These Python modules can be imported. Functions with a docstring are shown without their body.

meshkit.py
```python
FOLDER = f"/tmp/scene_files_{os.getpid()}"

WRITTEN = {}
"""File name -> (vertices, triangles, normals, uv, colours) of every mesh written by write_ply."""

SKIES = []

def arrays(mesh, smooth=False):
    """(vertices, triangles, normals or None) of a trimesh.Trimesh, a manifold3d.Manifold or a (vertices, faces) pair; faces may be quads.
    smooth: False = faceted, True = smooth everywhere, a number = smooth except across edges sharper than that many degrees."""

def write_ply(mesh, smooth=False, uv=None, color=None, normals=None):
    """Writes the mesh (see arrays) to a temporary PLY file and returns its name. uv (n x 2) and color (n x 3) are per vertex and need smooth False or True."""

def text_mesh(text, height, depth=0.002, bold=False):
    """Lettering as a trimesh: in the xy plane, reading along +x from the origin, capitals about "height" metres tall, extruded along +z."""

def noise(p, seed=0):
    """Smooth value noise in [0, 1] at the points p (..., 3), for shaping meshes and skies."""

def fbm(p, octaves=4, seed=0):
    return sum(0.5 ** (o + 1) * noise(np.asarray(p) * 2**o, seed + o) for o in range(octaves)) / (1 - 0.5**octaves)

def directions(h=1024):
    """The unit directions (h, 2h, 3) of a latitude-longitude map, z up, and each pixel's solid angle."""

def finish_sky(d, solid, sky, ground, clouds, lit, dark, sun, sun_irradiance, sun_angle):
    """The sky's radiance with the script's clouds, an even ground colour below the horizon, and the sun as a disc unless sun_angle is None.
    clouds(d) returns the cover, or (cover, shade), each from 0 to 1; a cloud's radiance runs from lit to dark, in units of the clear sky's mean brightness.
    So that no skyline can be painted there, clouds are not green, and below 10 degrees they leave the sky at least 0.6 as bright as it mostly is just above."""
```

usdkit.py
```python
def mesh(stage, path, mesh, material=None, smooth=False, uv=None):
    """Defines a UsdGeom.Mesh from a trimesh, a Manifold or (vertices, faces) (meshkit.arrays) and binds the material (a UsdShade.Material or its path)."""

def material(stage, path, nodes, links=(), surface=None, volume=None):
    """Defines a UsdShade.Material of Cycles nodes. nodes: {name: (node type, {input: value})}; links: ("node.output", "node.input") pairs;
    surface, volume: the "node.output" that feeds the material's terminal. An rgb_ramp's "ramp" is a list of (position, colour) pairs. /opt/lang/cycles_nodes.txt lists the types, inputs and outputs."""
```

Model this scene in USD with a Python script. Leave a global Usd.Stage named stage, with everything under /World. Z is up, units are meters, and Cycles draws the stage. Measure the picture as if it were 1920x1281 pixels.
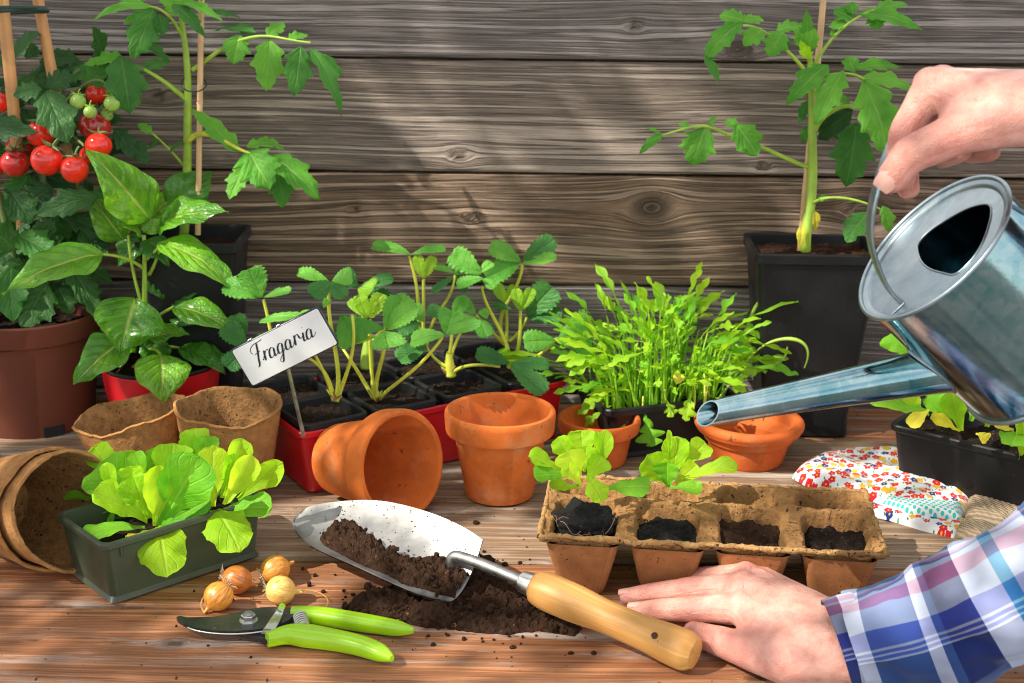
import math, random, numpy as np, trimesh, shapely, usdkit, meshkit
import manifold3d as m3
from shapely.geometry import Polygon, Point
from scipy.interpolate import PchipInterpolator
from pxr import Usd, UsdGeom, UsdLux, UsdShade, Gf, Sdf, Vt

stage = Usd.Stage.CreateInMemory()
UsdGeom.Xform.Define(stage, '/World'); UsdGeom.Scope.Define(stage, '/World/Looks')
rng = np.random.default_rng(7); random.seed(7)
EXPO = 0.91
SKY, CLOUD = .15, (6.8, 6.5, 6.1)
SUN_I, SUN_ANGLE, SUN_DIR = 1.1, .6, (-.64, -.33, .70)
WALL_SHADE, TABLE_SHADE, TABLE_CL = 1.0, .50, .22

# ---------------------------------------------------------------- camera
CAMH, FPX, PITCH, ROLL = .54, 2600.0, math.radians(17), math.radians(.7)
EYE = np.array([0, 0, CAMH])
_up = np.array([0, math.sin(PITCH), math.cos(PITCH)])
FWD = np.array([0, math.cos(PITCH), -math.sin(PITCH)])
CR = math.cos(ROLL) * np.array([1., 0, 0]) + math.sin(ROLL) * _up
CU = -math.sin(ROLL) * np.array([1., 0, 0]) + math.cos(ROLL) * _up
cam = UsdGeom.Camera.Define(stage, '/World/camera')
M = Gf.Matrix4d(*CR, 0, *CU, 0, *(-FWD), 0, *EYE, 1)
cam.AddTransformOp().Set(M)
cam.CreateHorizontalApertureAttr(36.0); cam.CreateVerticalApertureAttr(36 * 683 / 1024)
cam.CreateFocalLengthAttr(FPX / 1920 * 36)
cam.CreateFStopAttr(10.0); cam.CreateFocusDistanceAttr(1.16)
cam.CreateClippingRangeAttr(Gf.Vec2f(.05, 500))
cam.CreateExposureAttr(EXPO)

# ---------------------------------------------------------------- sky and sun
SUN_TO = np.array(SUN_DIR, float); SUN_TO /= np.linalg.norm(SUN_TO)
dome = UsdLux.DomeLight.Define(stage, '/World/sky')
sky = usdkit.material(stage, '/World/Looks/sky_look', {
    'sky': ('sky_texture', {'sky_type': 'single_scattering', 'sun_disc': False, 'sun_elevation': math.asin(SUN_TO[2]), 'sun_rotation': math.atan2(SUN_TO[0], SUN_TO[1])}),
    'tc': ('texture_coordinate', {}), 'n': ('noise_texture', {'scale': 2.2, 'detail': 5}),
    'r': ('rgb_ramp', {'ramp': [(.42, (0, 0, 0)), (.62, (1, 1, 1))]}),
    'hs': ('hsv', {'saturation': .55}), 'mx': ('mix', {'color2': CLOUD}), 'bg': ('background_shader', {'strength': SKY})},
    [('tc.generated', 'n.vector'), ('n.fac', 'r.fac'), ('sky.color', 'hs.color'), ('hs.color', 'mx.color1'), ('r.color', 'mx.fac'), ('mx.color', 'bg.color')], surface='bg.background')
UsdShade.MaterialBindingAPI.Apply(dome.GetPrim()).Bind(sky)
dome.GetPrim().SetCustomDataByKey('kind', 'structure')
sun = UsdLux.DistantLight.Define(stage, '/World/sun')
sun.CreateNormalizeAttr(True); sun.CreateIntensityAttr(SUN_I); sun.CreateAngleAttr(SUN_ANGLE); sun.CreateColorAttr(Gf.Vec3f(1, .95, .86))
_z = SUN_TO; _x = np.cross([0, 0, 1.], _z); _x /= np.linalg.norm(_x); _y = np.cross(_z, _x)
sun.AddTransformOp().Set(Gf.Matrix4d(*_x, 0, *_y, 0, *_z, 0, 0, 0, 5, 1))

# ---------------------------------------------------------------- picture point -> place
def ray(x, y):
    return FWD + CR * ((x - 960) / FPX) + CU * (-(y - 640.5) / FPX)
def Tz(x, y, z=0.):
    d = ray(x, y); return EYE + d * ((z - CAMH) / d[2])
def PY(x, y, Y):
    d = ray(x, y); return EYE + d * (Y / d[1])
def PR(x, y, R):
    d = ray(x, y); return EYE + d / np.linalg.norm(d) * R
def mmpx(p):
    return np.dot(p - EYE, FWD) / FPX
def unit(v):
    v = np.asarray(v, float); return v / max(np.linalg.norm(v), 1e-12)
def tocam(p): return unit(EYE - p)
Z = np.array([0, 0, 1.])

# ---------------------------------------------------------------- naming and tagging
_used = {}
def _path(parent, name):
    k = (parent, name); n = _used.get(k, 0); _used[k] = n + 1
    return f'{parent}/{name}' + (f'_{n:03d}' if n else '')
LOC = {}
def tag(prim, label=None, cat=None, group=None, kind=None):
    prim = prim.GetPrim() if hasattr(prim, 'GetPrim') else prim
    for k, v in (('label', label), ('category', cat), ('group', group), ('kind', kind)):
        if v: prim.SetCustomDataByKey(k, v)
    return prim
def thing(name, label, cat, loc=(0, 0, 0), group=None, kind=None):
    p = _path('/World', name); x = UsdGeom.Xform.Define(stage, p); loc = np.asarray(loc, float)
    x.AddTranslateOp().Set(Gf.Vec3d(*map(float, loc))); LOC[p] = loc
    tag(x, label, cat, group, kind); return p
def part(parent, name, mesh, mat, smooth=False, uv=None, label=None, prim_vars=None, kind=None):
    """one Mesh under parent (a thing, a part) in world coordinates; parent None = top level"""
    base = parent or '/World'; p = _path(base, name)
    off = LOC.get(base, np.zeros(3)); LOC[p] = off
    if isinstance(mesh, trimesh.Trimesh): mesh = (mesh.vertices - off, mesh.faces)
    elif hasattr(mesh, 'to_mesh'):
        m = mesh.to_mesh(); mesh = (np.array(m.vert_properties[:, :3]) - off, np.array(m.tri_verts))
    else: mesh = (np.asarray(mesh[0]) - off, np.asarray(mesh[1]))
    g = usdkit.mesh(stage, p, mesh, mat, smooth=smooth, uv=uv)
    for k, v in (prim_vars or {}).items():
        UsdGeom.PrimvarsAPI(g).CreatePrimvar(k, Sdf.ValueTypeNames.FloatArray, 'vertex').Set(Vt.FloatArray.FromNumpy(np.asarray(v, np.float32)))
    if label or kind: tag(g, label, kind=kind)
    return p

# ---------------------------------------------------------------- mesh helpers
def cat(*ms):
    ms = [m if isinstance(m, trimesh.Trimesh) else trimesh.Trimesh(*m, process=False) for m in ms]
    return trimesh.util.concatenate(ms)
def quads(n, m, close=False):
    """faces of an n x m grid of vertices (row major); close = rows wrap round"""
    i, j = np.meshgrid(np.arange(n - 1), np.arange(m if close else m - 1), indexing='ij')
    a = i * m + j; b = i * m + (j + 1) % m
    q = np.stack([a, b, b + m, a + m], -1).reshape(-1, 4)
    return np.vstack([q[:, [0, 1, 2]], q[:, [0, 2, 3]]])
def spline(pts, n):
    pts = np.asarray(pts, float)
    if len(pts) == 2: return pts[0] + (pts[1] - pts[0]) * np.linspace(0, 1, n)[:, None]
    d = np.r_[0, np.cumsum(np.linalg.norm(np.diff(pts, axis=0), axis=1))]; d /= d[-1]
    from scipy.interpolate import CubicSpline
    f = CubicSpline(d, pts) if len(pts) > 2 else None
    return f(np.linspace(0, 1, n))
def tube(pts, r, n=8, seg=None, flat=1.0, up=None, caps=True):
    P = spline(pts, seg or max(6, 5 * len(pts)))
    k = len(P); t = np.gradient(P, axis=0); t /= np.linalg.norm(t, axis=1)[:, None]
    r = np.interp(np.linspace(0, 1, k), np.linspace(0, 1, np.size(r)), np.atleast_1d(r)) if np.size(r) > 1 else np.full(k, float(np.squeeze(r)))
    nrm = np.array(up if up is not None else (Z if abs(t[0][2]) < .9 else [1., 0, 0]), float); V = []
    for i in range(k):
        nrm = nrm - t[i] * np.dot(nrm, t[i]); nrm /= np.linalg.norm(nrm); s = np.cross(t[i], nrm)
        a = np.linspace(0, 2 * np.pi, n, endpoint=False)
        V.append(P[i] + r[i] * (np.cos(a)[:, None] * nrm * flat + np.sin(a)[:, None] * s))
    V = np.vstack(V); F = quads(k, n, True)[:, ::-1]
    if caps:
        V = np.vstack([V, P[0], P[-1]]); i = np.arange(n); j = (i + 1) % n
        F = np.vstack([F, np.stack([np.full(n, k * n), i, j], 1)[:, [0, 2, 1]][:, ::-1], np.stack([np.full(n, k * n + 1), (k - 1) * n + i, (k - 1) * n + j], 1)])
    m = trimesh.Trimesh(V, F, process=False); m.fix_normals() if False else None
    return m
def revolve(profile, n=64, axis=None, origin=(0, 0, 0), closed=False):
    """profile: (r, z) points, outer bottom -> rim -> inner bottom"""
    p = np.asarray(profile, float); k = len(p); a = np.linspace(0, 2 * np.pi, n, endpoint=False)
    V = np.stack([p[:, 0, None] * np.cos(a), p[:, 0, None] * np.sin(a), np.repeat(p[:, 1, None], n, 1)], -1).reshape(-1, 3)
    m = trimesh.Trimesh(V, quads(k, n, True), process=False)
    if axis is not None: m.apply_transform(frame(axis, origin))
    else: m.apply_translation(origin)
    return m
def frame(axis, origin=(0, 0, 0), xhint=None):
    z = unit(axis); h = np.array(xhint if xhint is not None else ([1., 0, 0] if abs(z[0]) < .9 else [0, 1., 0]), float)
    x = unit(h - z * np.dot(h, z)); y = np.cross(z, x); T = np.eye(4)
    T[:3, 0], T[:3, 1], T[:3, 2], T[:3, 3] = x, y, z, origin; return T
def rrect(hx, hy, r, n=6):
    r = min(r, hx, hy); out = []
    for cx, cy, a0 in ((hx - r, hy - r, 0), (-hx + r, hy - r, 90), (-hx + r, -hy + r, 180), (hx - r, -hy + r, 270)):
        for a in np.radians(np.linspace(a0, a0 + 90, n)): out.append((cx + r * np.cos(a), cy + r * np.sin(a)))
    return np.array(out)
def loft(loops, cap0=True, cap1=True):
    """loops: list of (n,3) arrays of the same n"""
    n = len(loops[0]); k = len(loops); V = np.vstack(loops); F = quads(k, n, True)
    i = np.arange(n); j = (i + 1) % n
    if cap0: V = np.vstack([V, np.mean(loops[0], 0)]); F = np.vstack([F, np.stack([np.full(n, len(V) - 1), j, i], 1)])
    if cap1: V = np.vstack([V, np.mean(loops[-1], 0)]); F = np.vstack([F, np.stack([np.full(n, len(V) - 1), (k - 1) * n + i, (k - 1) * n + j], 1)])
    return trimesh.Trimesh(V, F, process=False)
def rloop(hx, hy, r, z, n=6):
    p = rrect(hx, hy, r, n); return np.c_[p, np.full(len(p), z)]
def place(m, origin, rz=0.):
    m = m.copy(); m.apply_transform(trimesh.transformations.rotation_matrix(rz, [0, 0, 1])); m.apply_translation(origin); return m
def rbox(c, h, r=.002, rz=0.):
    """bevelled box, centre c, half sizes h"""
    a, b = h[0] - r, h[1] - r
    m = loft([rloop(h[0] - r, h[1] - r, r * .6, -h[2], 3), rloop(h[0], h[1], r, -h[2] + r, 3), rloop(h[0], h[1], r, h[2] - r, 3), rloop(h[0] - r, h[1] - r, r * .6, h[2], 3)])
    return place(m, c, rz)
def fbm(p, f, o=4, seed=0): return meshkit.fbm(np.asarray(p) * f, o, int(seed)) - .5
def soil_disc(c, rx, ry=None, amp=.004, rz=0., square=False, seed=0, n=40, mound=0.):
    ry = ry or rx; g = np.linspace(-1, 1, n); X, Y = np.meshgrid(g, g, indexing='ij')
    if not square:
        X, Y = X * np.sqrt(1 - Y**2 / 2), Y * np.sqrt(1 - X**2 / 2)
    V = np.stack([X * rx, Y * ry, np.zeros_like(X)], -1).reshape(-1, 3)
    V[:, 2] = amp * 2 * fbm(np.c_[V[:, :2], np.full(len(V), seed)], 120, 3, seed) + amp * 1.5 * fbm(np.c_[V[:, :2], np.full(len(V), seed)], 35, 2, seed) + mound * (1 - (X**2 + Y**2).ravel() / 2)
    return place(trimesh.Trimesh(V, quads(n, n), process=False), c, rz)
def lumps(cs, rs, seed=0, sub=1):
    out = []; r0 = np.random.default_rng(seed); ico = trimesh.creation.icosphere(sub)
    for c, r in zip(cs, rs):
        v = ico.vertices * (1 + .9 * fbm(ico.vertices + r0.random(3) * 50, 1.7, 3)[:, None]) * (r * r0.uniform(.6, 1.2, 3)); out.append((v + c, ico.faces))
    n = 0; V = []; F = []
    for v, f in out: V.append(v); F.append(f + n); n += len(v)
    return trimesh.Trimesh(np.vstack(V), np.vstack(F), process=False)
def inside(poly, n, seed=0):
    r0 = np.random.default_rng(seed); x0, y0, x1, y1 = poly.bounds; out = []
    while len(out) < n:
        p = r0.uniform((x0, y0), (x1, y1))
        if poly.contains(Point(p)): out.append(p)
    return np.array(out)
def pillow(poly, h, z0=0., step=.002, edge=.01, wr=0., seed=0, bottom=True, power=.5):
    """soft body lying in the plane: plan outline poly, thickness h, rounded edges of width `edge`"""
    import shapely as sh
    x0, y0, x1, y1 = poly.bounds; nx, ny = int((x1 - x0) / step) + 3, int((y1 - y0) / step) + 3
    X, Y = np.meshgrid(np.linspace(x0 - step, x1 + step, nx), np.linspace(y0 - step, y1 + step, ny), indexing='ij')
    pts = sh.points(X, Y); ins = sh.contains(poly, pts); d = sh.distance(sh.boundary(poly), pts) * np.where(ins, 1, -1)
    ring = sh.LinearRing(np.array(poly.exterior.coords)); sn = sh.line_interpolate_point(ring, sh.line_locate_point(ring, pts)); near = (d < 0) & (d > -step * 1.6)
    bx = np.stack([np.where(near, sh.get_x(sn), X), np.where(near, sh.get_y(sn), Y)], -1).reshape(-1, 2)
    t = np.clip(d / edge, 0, 1).ravel(); zz = z0 + h * (1 - (1 - t)**2)**power
    P = np.c_[bx, zz]
    if wr: P[:, 2] += wr * t * (fbm(np.c_[P[:, :2], np.full(len(P), seed)], 28, 3, seed) + .5 * np.abs(fbm(np.c_[P[:, 0] * .6 + P[:, 1], P[:, 1] * 1.4, np.full(len(P), seed)], 60, 2, seed + 3)))
    keep = (d > -step * 1.6).ravel(); F = quads(nx, ny); F = F[keep[F].all(1)]
    m = trimesh.Trimesh(P, F, process=False); m.remove_unreferenced_vertices(); return m
def sweep(path, hw, hh, up=Z, n=5, corner=.45, seg=None):
    """rounded-rectangle section swept along path: half widths hw (across) and half heights hh (along up)"""
    P = spline(path, seg or 6 * len(path)); k = len(P); t = np.gradient(P, axis=0); t /= np.linalg.norm(t, axis=1)[:, None]
    q = np.linspace(0, 1, k); hw = PchipInterpolator(np.linspace(0, 1, len(hw)), hw)(q); hh = PchipInterpolator(np.linspace(0, 1, len(hh)), hh)(q); L = []
    for i in range(k):
        s = unit(np.cross(t[i], up)); u = np.cross(s, t[i]); c = rrect(hw[i], hh[i], corner * min(hw[i], hh[i]) * 2, n)
        L.append(P[i] + c[:, :1] * s + c[:, 1:] * u)
    return loft(L)
def fixn(m):
    m = trimesh.Trimesh(m.vertices, m.faces, process=True); m.fix_normals(); return m
# ---------------------------------------------------------------- materials
MATS = {}
def mat(name, nodes, links=(), surface='p.BSDF', volume=None):
    MATS[name] = usdkit.material(stage, '/World/Looks/' + name, nodes, links, surface=surface, volume=volume); return MATS[name]
def simple(name, col, rough=.5, var=.25, scale=60, bump=0., bscale=300, bdist=.001, spec=.5, metallic=0., coat=0., speck=None, subs=0., dark=None, detail=4, rvar=.0, bloom=None):
    """one-colour stuff with uneven tone, optional dark specks and fine relief"""
    c = np.array(col); d = np.array(dark) if dark is not None else c * (1 - var)
    nodes = {'g': ('geometry', {}), 'n': ('noise_texture', {'scale': scale, 'detail': detail, 'roughness': .6}),
             'r': ('rgb_ramp', {'ramp': [(.3, tuple(d)), (.7, tuple(np.minimum(c * (1 + var * .6), 1)))]}),
             'p': ('principled_bsdf', {'roughness': rough, 'metallic': metallic, 'specular_ior_level': spec, 'coat_weight': coat, 'subsurface_weight': subs, 'subsurface_scale': .004})}
    links = [('g.position', 'n.vector'), ('n.fac', 'r.fac')]
    out = 'r.color'
    if speck:
        sc, amount, scol = speck
        nodes |= {'v': ('noise_texture', {'scale': sc, 'detail': 2, 'roughness': .7}), 'vr': ('rgb_ramp', {'ramp': [(amount - .04, (1, 1, 1)), (amount, (0, 0, 0))]}), 'vm': ('mix', {'color2': scol})}
        nodes['vr'] = ('rgb_ramp', {'ramp': [(amount, (0, 0, 0)), (amount + .05, (1, 1, 1))]})
        links += [('g.position', 'v.vector'), ('v.fac', 'vr.fac'), ('vr.color', 'vm.fac'), (out, 'vm.color1')]; out = 'vm.color'
    if bloom:
        nodes |= {'bm': ('noise_texture', {'scale': bloom[0], 'detail': 6, 'roughness': .7}), 'bmr': ('rgb_ramp', {'ramp': [(bloom[1] - .08, (0, 0, 0)), (bloom[1] + .12, (.8, .8, .8))]}), 'bmx': ('mix', {'color2': bloom[2]})}
        links += [('g.position', 'bm.vector'), ('bm.fac', 'bmr.fac'), ('bmr.color', 'bmx.fac'), (out, 'bmx.color1')]; out = 'bmx.color'
    links.append((out, 'p.base_color'))
    if rvar:
        nodes |= {'rn': ('noise_texture', {'scale': scale * 1.7, 'detail': 5}), 'rm': ('map_range', {'from_min': .3, 'from_max': .7, 'to_min': max(rough - rvar, .03), 'to_max': rough + rvar})}
        links += [('g.position', 'rn.vector'), ('rn.fac', 'rm.value'), ('rm.result', 'p.roughness')]
    if bump:
        nodes |= {'bn': ('noise_texture', {'scale': bscale, 'detail': 5, 'roughness': .65}), 'b': ('bump', {'strength': bump, 'distance': bdist})}
        links += [('g.position', 'bn.vector'), ('bn.fac', 'b.height'), ('b.normal', 'p.normal')]
    return mat(name, nodes, links)

def wood(name, ramp, patch, patch_amt, stripe=150., rough=.75, bump=.9, paint=None, knot=(.05, .032, .022), speck=.70, fine=(.62, 1.3), xs_=2.2, lines=.45):
    """weathered board: UV = metres along the board, metres across (bent round the knots)"""
    nodes = {'tc': ('texture_coordinate', {}),
             'm1': ('mapping', {'scale': (xs_, stripe, 1)}), 'n1': ('noise_texture', {'scale': 1, 'detail': 3, 'roughness': .55, 'distortion': .25}),
             'm2': ('mapping', {'scale': (14, stripe * 7, 1)}), 'n2': ('noise_texture', {'scale': 1, 'detail': 4, 'roughness': .7}),
             'm3': ('mapping', {'scale': (1.6, 22, 1), 'location': (3.3, 1.7, 0)}), 'n3': ('noise_texture', {'scale': 1, 'detail': 3}),
             'm4': ('mapping', {'scale': (7, 60, 1), 'location': (9.3, 4.7, 0)}), 'n4': ('noise_texture', {'scale': 1, 'detail': 6, 'roughness': .7}),
             'r1': ('rgb_ramp', {'ramp': ramp}),
             'f2': ('map_range', {'from_min': .3, 'from_max': .7, 'to_min': fine[0], 'to_max': fine[1]}), 'x2': ('mix', {'mix_type': 'multiply', 'fac': 1.}),
             'r3': ('rgb_ramp', {'ramp': [(.4, (0, 0, 0)), (.62, (1, 1, 1))]}), 'x3': ('mix', {'mix_type': 'mix', 'color2': patch}),
             'r4': ('rgb_ramp', {'ramp': [(.5, (0, 0, 0)), (.62, (1, 1, 1))]}), 'f3': ('math', {'math_type': 'multiply', 'value2': patch_amt}), 'f4': ('math', {'math_type': 'multiply'}),
             'k': ('attribute', {'attribute': 'knot'}), 'xk': ('mix', {'color2': knot}),
             'g': ('geometry', {}), 'sp': ('noise_texture', {'scale': 150, 'detail': 2}), 'spr': ('rgb_ramp', {'ramp': [(speck, (0, 0, 0)), (speck + .04, (1, 1, 1))]}), 'xs': ('mix', {'color2': (.03, .02, .015)}),
             'la': ('math', {'math_type': 'subtract', 'value2': .5}), 'lb': ('math', {'math_type': 'absolute'}), 'lc': ('map_range', {'from_min': .0, 'from_max': .05, 'to_min': lines, 'to_max': 1., 'clamp': True}), 'xl': ('mix', {'mix_type': 'multiply', 'fac': 1.}), 'hs': ('math', {'math_type': 'multiply_add', 'value2': .35}), 'hl': ('math', {'math_type': 'multiply_add', 'value2': .5}), 'b': ('bump', {'strength': bump, 'distance': .0028}),
             'p': ('principled_bsdf', {'roughness': rough, 'specular_ior_level': .3})}
    L = [('tc.UV', f'm{i}.vector') for i in (1, 2, 3, 4)] + [(f'm{i}.vector', f'n{i}.vector') for i in (1, 2, 3, 4)] + [
        ('n1.fac', 'r1.fac'), ('n2.fac', 'f2.value'), ('r1.color', 'xl.color1'), ('lc.result', 'xl.color2'), ('xl.color', 'x2.color1'), ('f2.result', 'x2.color2'),
        ('n3.fac', 'r3.fac'), ('n4.fac', 'r4.fac'), ('r3.color', 'f4.value1'), ('r4.color', 'f4.value2'), ('f4.value', 'f3.value1'), ('f3.value', 'x3.fac'), ('x2.color', 'x3.color1'),
        ('k.fac', 'xk.fac'), ('x3.color', 'xk.color1'), ('g.position', 'sp.vector'), ('sp.fac', 'spr.fac'), ('spr.color', 'xs.fac'), ('xk.color', 'xs.color1'),
        ('n1.fac', 'la.value1'), ('la.value', 'lb.value1'), ('lb.value', 'lc.value'), ('n2.fac', 'hs.value1'), ('n1.fac', 'hs.value3'), ('lc.result', 'hl.value1'), ('hs.value', 'hl.value3'), ('hl.value', 'b.height'), ('b.normal', 'p.normal')]
    out = 'xs.color'
    if paint:
        nodes |= {'sx': ('separate_xyz', {}), 'lt': ('map_range', {'from_min': paint - .002, 'from_max': paint - .0045}), 'pm': ('math', {'math_type': 'multiply'}), 'xp': ('mix', {'color2': (.05, .25, .3)}), 'pn': ('noise_texture', {'scale': 14, 'detail': 5}), 'pr': ('rgb_ramp', {'ramp': [(.47, (0, 0, 0)), (.53, (1, 1, 1))]})}
        L += [('g.position', 'sx.vector'), ('sx.y', 'lt.value'), ('g.position', 'pn.vector'), ('pn.fac', 'pr.fac'), ('lt.result', 'pm.value1'), ('pr.color', 'pm.value2'), ('pm.value', 'xp.fac'), (out, 'xp.color1')]; out = 'xp.color'
    return mat(name, nodes, L + [(out, 'p.base_color')])

def onionskin(name, dark, light):
    return mat(name, {'tc': ('texture_coordinate', {}), 'm': ('mapping', {'scale': (26, 1.3, 1)}), 'n': ('noise_texture', {'scale': 1, 'detail': 5, 'roughness': .7, 'distortion': .4}), 'r': ('rgb_ramp', {'ramp': [(.28, tuple(np.array(dark) * .6)), (.42, dark), (.62, light), (.8, tuple(np.minimum(np.array(light) * 1.15, .85)))]}),
        'g': ('geometry', {}), 'n2': ('noise_texture', {'scale': 110, 'detail': 4}), 'r2': ('rgb_ramp', {'ramp': [(.6, (0, 0, 0)), (.72, (.7, .7, .7))]}), 'x': ('mix', {'color2': (.22, .10, .03)}), 'b': ('bump', {'strength': .35, 'distance': .0008}), 'p': ('principled_bsdf', {'roughness': .33, 'specular_ior_level': .5, 'coat_weight': .2, 'coat_roughness': .25})},
        [('tc.UV', 'm.vector'), ('m.vector', 'n.vector'), ('n.fac', 'r.fac'), ('g.position', 'n2.vector'), ('n2.fac', 'r2.fac'), ('r2.color', 'x.fac'), ('r.color', 'x.color1'), ('x.color', 'p.base_color'), ('n.fac', 'b.height'), ('b.normal', 'p.normal')])

def leafmat(name, dark, light, vein, trans=.35, rough=.42, nv=7, vs=.55, bump=.35, tcol=None, slant=.4, coat=0., spec=.4):
    tcol = tcol or tuple(np.minimum(np.array(light) * 1.6, .9))
    nodes = {'tc': ('texture_coordinate', {}), 's': ('separate_xyz', {}), 'v0': ('math', {'math_type': 'subtract', 'value2': .5}), 'va': ('math', {'math_type': 'absolute'}),
             'mid': ('map_range', {'from_min': .012, 'from_max': .05, 'to_min': 1., 'to_max': 0., 'clamp': True}),
             'a1': ('math', {'math_type': 'multiply_add', 'value2': -2 * slant}), 'a2': ('math', {'math_type': 'multiply', 'value2': float(nv)}), 'a3': ('math', {'math_type': 'fraction'}),
             'a4': ('math', {'math_type': 'subtract', 'value2': .5}), 'a5': ('math', {'math_type': 'absolute'}), 'sv': ('map_range', {'from_min': .40, 'from_max': .49, 'to_min': 0., 'to_max': .55, 'clamp': True}),
             'mx': ('math', {'math_type': 'maximum'}), 'vk': ('math', {'math_type': 'multiply', 'value2': vs}),
             'g': ('geometry', {}), 'n': ('noise_texture', {'scale': 45, 'detail': 3}), 'oi': ('object_info', {}), 'on': ('math', {'math_type': 'multiply_add', 'value2': .5, 'value3': -.25}), 'na': ('math', {'math_type': 'add'}),
             'r': ('rgb_ramp', {'ramp': [(.25, dark), (.75, light)]}), 'xv': ('mix', {'color2': vein}),
             'nb': ('noise_texture', {'scale': 420, 'detail': 2}), 'hb': ('math', {'math_type': 'multiply_add', 'value2': -1.6}), 'b': ('bump', {'strength': bump, 'distance': .0015}),
             'p': ('principled_bsdf', {'roughness': rough, 'specular_ior_level': spec, 'coat_weight': coat, 'coat_roughness': .2}), 't': ('translucent_bsdf', {}),
             'xt': ('mix', {'mix_type': 'multiply', 'fac': 1., 'color2': (1.5, 1.5, 1.1)}), 'm': ('mix_closure', {'fac': trans})}
    L = [('tc.UV', 's.vector'), ('s.y', 'v0.value1'), ('v0.value', 'va.value1'), ('va.value', 'mid.value'), ('va.value', 'a1.value1'), ('s.x', 'a1.value3'), ('a1.value', 'a2.value1'), ('a2.value', 'a3.value1'), ('a3.value', 'a4.value1'), ('a4.value', 'a5.value1'),
         ('a5.value', 'sv.value'), ('mid.result', 'mx.value1'), ('sv.result', 'mx.value2'), ('mx.value', 'vk.value1'), ('g.position', 'n.vector'), ('oi.random', 'on.value1'), ('n.fac', 'na.value1'), ('on.value', 'na.value2'), ('na.value', 'r.fac'),
         ('vk.value', 'xv.fac'), ('r.color', 'xv.color1'), ('xv.color', 'p.base_color'), ('xv.color', 'xt.color1'), ('xt.color', 't.color'), ('g.position', 'nb.vector'), ('mx.value', 'hb.value1'), ('nb.fac', 'hb.value3'), ('hb.value', 'b.height'), ('b.normal', 'p.normal'),
         ('p.BSDF', 'm.closure1'), ('t.BSDF', 'm.closure2')]
    return mat(name, nodes, L, surface='m.closure')

GREY = [(0.22, (0.062, 0.051, 0.045)), (0.36, (0.156, 0.129, 0.115)), (0.5, (0.296, 0.25, 0.224)), (0.66, (0.406, 0.351, 0.323)), (0.8, (0.484, 0.437, 0.403))]
GBRN = [(0.22, (0.065, 0.046, 0.035)), (0.36, (0.16, 0.12, 0.092)), (0.5, (0.305, 0.237, 0.188)), (0.66, (0.427, 0.344, 0.279)), (0.8, (0.504, 0.419, 0.352))]
BROWN = [(0.22, (0.065, 0.041, 0.024)), (0.36, (0.158, 0.101, 0.062)), (0.5, (0.302, 0.202, 0.132)), (0.66, (0.418, 0.295, 0.209)), (0.8, (0.49, 0.374, 0.288))]
wood('wall_wood_grey', GREY, (.2, .16, .14), .5, stripe=170, speck=.9, fine=(.45, 1.45), bump=1.3, lines=.38)
wood('wall_wood_mid', GBRN, (.25, .2, .16), .5, stripe=150, speck=.9, fine=(.45, 1.45), bump=1.3, lines=.38)
wood('wall_wood_brown', BROWN, (.2, .11, .06), .6, stripe=150, speck=.9, fine=(.45, 1.45), bump=1.5, lines=.3)
TAB1 = [(0.25, (0.131, 0.05, 0.021)), (0.4, (0.264, 0.1, 0.039)), (0.56, (0.358, 0.148, 0.061)), (0.72, (0.44, 0.201, 0.094)), (0.85, (0.477, 0.264, 0.148))]
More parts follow.
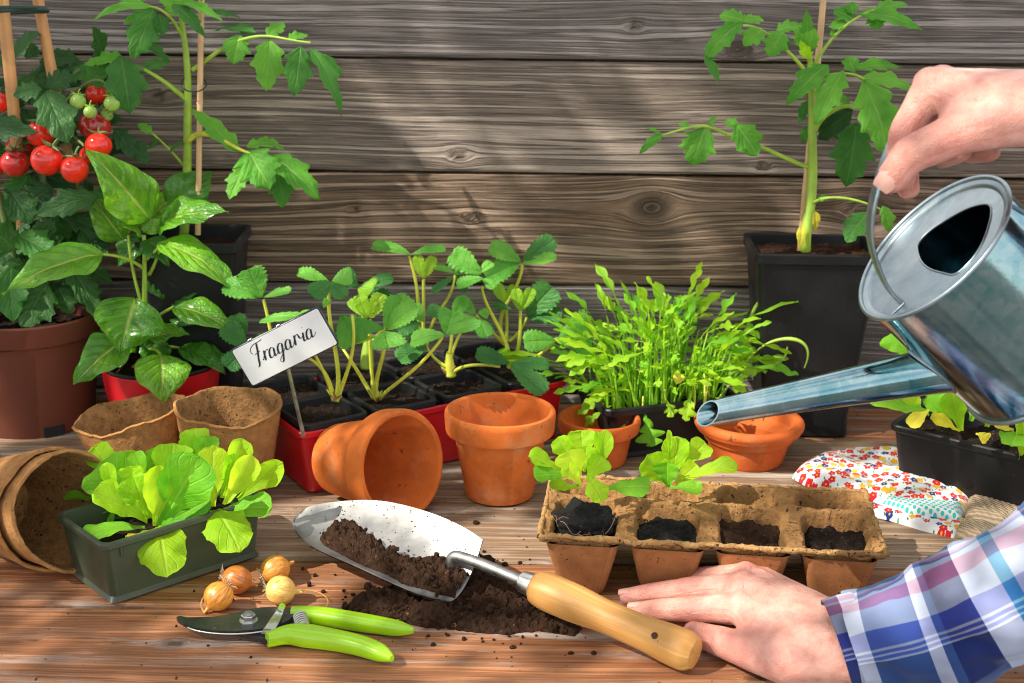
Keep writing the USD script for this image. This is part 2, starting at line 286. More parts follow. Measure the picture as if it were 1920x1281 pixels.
TAB2 = [(0.25, (0.113, 0.069, 0.04)), (0.4, (0.238, 0.147, 0.087)), (0.56, (0.328, 0.213, 0.132)), (0.72, (0.408, 0.279, 0.179)), (0.85, (0.475, 0.352, 0.245))]
wood('table_wood_warm', TAB1, (.36, .30, .255), .9, stripe=210, rough=.6, bump=.6, lines=.6, paint=.905, fine=(.5, 1.35), xs_=3.2)
wood('table_wood_mid', TAB1, (.32, .26, .21), .9, stripe=190, rough=.6, bump=.6, lines=.6, fine=(.5, 1.35), xs_=3.)
wood('table_wood_pale', TAB2, (.52, .46, .39), .85, stripe=180, rough=.6, bump=.6, lines=.55, fine=(.5, 1.35), xs_=2.6)
wood('handle_grain', [(.25, (.42, .19, .045)), (.5, (.55, .28, .08)), (.75, (.62, .36, .12))], (.48, .22, .055), .5, stripe=120, rough=.42, bump=.12, fine=(.82, 1.1), xs_=6, lines=.85, speck=.76)
wood('table_leg_wood', TAB2, (.3, .24, .2), .5, stripe=90)

simple('terracotta', (.60, .140, .022), .78, .22, 30, .35, 420, .0008, spec=.25, speck=(90, .67, (.24, .07, .025)), bloom=(26, .60, (.60, .24, .10)))
simple('terracotta_dark', (.52, .105, .018), .72, .24, 30, .35, 420, .0008, spec=.25, speck=(80, .66, (.2, .05, .02)), bloom=(22, .64, (.54, .18, .07)))
simple('peat_fibre', (.36, .175, .062), .9, .3, 90, .9, 380, .0016, spec=.1, speck=(260, .66, (.05, .03, .018)))
simple('peat_fibre_inner', (.31, .16, .06), .95, .35, 110, 1., 260, .003, spec=.08, speck=(240, .62, (.05, .03, .018)))
simple('peat_cup', (.33, .135, .050), .85, .22, 60, .5, 420, .0008, spec=.15, speck=(200, .67, (.05, .025, .012)))
simple('peat_edge', (.44, .25, .10), .95, .35, 200, 1., 420, .003, spec=.08, speck=(240, .6, (.08, .045, .02)))
simple('brown_plastic', (.10, .027, .014), .55, spec=.25, var=.15, scale=12, bump=.08, bscale=400, bdist=.0004) if True else simple('x', (.1, .1, .1), .5, .15, 12, .08, 400, .0004)
simple('red_plastic', (.50, .008, .014), .3, .12, 15, .05, 300, .0003)
simple('black_plastic', (.008, .0082, .009), .48, .3, 20, .12, 350, .0004, spec=.32, speck=(420, .69, (.06, .06, .06)), rvar=.12)
simple('green_plastic', (.036, .046, .026), .38, .2, 14, .06, 300, .0004, rvar=.08, speck=(300, .72, (.09, .09, .06)))
simple('lime_plastic', (.29, .54, .005), .3, .08, 30, .05, 300, .0003, coat=.3, speck=(300, .74, (.2, .3, .02)))
simple('soil_dark', (.022, .014, .010), .95, .5, 220, 1., 420, .004, spec=.1, speck=(330, .64, (.12, .07, .04)))
simple('soil_brown', (.046, .023, .013), .95, .5, 200, 1., 420, .004, spec=.1, speck=(300, .66, (.16, .085, .045)))
simple('soil_wet', (.010, .009, .009), .75, .5, 180, 1., 380, .004, spec=.25, speck=(380, .67, (.12, .09, .06)))
simple('root_fibre', (.35, .26, .17), .8, .3)
simple('bamboo', (.52, .26, .10), .55, .25, 35, .2, 200, .0006)
simple('bamboo_pale', (.62, .38, .19), .55, .2, 35, .2, 200, .0006)
simple('twine_green', (.012, .035, .022), .7, .3)
simple('tomato_red', (.62, .018, .006), .16, .18, 20, spec=.5, coat=.4, subs=.06)
simple('tomato_deep', (.36, .012, .008), .18, .18, 20, spec=.5, coat=.4, subs=.05)
simple('tomato_green', (.22, .36, .06), .25, .2, 25, spec=.5, subs=.1)
simple('stem_green', (.27, .42, .04), .5, .25, 50, .2, 500, .0005, subs=.08)
simple('stem_pale', (.48, .50, .045), .5, .2, 60, .2, 500, .0005, subs=.1)
simple('stem_dark', (.10, .15, .04), .6, .3, 50)
simple('crown_dry', (.30, .14, .06), .8, .4, 120)
onionskin('onion_gold', (0.44, 0.14, 0.014), (0.66, 0.31, 0.05))
onionskin('onion_pale', (0.56, 0.28, 0.05), (0.74, 0.5, 0.15))
onionskin('onion_rust', (0.28, 0.07, 0.012), (0.5, 0.17, 0.03))
simple('dry_husk', (.42, .22, .07), .7, .3, 90)
simple('black_steel', (.018, .018, .019), .34, .3, 60, .15, 500, .0003, metallic=.2, rvar=.12, speck=(200, .66, (.07, .05, .035)))
simple('steel', (.55, .54, .52), .3, .2, 60, .1, 500, .0003, metallic=1., rvar=.1)
simple('steel_dull', (.30, .29, .28), .42, .25, 70, .2, 500, .0003, metallic=1., rvar=.12)
simple('trowel_steel', (.31, .30, .285), .46, .35, 26, .2, 240, .0005, metallic=.9, rvar=.1, speck=(150, .68, (.14, .08, .05)))
simple('handle_wood', (.56, .28, .075), .38, .16, 16, .1, 200, .0004, coat=.2)
simple('hole_dark', (.05, .02, .008), .9)
simple('sign_white', (.74, .72, .73), .35, .03)
simple('sign_edge', (.014, .02, .035), .3, .3, coat=.3)
simple('ink', (.01, .012, .02), .6, .1)
mat('glove_knit', {'tc': ('texture_coordinate', {}), 'm': ('mapping', {'rotation': (0, 0, .45)}), 'w': ('wave_texture', {'scale': 130, 'bands_direction': 'y', 'distortion': .6}), 'r': ('rgb_ramp', {'ramp': [(.2, (.30, .22, .14)), (.6, (.46, .35, .235))]}), 'b': ('bump', {'strength': .8, 'distance': .0012}), 'p': ('principled_bsdf', {'roughness': .95, 'specular_ior_level': .1})}, [('tc.UV', 'm.vector'), ('m.vector', 'w.vector'), ('w.fac', 'r.fac'), ('r.color', 'p.base_color'), ('w.fac', 'b.height'), ('b.normal', 'p.normal')])
simple('nail', (.66, .34, .27), .3, .08, 30, subs=.1)
simple('paving', (.12, .115, .105), .9, .35, 3)
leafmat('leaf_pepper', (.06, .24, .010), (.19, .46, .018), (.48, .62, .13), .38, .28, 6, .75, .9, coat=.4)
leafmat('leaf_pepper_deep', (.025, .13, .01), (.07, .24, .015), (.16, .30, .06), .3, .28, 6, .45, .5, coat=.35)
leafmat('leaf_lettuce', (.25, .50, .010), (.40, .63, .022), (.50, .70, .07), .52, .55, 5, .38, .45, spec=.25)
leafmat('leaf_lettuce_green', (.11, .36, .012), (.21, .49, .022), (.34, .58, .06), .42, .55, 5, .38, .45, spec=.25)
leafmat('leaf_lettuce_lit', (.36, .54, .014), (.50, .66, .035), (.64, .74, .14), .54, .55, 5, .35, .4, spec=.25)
leafmat('leaf_strawberry', (.085, .32, .028), (.18, .47, .055), (.28, .54, .11), .35, .5, 8, .3, .6)
leafmat('leaf_strawberry_deep', (.025, .135, .02), (.06, .215, .035), (.12, .27, .09), .3, .5, 8, .3, .6)
leafmat('leaf_strawberry_young', (.22, .48, .02), (.36, .60, .04), (.5, .66, .12), .45, .5, 8, .3, .6)
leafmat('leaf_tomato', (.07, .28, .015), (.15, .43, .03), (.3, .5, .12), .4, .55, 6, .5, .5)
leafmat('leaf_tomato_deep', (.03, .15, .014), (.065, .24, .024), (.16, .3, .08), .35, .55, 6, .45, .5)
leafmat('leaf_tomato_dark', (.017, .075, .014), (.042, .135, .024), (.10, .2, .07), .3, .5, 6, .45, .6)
leafmat('leaf_rocket', (.20, .46, .012), (.38, .64, .022), (.5, .66, .14), .48, .5, 5, .3, .3)
leafmat('leaf_yellow', (.55, .52, .02), (.68, .60, .05), (.75, .7, .2), .45, .5, 5, .3, .3)

# ---------------------------------------------------------------- the setting
def board_grid(x0, x1, w, knots, seed, sx=.007, nz=30, thick=.022, edge=.003):
    """a plank lying in its own plane: returns local x, across c, height h (0 = face), uv, knot"""
    nx = int((x1 - x0) / sx); xs = np.linspace(x0, x1, nx)
    c = np.r_[-w / 2, np.linspace(-w / 2, w / 2, nz), w / 2]; h = np.zeros(nz + 2); h[0] = h[-1] = -thick; h[1] = h[-2] = -edge; c[1] += 0; c[2] = c[1] + edge; c[-3] = c[-2] - edge
    c = np.r_[c, 0.]; h = np.r_[h, -thick]
    X, C = np.meshgrid(xs, c, indexing='ij'); Hh = np.repeat(h[None], nx, 0)
    # uneven sawn edges
    wob = .0016 * (fbm(np.c_[xs * 9, np.full(nx, seed * 3.1), xs * 0], 1, 3, seed))
    C = C + np.where(np.abs(C) > w / 2 - edge * 1.5, np.sign(C) * wob[:, None], 0)
    v = C + .022 * fbm(np.c_[X.ravel() * 1.7, C.ravel() * 5 + seed * 3.3, X.ravel() * 0], 1, 3, seed).reshape(X.shape) + X * .004 * (seed % 3 - 1)
    k = np.zeros_like(X); d = np.zeros_like(X)
    for kx, kc, r in knots:
        dx, dc = (X - kx) * .62, C - kc; rho = np.hypot(dx, dc)
        out = rho > r
        d += np.where(out, -dc * r**2 / np.maximum(rho, 1e-6)**2 * np.exp(-(np.maximum(rho - r, 0) / (7 * r))**2), 0)
        v = np.where(out, v, kc + (rho - r) * .8); k = np.maximum(k, np.clip((r * 1.15 - rho) / (r * .45), 0, 1) * .75)
        Hh = Hh - np.where(~out & (Hh > -.001), .0012 * np.clip((r - rho) / (r * .4), 0, 1), 0)
    v = v + d + seed * .731; F = quads(nx, len(c), True)
    return X, C, Hh, np.c_[(X + seed * 3.7).ravel(), v.ravel()], k.ravel(), F

WALLY = 1.53
wall = thing('wooden_wall', 'weathered grey brown wall of wide horizontal boards behind all the plants', 'wall', (0, WALLY, 0))
SE = [.3925 + .128, .3925, .267, .139, .008, -.118]
KN = {0: [(1190, 50, .0055), (1385, 92, .011), (1545, 150, .004), (300, 30, .005)], 1: [(862, 293, .0075), (1432, 312, .004), (300, 180, .005)], 2: [(1222, 390, .0155), (882, 408, .0055), (665, 393, .004), (1618, 395, .012), (250, 480, .008)], 3: [(1150, 640, .009), (420, 650, .008)]}
for i in range(5):
    zc = (SE[i] + SE[i + 1]) / 2; w = SE[i] - SE[i + 1] - .0032
    ks = [(*PY(kx, ky, WALLY)[[0, 2]], r) for kx, ky, r in KN.get(i, [])]
    X, C, Hh, uv, k, F = board_grid(-.95, .95, w, [(a, b - zc, r) for a, b, r in ks], i + 1)
    V = np.stack([X, WALLY - Hh + [.0, .002, .0012, .003, .002][i] + .004 * fbm(np.c_[X.ravel(), X.ravel() * 0 + i, X.ravel() * 0], 2, 2, i).reshape(X.shape), C + zc], -1).reshape(-1, 3)
    part(wall, 'plank', (V, F), MATS[['wall_wood_grey', 'wall_wood_mid', 'wall_wood_brown', 'wall_wood_grey', 'wall_wood_grey'][i]], smooth=40 and False, uv=uv, prim_vars={'knot': k})
for zs in SE[:5]:
    part(wall, 'batten', rbox((0, WALLY + .036, zs), (.95, .012, .02)), MATS['table_leg_wood'])
for sx in (-.9, 0, .9):
    part(wall, 'batten', rbox((sx, WALLY + .072, .1), (.03, .02, .45)), MATS['table_leg_wood'], uv=None)

table = thing('wooden_table', 'weathered brown plank table top that carries everything', 'table', (0, 1.2, 0))
TY = [.905, 1.0185, 1.105, 1.203, 1.31, 1.42, 1.526]
for i in range(6):
    yc = (TY[i] + TY[i + 1]) / 2; w = TY[i + 1] - TY[i] - .0034
    kn = {0: [(328, 1205, .006), (60, 1200, .003), (1420, 1270, .006)], 1: [(95, 1140, .005), (560, 1150, .004)], 2: [(70, 1112, .004), (1000, 1060, .004)], 3: [(450, 985, .006)]}.get(i, [])
    ks = [(*Tz(a, b)[:2], r) for a, b, r in kn]
    X, C, Hh, uv, k, F = board_grid(-1.0, .78, w, [(a, b - yc, r) for a, b, r in ks], i + 11, thick=.03, edge=.0022 if i else .006)
    V = np.stack([X, C + yc, Hh - [.0, .0007, .0, .0011, .0004, .001][i]], -1).reshape(-1, 3)
    part(table, 'plank', (V, F[:, ::-1]), MATS[['table_wood_warm', 'table_wood_mid', 'table_wood_pale', 'table_wood_pale', 'table_wood_pale', 'table_wood_mid'][i]], uv=uv, prim_vars={'knot': k})
for lx in (-.92, .70):
    for ly in (.97, 1.46): part(table, 'leg', rbox((lx, ly, -.39), (.03, .03, .355)), MATS['table_leg_wood'])
    part(table, 'rail', rbox((lx, 1.215, -.075), (.015, .21, .04)), MATS['table_leg_wood'])
g = np.linspace(-1, 1, 60); gx, gy = np.meshgrid(np.sign(g) * np.abs(g)**2.5 * 120, np.sign(g) * np.abs(g)**2.5 * 120, indexing='ij')
gp = part(None, 'ground', (np.stack([gx, gy, -.75 + .03 * fbm(np.stack([gx, gy, gx * 0], -1).reshape(-1, 3), .4, 2).reshape(gx.shape)], -1).reshape(-1, 3), quads(60, 60)), MATS['paving'])
tag(stage.GetPrimAtPath(gp), 'grey stone paving under and around the table', None, None, 'structure')
# ---------------------------------------------------------------- terracotta pots
def clay_profile(R, H, lip, rb, t=.006, lipover=.005, rnd=.003):
    """classic flower pot: tapering body, thick collar of height lip"""
    rl = R - lipover; zc = H - lip; rbody = rb + (rl - rb) * (zc / H) ** 1
    p = [(0.004, 0), (rb - .003, 0), (rb - .0008, .0008), (rb, .003)]
    for q in np.linspace(.15, 1, 8): p.append((rb + (rbody - rb) * q, .003 + (zc - .003) * q))
    p += [(rbody + .0005, zc + .0004), (R - .0035, zc + .0012), (R - .0015, zc + .002), (R - .0008, zc + .0045)]
    p += [(R + .0002, H - .006), (R, H - .003), (R - .001, H - .001), (R - .003, H), (R - t + .002, H - .0004), (R - t, H - .002), (R - t - .001, H - .006)]
    for q in np.linspace(.15, 1, 8): p.append((R - t - .001 + (rb - t - (R - t)) * q, H - .006 + (.007 - H + .006) * q))
    p += [(.004, .0065)]
    return p
def bowl_profile(R, H, rb, t=.011):
    p = [(.004, 0), (rb, 0), (rb + .002, .003), (rb + .006, H * .45), (rb + .0065, H * .52), (rb + .010, H * .535), (R - .008, H * .68), (R - .003, H * .74)]
    for a in np.radians(np.linspace(-50, 170, 12)): p.append((R - t / 2 + t / 2 * math.cos(a), H - t / 2 + t / 2 * math.sin(a)))
    p += [(R - t - .002, H - .014), (rb - .004, H * .5), (rb - .006, .009), (.004, .008)]
    return p
def clay(name_label, prof, base, axis=(0, 0, 1), m='terracotta', group='terracotta flower pots'):
    t = thing('terracotta_pot', name_label, 'flower pot', base, group)
    part(t, 'pot_wall', revolve(prof, 96, axis, base), MATS[m], smooth=35); return t
UPB = np.array([-.0105, 1.256, 0]); P_UP = clay_profile(.0535, .088, .024, .0335)
clay('empty orange clay pot standing upright in the middle beside the overturned one', P_UP, UPB, (.0, .012, 1))
# the pot lying on its side, mouth to the right
_a = math.radians(42); ax = np.array([math.cos(_a) * math.cos(.2), -math.sin(_a) * math.cos(.2), math.sin(.2)])
rimc = Tz(756, 873, .053); P_LY = clay_profile(.0525, .094, .026, .0345)
clay('empty orange clay pot lying on its side with its mouth to the right', P_LY, rimc - ax * .0935, ax)
clay('small empty clay pot behind the left lettuce seedling of the fibre tray', clay_profile(.0425, .050, .017, .029, .005), np.array([.091, 1.345, 0]), m='terracotta_dark')
BW = np.array([.2475, 1.355, 0])
bt = clay('shallow round clay bowl pot with thick rim and bits of earth under the spout', bowl_profile(.0570, .047, .036), BW, m='terracotta_dark')
r0 = np.random.default_rng(5)
pts = BW + np.c_[r0.normal(-.018, .009, 40), r0.normal(.012, .008, 40), r0.uniform(.010, .020, 40)]
tag(stage.GetPrimAtPath(part(None, 'loose_earth', lumps(pts, r0.uniform(.0012, .0042, 40), 3), MATS['soil_brown'])), 'few dark crumbs of earth inside the shallow clay bowl', 'soil', None, 'stuff')

# ---------------------------------------------------------------- peat pots
def peat(label, base, axis, R, H, rb, seed, dent=.0, m='peat_fibre', group='brown peat pots', inner='peat_fibre_inner', oval=1.):
    t = thing('peat_pot', label, 'peat pot', base, group); th = .0028
    def shell(prof, n=110):
        me = revolve(prof, n); v = me.vertices; a = np.arctan2(v[:, 1], v[:, 0]); q = v[:, 2] / H
        k = 1 + q**2 * (.030 * np.sin(2 * a + seed) + .012 * np.sin(3 * a + seed * 2.1)) + dent * q**3 * np.exp(-((np.mod(a - 4.2 + np.pi, 2 * np.pi) - np.pi) / .5)**2)
        v = v * np.c_[k * oval, k, np.ones(len(v))]; v[:, 2] += q**4 * (.0022 * np.sin(2 * a + seed * 1.7) + .0016 * np.sin(5 * a + seed))
        nz = fbm(np.c_[v[:, 0], v[:, 1], v[:, 2] + seed], 260, 3, seed)[:, None] * .0011 + fbm(np.c_[v[:, 0], v[:, 1], v[:, 2] + seed], 60, 2, seed)[:, None] * .0016
        v = v + nz * np.c_[np.cos(a), np.sin(a), np.zeros(len(a))]; v[:, 2] += np.where(q > .97, .0028 * fbm(np.c_[v[:, :2], np.full(len(v), seed)], 170, 3, seed), 0)
        me.vertices = v; me.apply_transform(frame(axis, base)); return me
    zo = np.linspace(0, 1, 26)
    out = [(.003, 0)] + [(rb + (R - rb) * z - (.003 if z == 0 else 0), H * z) for z in zo[:-1]] + [(R + .001, H * .985), (R + .0012, H * .995), (R, H), (R - th * .5, H + .0004)]
    inn = [(R - th * .5, H + .0004), (R - th, H - .0006), (R - th - .0003, H * .97)] + [(rb - th + (R - rb) * z, max(H * z, .004)) for z in zo[::-1][1:]] + [(.003, .004)]
    part(t, 'outer_wall', shell(out), MATS[m], smooth=True); part(t, 'inner_wall', shell(inn), MATS[inner], smooth=True); return t
peat('upright peat pot with a bent rim, left one of the two behind the lettuce tray', np.array([-.364, 1.292, 0]), (-.20, -.02, 1), .0535, .069, .040, 1.3, -.03)
peat('upright peat pot standing against the red tray, right of its bent neighbour', np.array([-.273, 1.262, 0]), (.0, -.03, 1), .0520, .088, .036, 4.1)
la = unit([.84, -.50, .15]); lc = Tz(122, 958, .055)
peat('outer one of two nested peat pots lying on their side at the left edge', lc - la * .105, unit(la + [0, 0, 0]), .0535, .088, .036, 2.2)
peat('inner one of two nested peat pots lying on their side, mouth towards the lettuce tray', lc - la * .092, la, .0525, .095, .035, 2.7, -.05)

# ---------------------------------------------------------------- brown and red plant pots on the left
BRC = np.array([-.527, 1.448, 0]); BRR, BRH = .079, .128
t = thing('brown_pot', 'large reddish brown plastic pot of the cherry tomato at the left edge', 'plant pot', BRC)
pr = [(.004, .004), (.058, .004), (.062, .0), (.0625, .002), (.066, .04), (.071, .098), (.0715, .103), (.0755, .104), (.0765, .106), (.079, BRH - .006), (.0795, BRH - .002), (.078, BRH), (.0755, BRH - .001), (.0745, BRH - .008), (.070, .09), (.068, .085), (.004, .085)]
body = revolve(pr, 96, None, BRC); part(t, 'pot_wall', body, MATS['brown_plastic'], smooth=35)
for a in np.radians([215, 305, 35, 125]):
    part(t, 'foot_recess', rbox(BRC + [.0616 * math.cos(a), .0616 * math.sin(a), .006], (.0022, .011, .0062), .001, a), MATS['black_plastic'])
part(t, 'soil', soil_disc(BRC + [0, 0, .103], .0725, amp=.004, seed=2), MATS['soil_dark'])

RPC = np.array([-.379, 1.425, 0])
t = thing('red_pot', 'round glossy red pot with a black inner rim holding the pepper plant', 'plant pot', RPC)
part(t, 'pot_wall', revolve([(.004, 0), (.052, 0), (.054, .003), (.0585, .045), (.0595, .047), (.0625, .074), (.0622, .0755), (.0600, .0755), (.055, .02), (.004, .02)], 96, None, RPC), MATS['red_plastic'], smooth=35)
part(t, 'inner_pot', revolve([(.056, .05), (.0595, .0765), (.0632, .077), (.0642, .0785), (.0632, .080), (.0600, .0795), (.0585, .072), (.056, .05)], 96, None, RPC), MATS['black_plastic'], smooth=35)
part(t, 'soil', soil_disc(RPC + [0, 0, .069], .0585, amp=.004, seed=3), MATS['soil_brown'])

# ---------------------------------------------------------------- square pots and trays
def square_pot(parent, c, hx, hy, H, taper=.78, rz=0., lip=.004, liph=.009, t=.002, rad=.008, m='black_plastic', name='pot_wall', drop=0):
    k = taper
    def kk(z): return k + (1 - k) * z / H
    L = [rloop(hx * k - .002, hy * k - .002, rad * .7, 0), rloop(hx * k, hy * k, rad * .8, .002)]
    L += [rloop(hx * kk(z) - lip * .55, hy * kk(z) - lip * .55, rad, z) for z in np.linspace(.12, 1, 5) * (H - liph)]
    L += [rloop(hx - .0008, hy - .0008, rad + .001, H - liph + .001), rloop(hx, hy, rad + .001, H - liph + .0022), rloop(hx, hy, rad + .001, H - .0014), rloop(hx - .001, hy - .001, rad, H), rloop(hx - lip + .0008, hy - lip + .0008, rad, H), rloop(hx - lip, hy - lip, rad, H - .001), rloop(hx - lip - .0006, hy - lip - .0006, rad, H - liph)]
    L += [rloop(hx * kk(z) - lip * .55 - t, hy * kk(z) - lip * .55 - t, rad * .8, max(z, .004)) for z in (H * .75, H * .4, 0)]
    m_ = loft(L, True, True)
    return part(parent, name, place(m_, c, rz), MATS[m], smooth=30)
# tall black pot, right
TBC = np.array([.3215, 1.458, 0]); TBH = .208
t = thing('black_square_pot', 'tall black square pot with brown earth behind the watering can, right', 'plant pot', TBC)
square_pot(t, TBC, .0675, .052, TBH, .70, math.radians(-1), .005, .012, .0022, .007)
part(t, 'soil', soil_disc(TBC + [0, 0, TBH - .010], .0605, .0455, .0035, math.radians(-1), True, 4, 60), MATS['soil_brown'])
# tall black pot, left (half hidden)
TLC = np.array([-.347, 1.476, 0]); TLH = .207
t = thing('black_square_pot', 'black square pot half hidden behind the pepper plant at left', 'plant pot', TLC)
square_pot(t, TLC, .055, .050, TLH, .74, math.radians(2), .005, .012, .0022, .007)
part(t, 'soil', soil_disc(TLC + [0, 0, TLH - .016], .048, .043, .0035, math.radians(2), True, 6, 40), MATS['soil_brown'])
# black tray of rocket
ROC = np.array([.155, 1.408, 0]); ROR = math.radians(20)
t = thing('black_tray', 'low black tray of rocket seedlings between the two small clay pots', 'seed tray', ROC)
square_pot(t, ROC, .078, .048, .058, .86, ROR, .005, .009, .002, .010)
part(t, 'soil', soil_disc(ROC + [0, 0, .047], .070, .040, .003, ROR, True, 7, 50), MATS['soil_dark'])
# black tray of lettuces, right
q0, q1 = Tz(1668, 795, .066), Tz(1960, 866, .066); bd = unit((q1 - q0) * [1, 1, 0]); bn = np.array([-bd[1], bd[0], 0])
BTC = q0 + bd * .105 + bn * .046; BTC[2] = 0; BTR = math.atan2(bd[1], bd[0])
t = thing('black_tray', 'black plastic tray with lettuces at the right edge behind the gloves', 'seed tray', BTC)
square_pot(t, BTC, .107, .046, .066, .90, BTR, .005, .008, .002, .009)
part(t, 'soil', soil_disc(BTC + [0, 0, .052], .097, .037, .003, BTR, True, 8, 50), MATS['soil_dark'])
# green tray of lettuces, front left
g0, g1, g2 = np.array([-.323, 1.014, 0]), np.array([-.217, 1.110, 0]), Tz(133, 1060, 0)
gd = unit(g1 - g0); gn = np.array([-gd[1], gd[0], 0]); GL, GW, GH = np.linalg.norm(g1 - g0), .088, .0565
GTC = g0 + gd * GL / 2 + gn * GW / 2 * .93; GTR = math.atan2(gd[1], gd[0])
t = thing('green_tray', 'dark olive green plastic box tray with bright lettuces, front left', 'seed tray', GTC)
square_pot(t, GTC, GL / 2 / .93, GW / 2, GH, .92, GTR, .0045, .007, .0022, .007, 'green_plastic', 'tray_wall')
for s in (-1, 1):
    for f in (-.78, .78):
        part(t, 'rib', place(rbox((GL / 2 / .93 * f, s * (GW / 2 - .0026), GH - .0095), (.0008, .0012, .005), .0004), GTC, GTR), MATS['green_plastic'])
part(t, 'inner_ledge', place(loft([rloop(GL / 2 - .0035, GW / 2 - .0075, .006, GH - .018), rloop(GL / 2 - .0035, GW / 2 - .0075, .006, GH - .0165), rloop(GL / 2 - .0065, GW / 2 - .0105, .006, GH - .0165), rloop(GL / 2 - .0065, GW / 2 - .0105, .006, GH - .018)], False, False), GTC, GTR), MATS['green_plastic'])
part(t, 'soil', soil_disc(GTC + [0, 0, GH - .019], GL / 2 - .007, GW / 2 - .010, .003, GTR, True, 9, 60), MATS['soil_dark'])

# red tray with two rows of black pots
A0, B0 = Tz(563, 814, .066), Tz(1069, 712, .066); rd = unit((B0 - A0) * [1, 1, 0]); rn = np.array([-rd[1], rd[0], 0])
RL, RW, RH = np.linalg.norm((B0 - A0)[:2]), .146, .066; RTR = math.atan2(rd[1], rd[0])
RTC = A0 * [1, 1, 0] + rd * RL / 2 + rn * RW / 2
t = thing('red_tray', 'long red plastic tray carrying the black strawberry pots', 'plant tray', RTC)
square_pot(t, RTC, RL / 2, RW / 2, RH, .94, RTR, .0035, .008, .0022, .009, 'red_plastic', 'tray_wall')
SP = []
names = ['front left, with the name sign', 'behind the overturned clay pot', 'behind the upright clay pot', 'at the right front end']
bnames = ['at the back left end', 'second in the back row', 'third in the back row', 'at the back right end']
for row in (0, 1):
    for i in range(4):
        c = A0 * [1, 1, 0] + rd * (RL / 8 * (2 * i + 1)) + rn * (.037 + row * .072) + [0, 0, .003]
        p = thing('strawberry_pot', 'square black strawberry pot in the red tray, ' + (names if row == 0 else bnames)[i], 'plant pot', c, 'strawberry pots in the red tray')
        square_pot(p, c, .0358, .0358, .070, .74, RTR + [.03, -.02, .01, 0][i], .0045, .008, .0018, .007)
        part(p, 'soil', soil_disc(c + [0, 0, .0605], .0315, .0315, .0035, RTR, True, 20 + i + 4 * row, 36, .002), MATS['soil_dark'])
        SP.append(c + [0, 0, .0605])

# ---------------------------------------------------------------- peat seedling tray, 2 x 4 cells
p0, p1 = Tz(1012, 1003, .060), Tz(1662, 1040, .060); pd = unit((p1 - p0) * [1, 1, 0]); pn = np.array([-pd[1], pd[0], 0])
PL, PW, PH = np.linalg.norm((p1 - p0)[:2]), .128, .060; PTR = math.atan2(pd[1], pd[0]); PT0 = p0 * [1, 1, 0]
print('peat tray', p0, p1, PL, 'back left', PT0 + pn * PW)
def ptl(u, v, z=0.): return PT0 + pd * u + pn * v + np.array([0, 0, z])
t = thing('fibre_seedling_tray', 'brown fibre seedling tray of eight square cells in front of the clay bowl', 'seedling tray', ptl(PL / 2, PW / 2))
cx, cy = PL / 4, .083
ROWS = [(.0415, .0415), (.1055, .0225)]
nx, ny = 230, 110; U, Vv = np.meshgrid(np.linspace(0, PL, nx), np.linspace(0, PW, ny), indexing='ij')
fu = np.abs((U / cx) % 1 - .5) * cx; hx = cx / 2; front = Vv < .083; fv = np.where(front, np.abs(Vv - .0415), np.abs(Vv - .1055)); hyv = np.where(front, .0415, .0225)     # distance from the cell's middle
def hole(fu, fv, a, b, r=.010):
    qx, qy = fu - (a - r), fv - (b - r); return np.hypot(np.maximum(qx, 0), np.maximum(qy, 0)) + np.minimum(np.maximum(qx, qy), 0) - r   # <0 inside
sd = hole(fu, fv, hx - .0078, hyv - .0045)
P3 = np.stack([U, Vv, U * 0], -1).reshape(-1, 3)
nzl = fbm(P3, 90, 4, 3).reshape(U.shape); nzh = fbm(P3, 330, 3, 5).reshape(U.shape)
sd = sd + nzl * .0035 + nzh * .0018
edge = np.minimum(np.minimum(U, PL - U), np.minimum(Vv, PW - Vv))
inner = (np.minimum(Vv, PW - Vv) > .006)
ridge = PH - .0050 * np.clip(edge / .016, 0, 1) * 1. + .0055 * np.exp(-((Vv - .083) / .006)**2) + .003 * np.exp(-((Vv - .083) / .006)**2) * np.exp(-(np.minimum(np.abs(U - cx), np.minimum(np.abs(U - 2 * cx), np.abs(U - 3 * cx))) / .006)**2)
Zt = ridge + nzl * .004 + nzh * .0022 - np.clip(-sd / .011, 0, 1)**.75 * (PH - .027)
Zt = np.where(edge < .0012, Zt - .002, Zt)
wobu = .003 * fbm(np.c_[U.ravel() * 0, Vv.ravel(), U.ravel() * 0], 120, 3, 8).reshape(U.shape); wobv = .0025 * fbm(np.c_[U.ravel(), U.ravel() * 0, U.ravel() * 0 + 4], 90, 3, 9).reshape(U.shape)
U2 = U + np.where((U < .004) | (U > PL - .004), wobu, 0); V2 = Vv + np.where((Vv < .004) | (Vv > PW - .004), wobv, 0)
top = np.stack([U2, V2, Zt], -1).reshape(-1, 3); low = top - [0, 0, .0026]
G = np.array([[*pd], [*pn], [0, 0, 1]])
f = quads(nx, ny); idx = np.arange(nx * ny).reshape(nx, ny); ring = np.r_[idx[:, 0], idx[-1, 1:], idx[-2::-1, -1], idx[0, -2:0:-1]]
n_ = nx * ny; sk = np.vstack([np.stack([ring, np.roll(ring, -1), np.roll(ring, -1) + n_], 1), np.stack([ring, np.roll(ring, -1) + n_, ring + n_], 1)])
part(t, 'cell_sheet', (np.vstack([top, low]) @ G + PT0, np.vstack([f, f[:, ::-1] + n_, sk[:, ::-1]])), MATS['peat_fibre_inner'], smooth=True, label='rough inner walls and dividing ridges of the fibre tray')
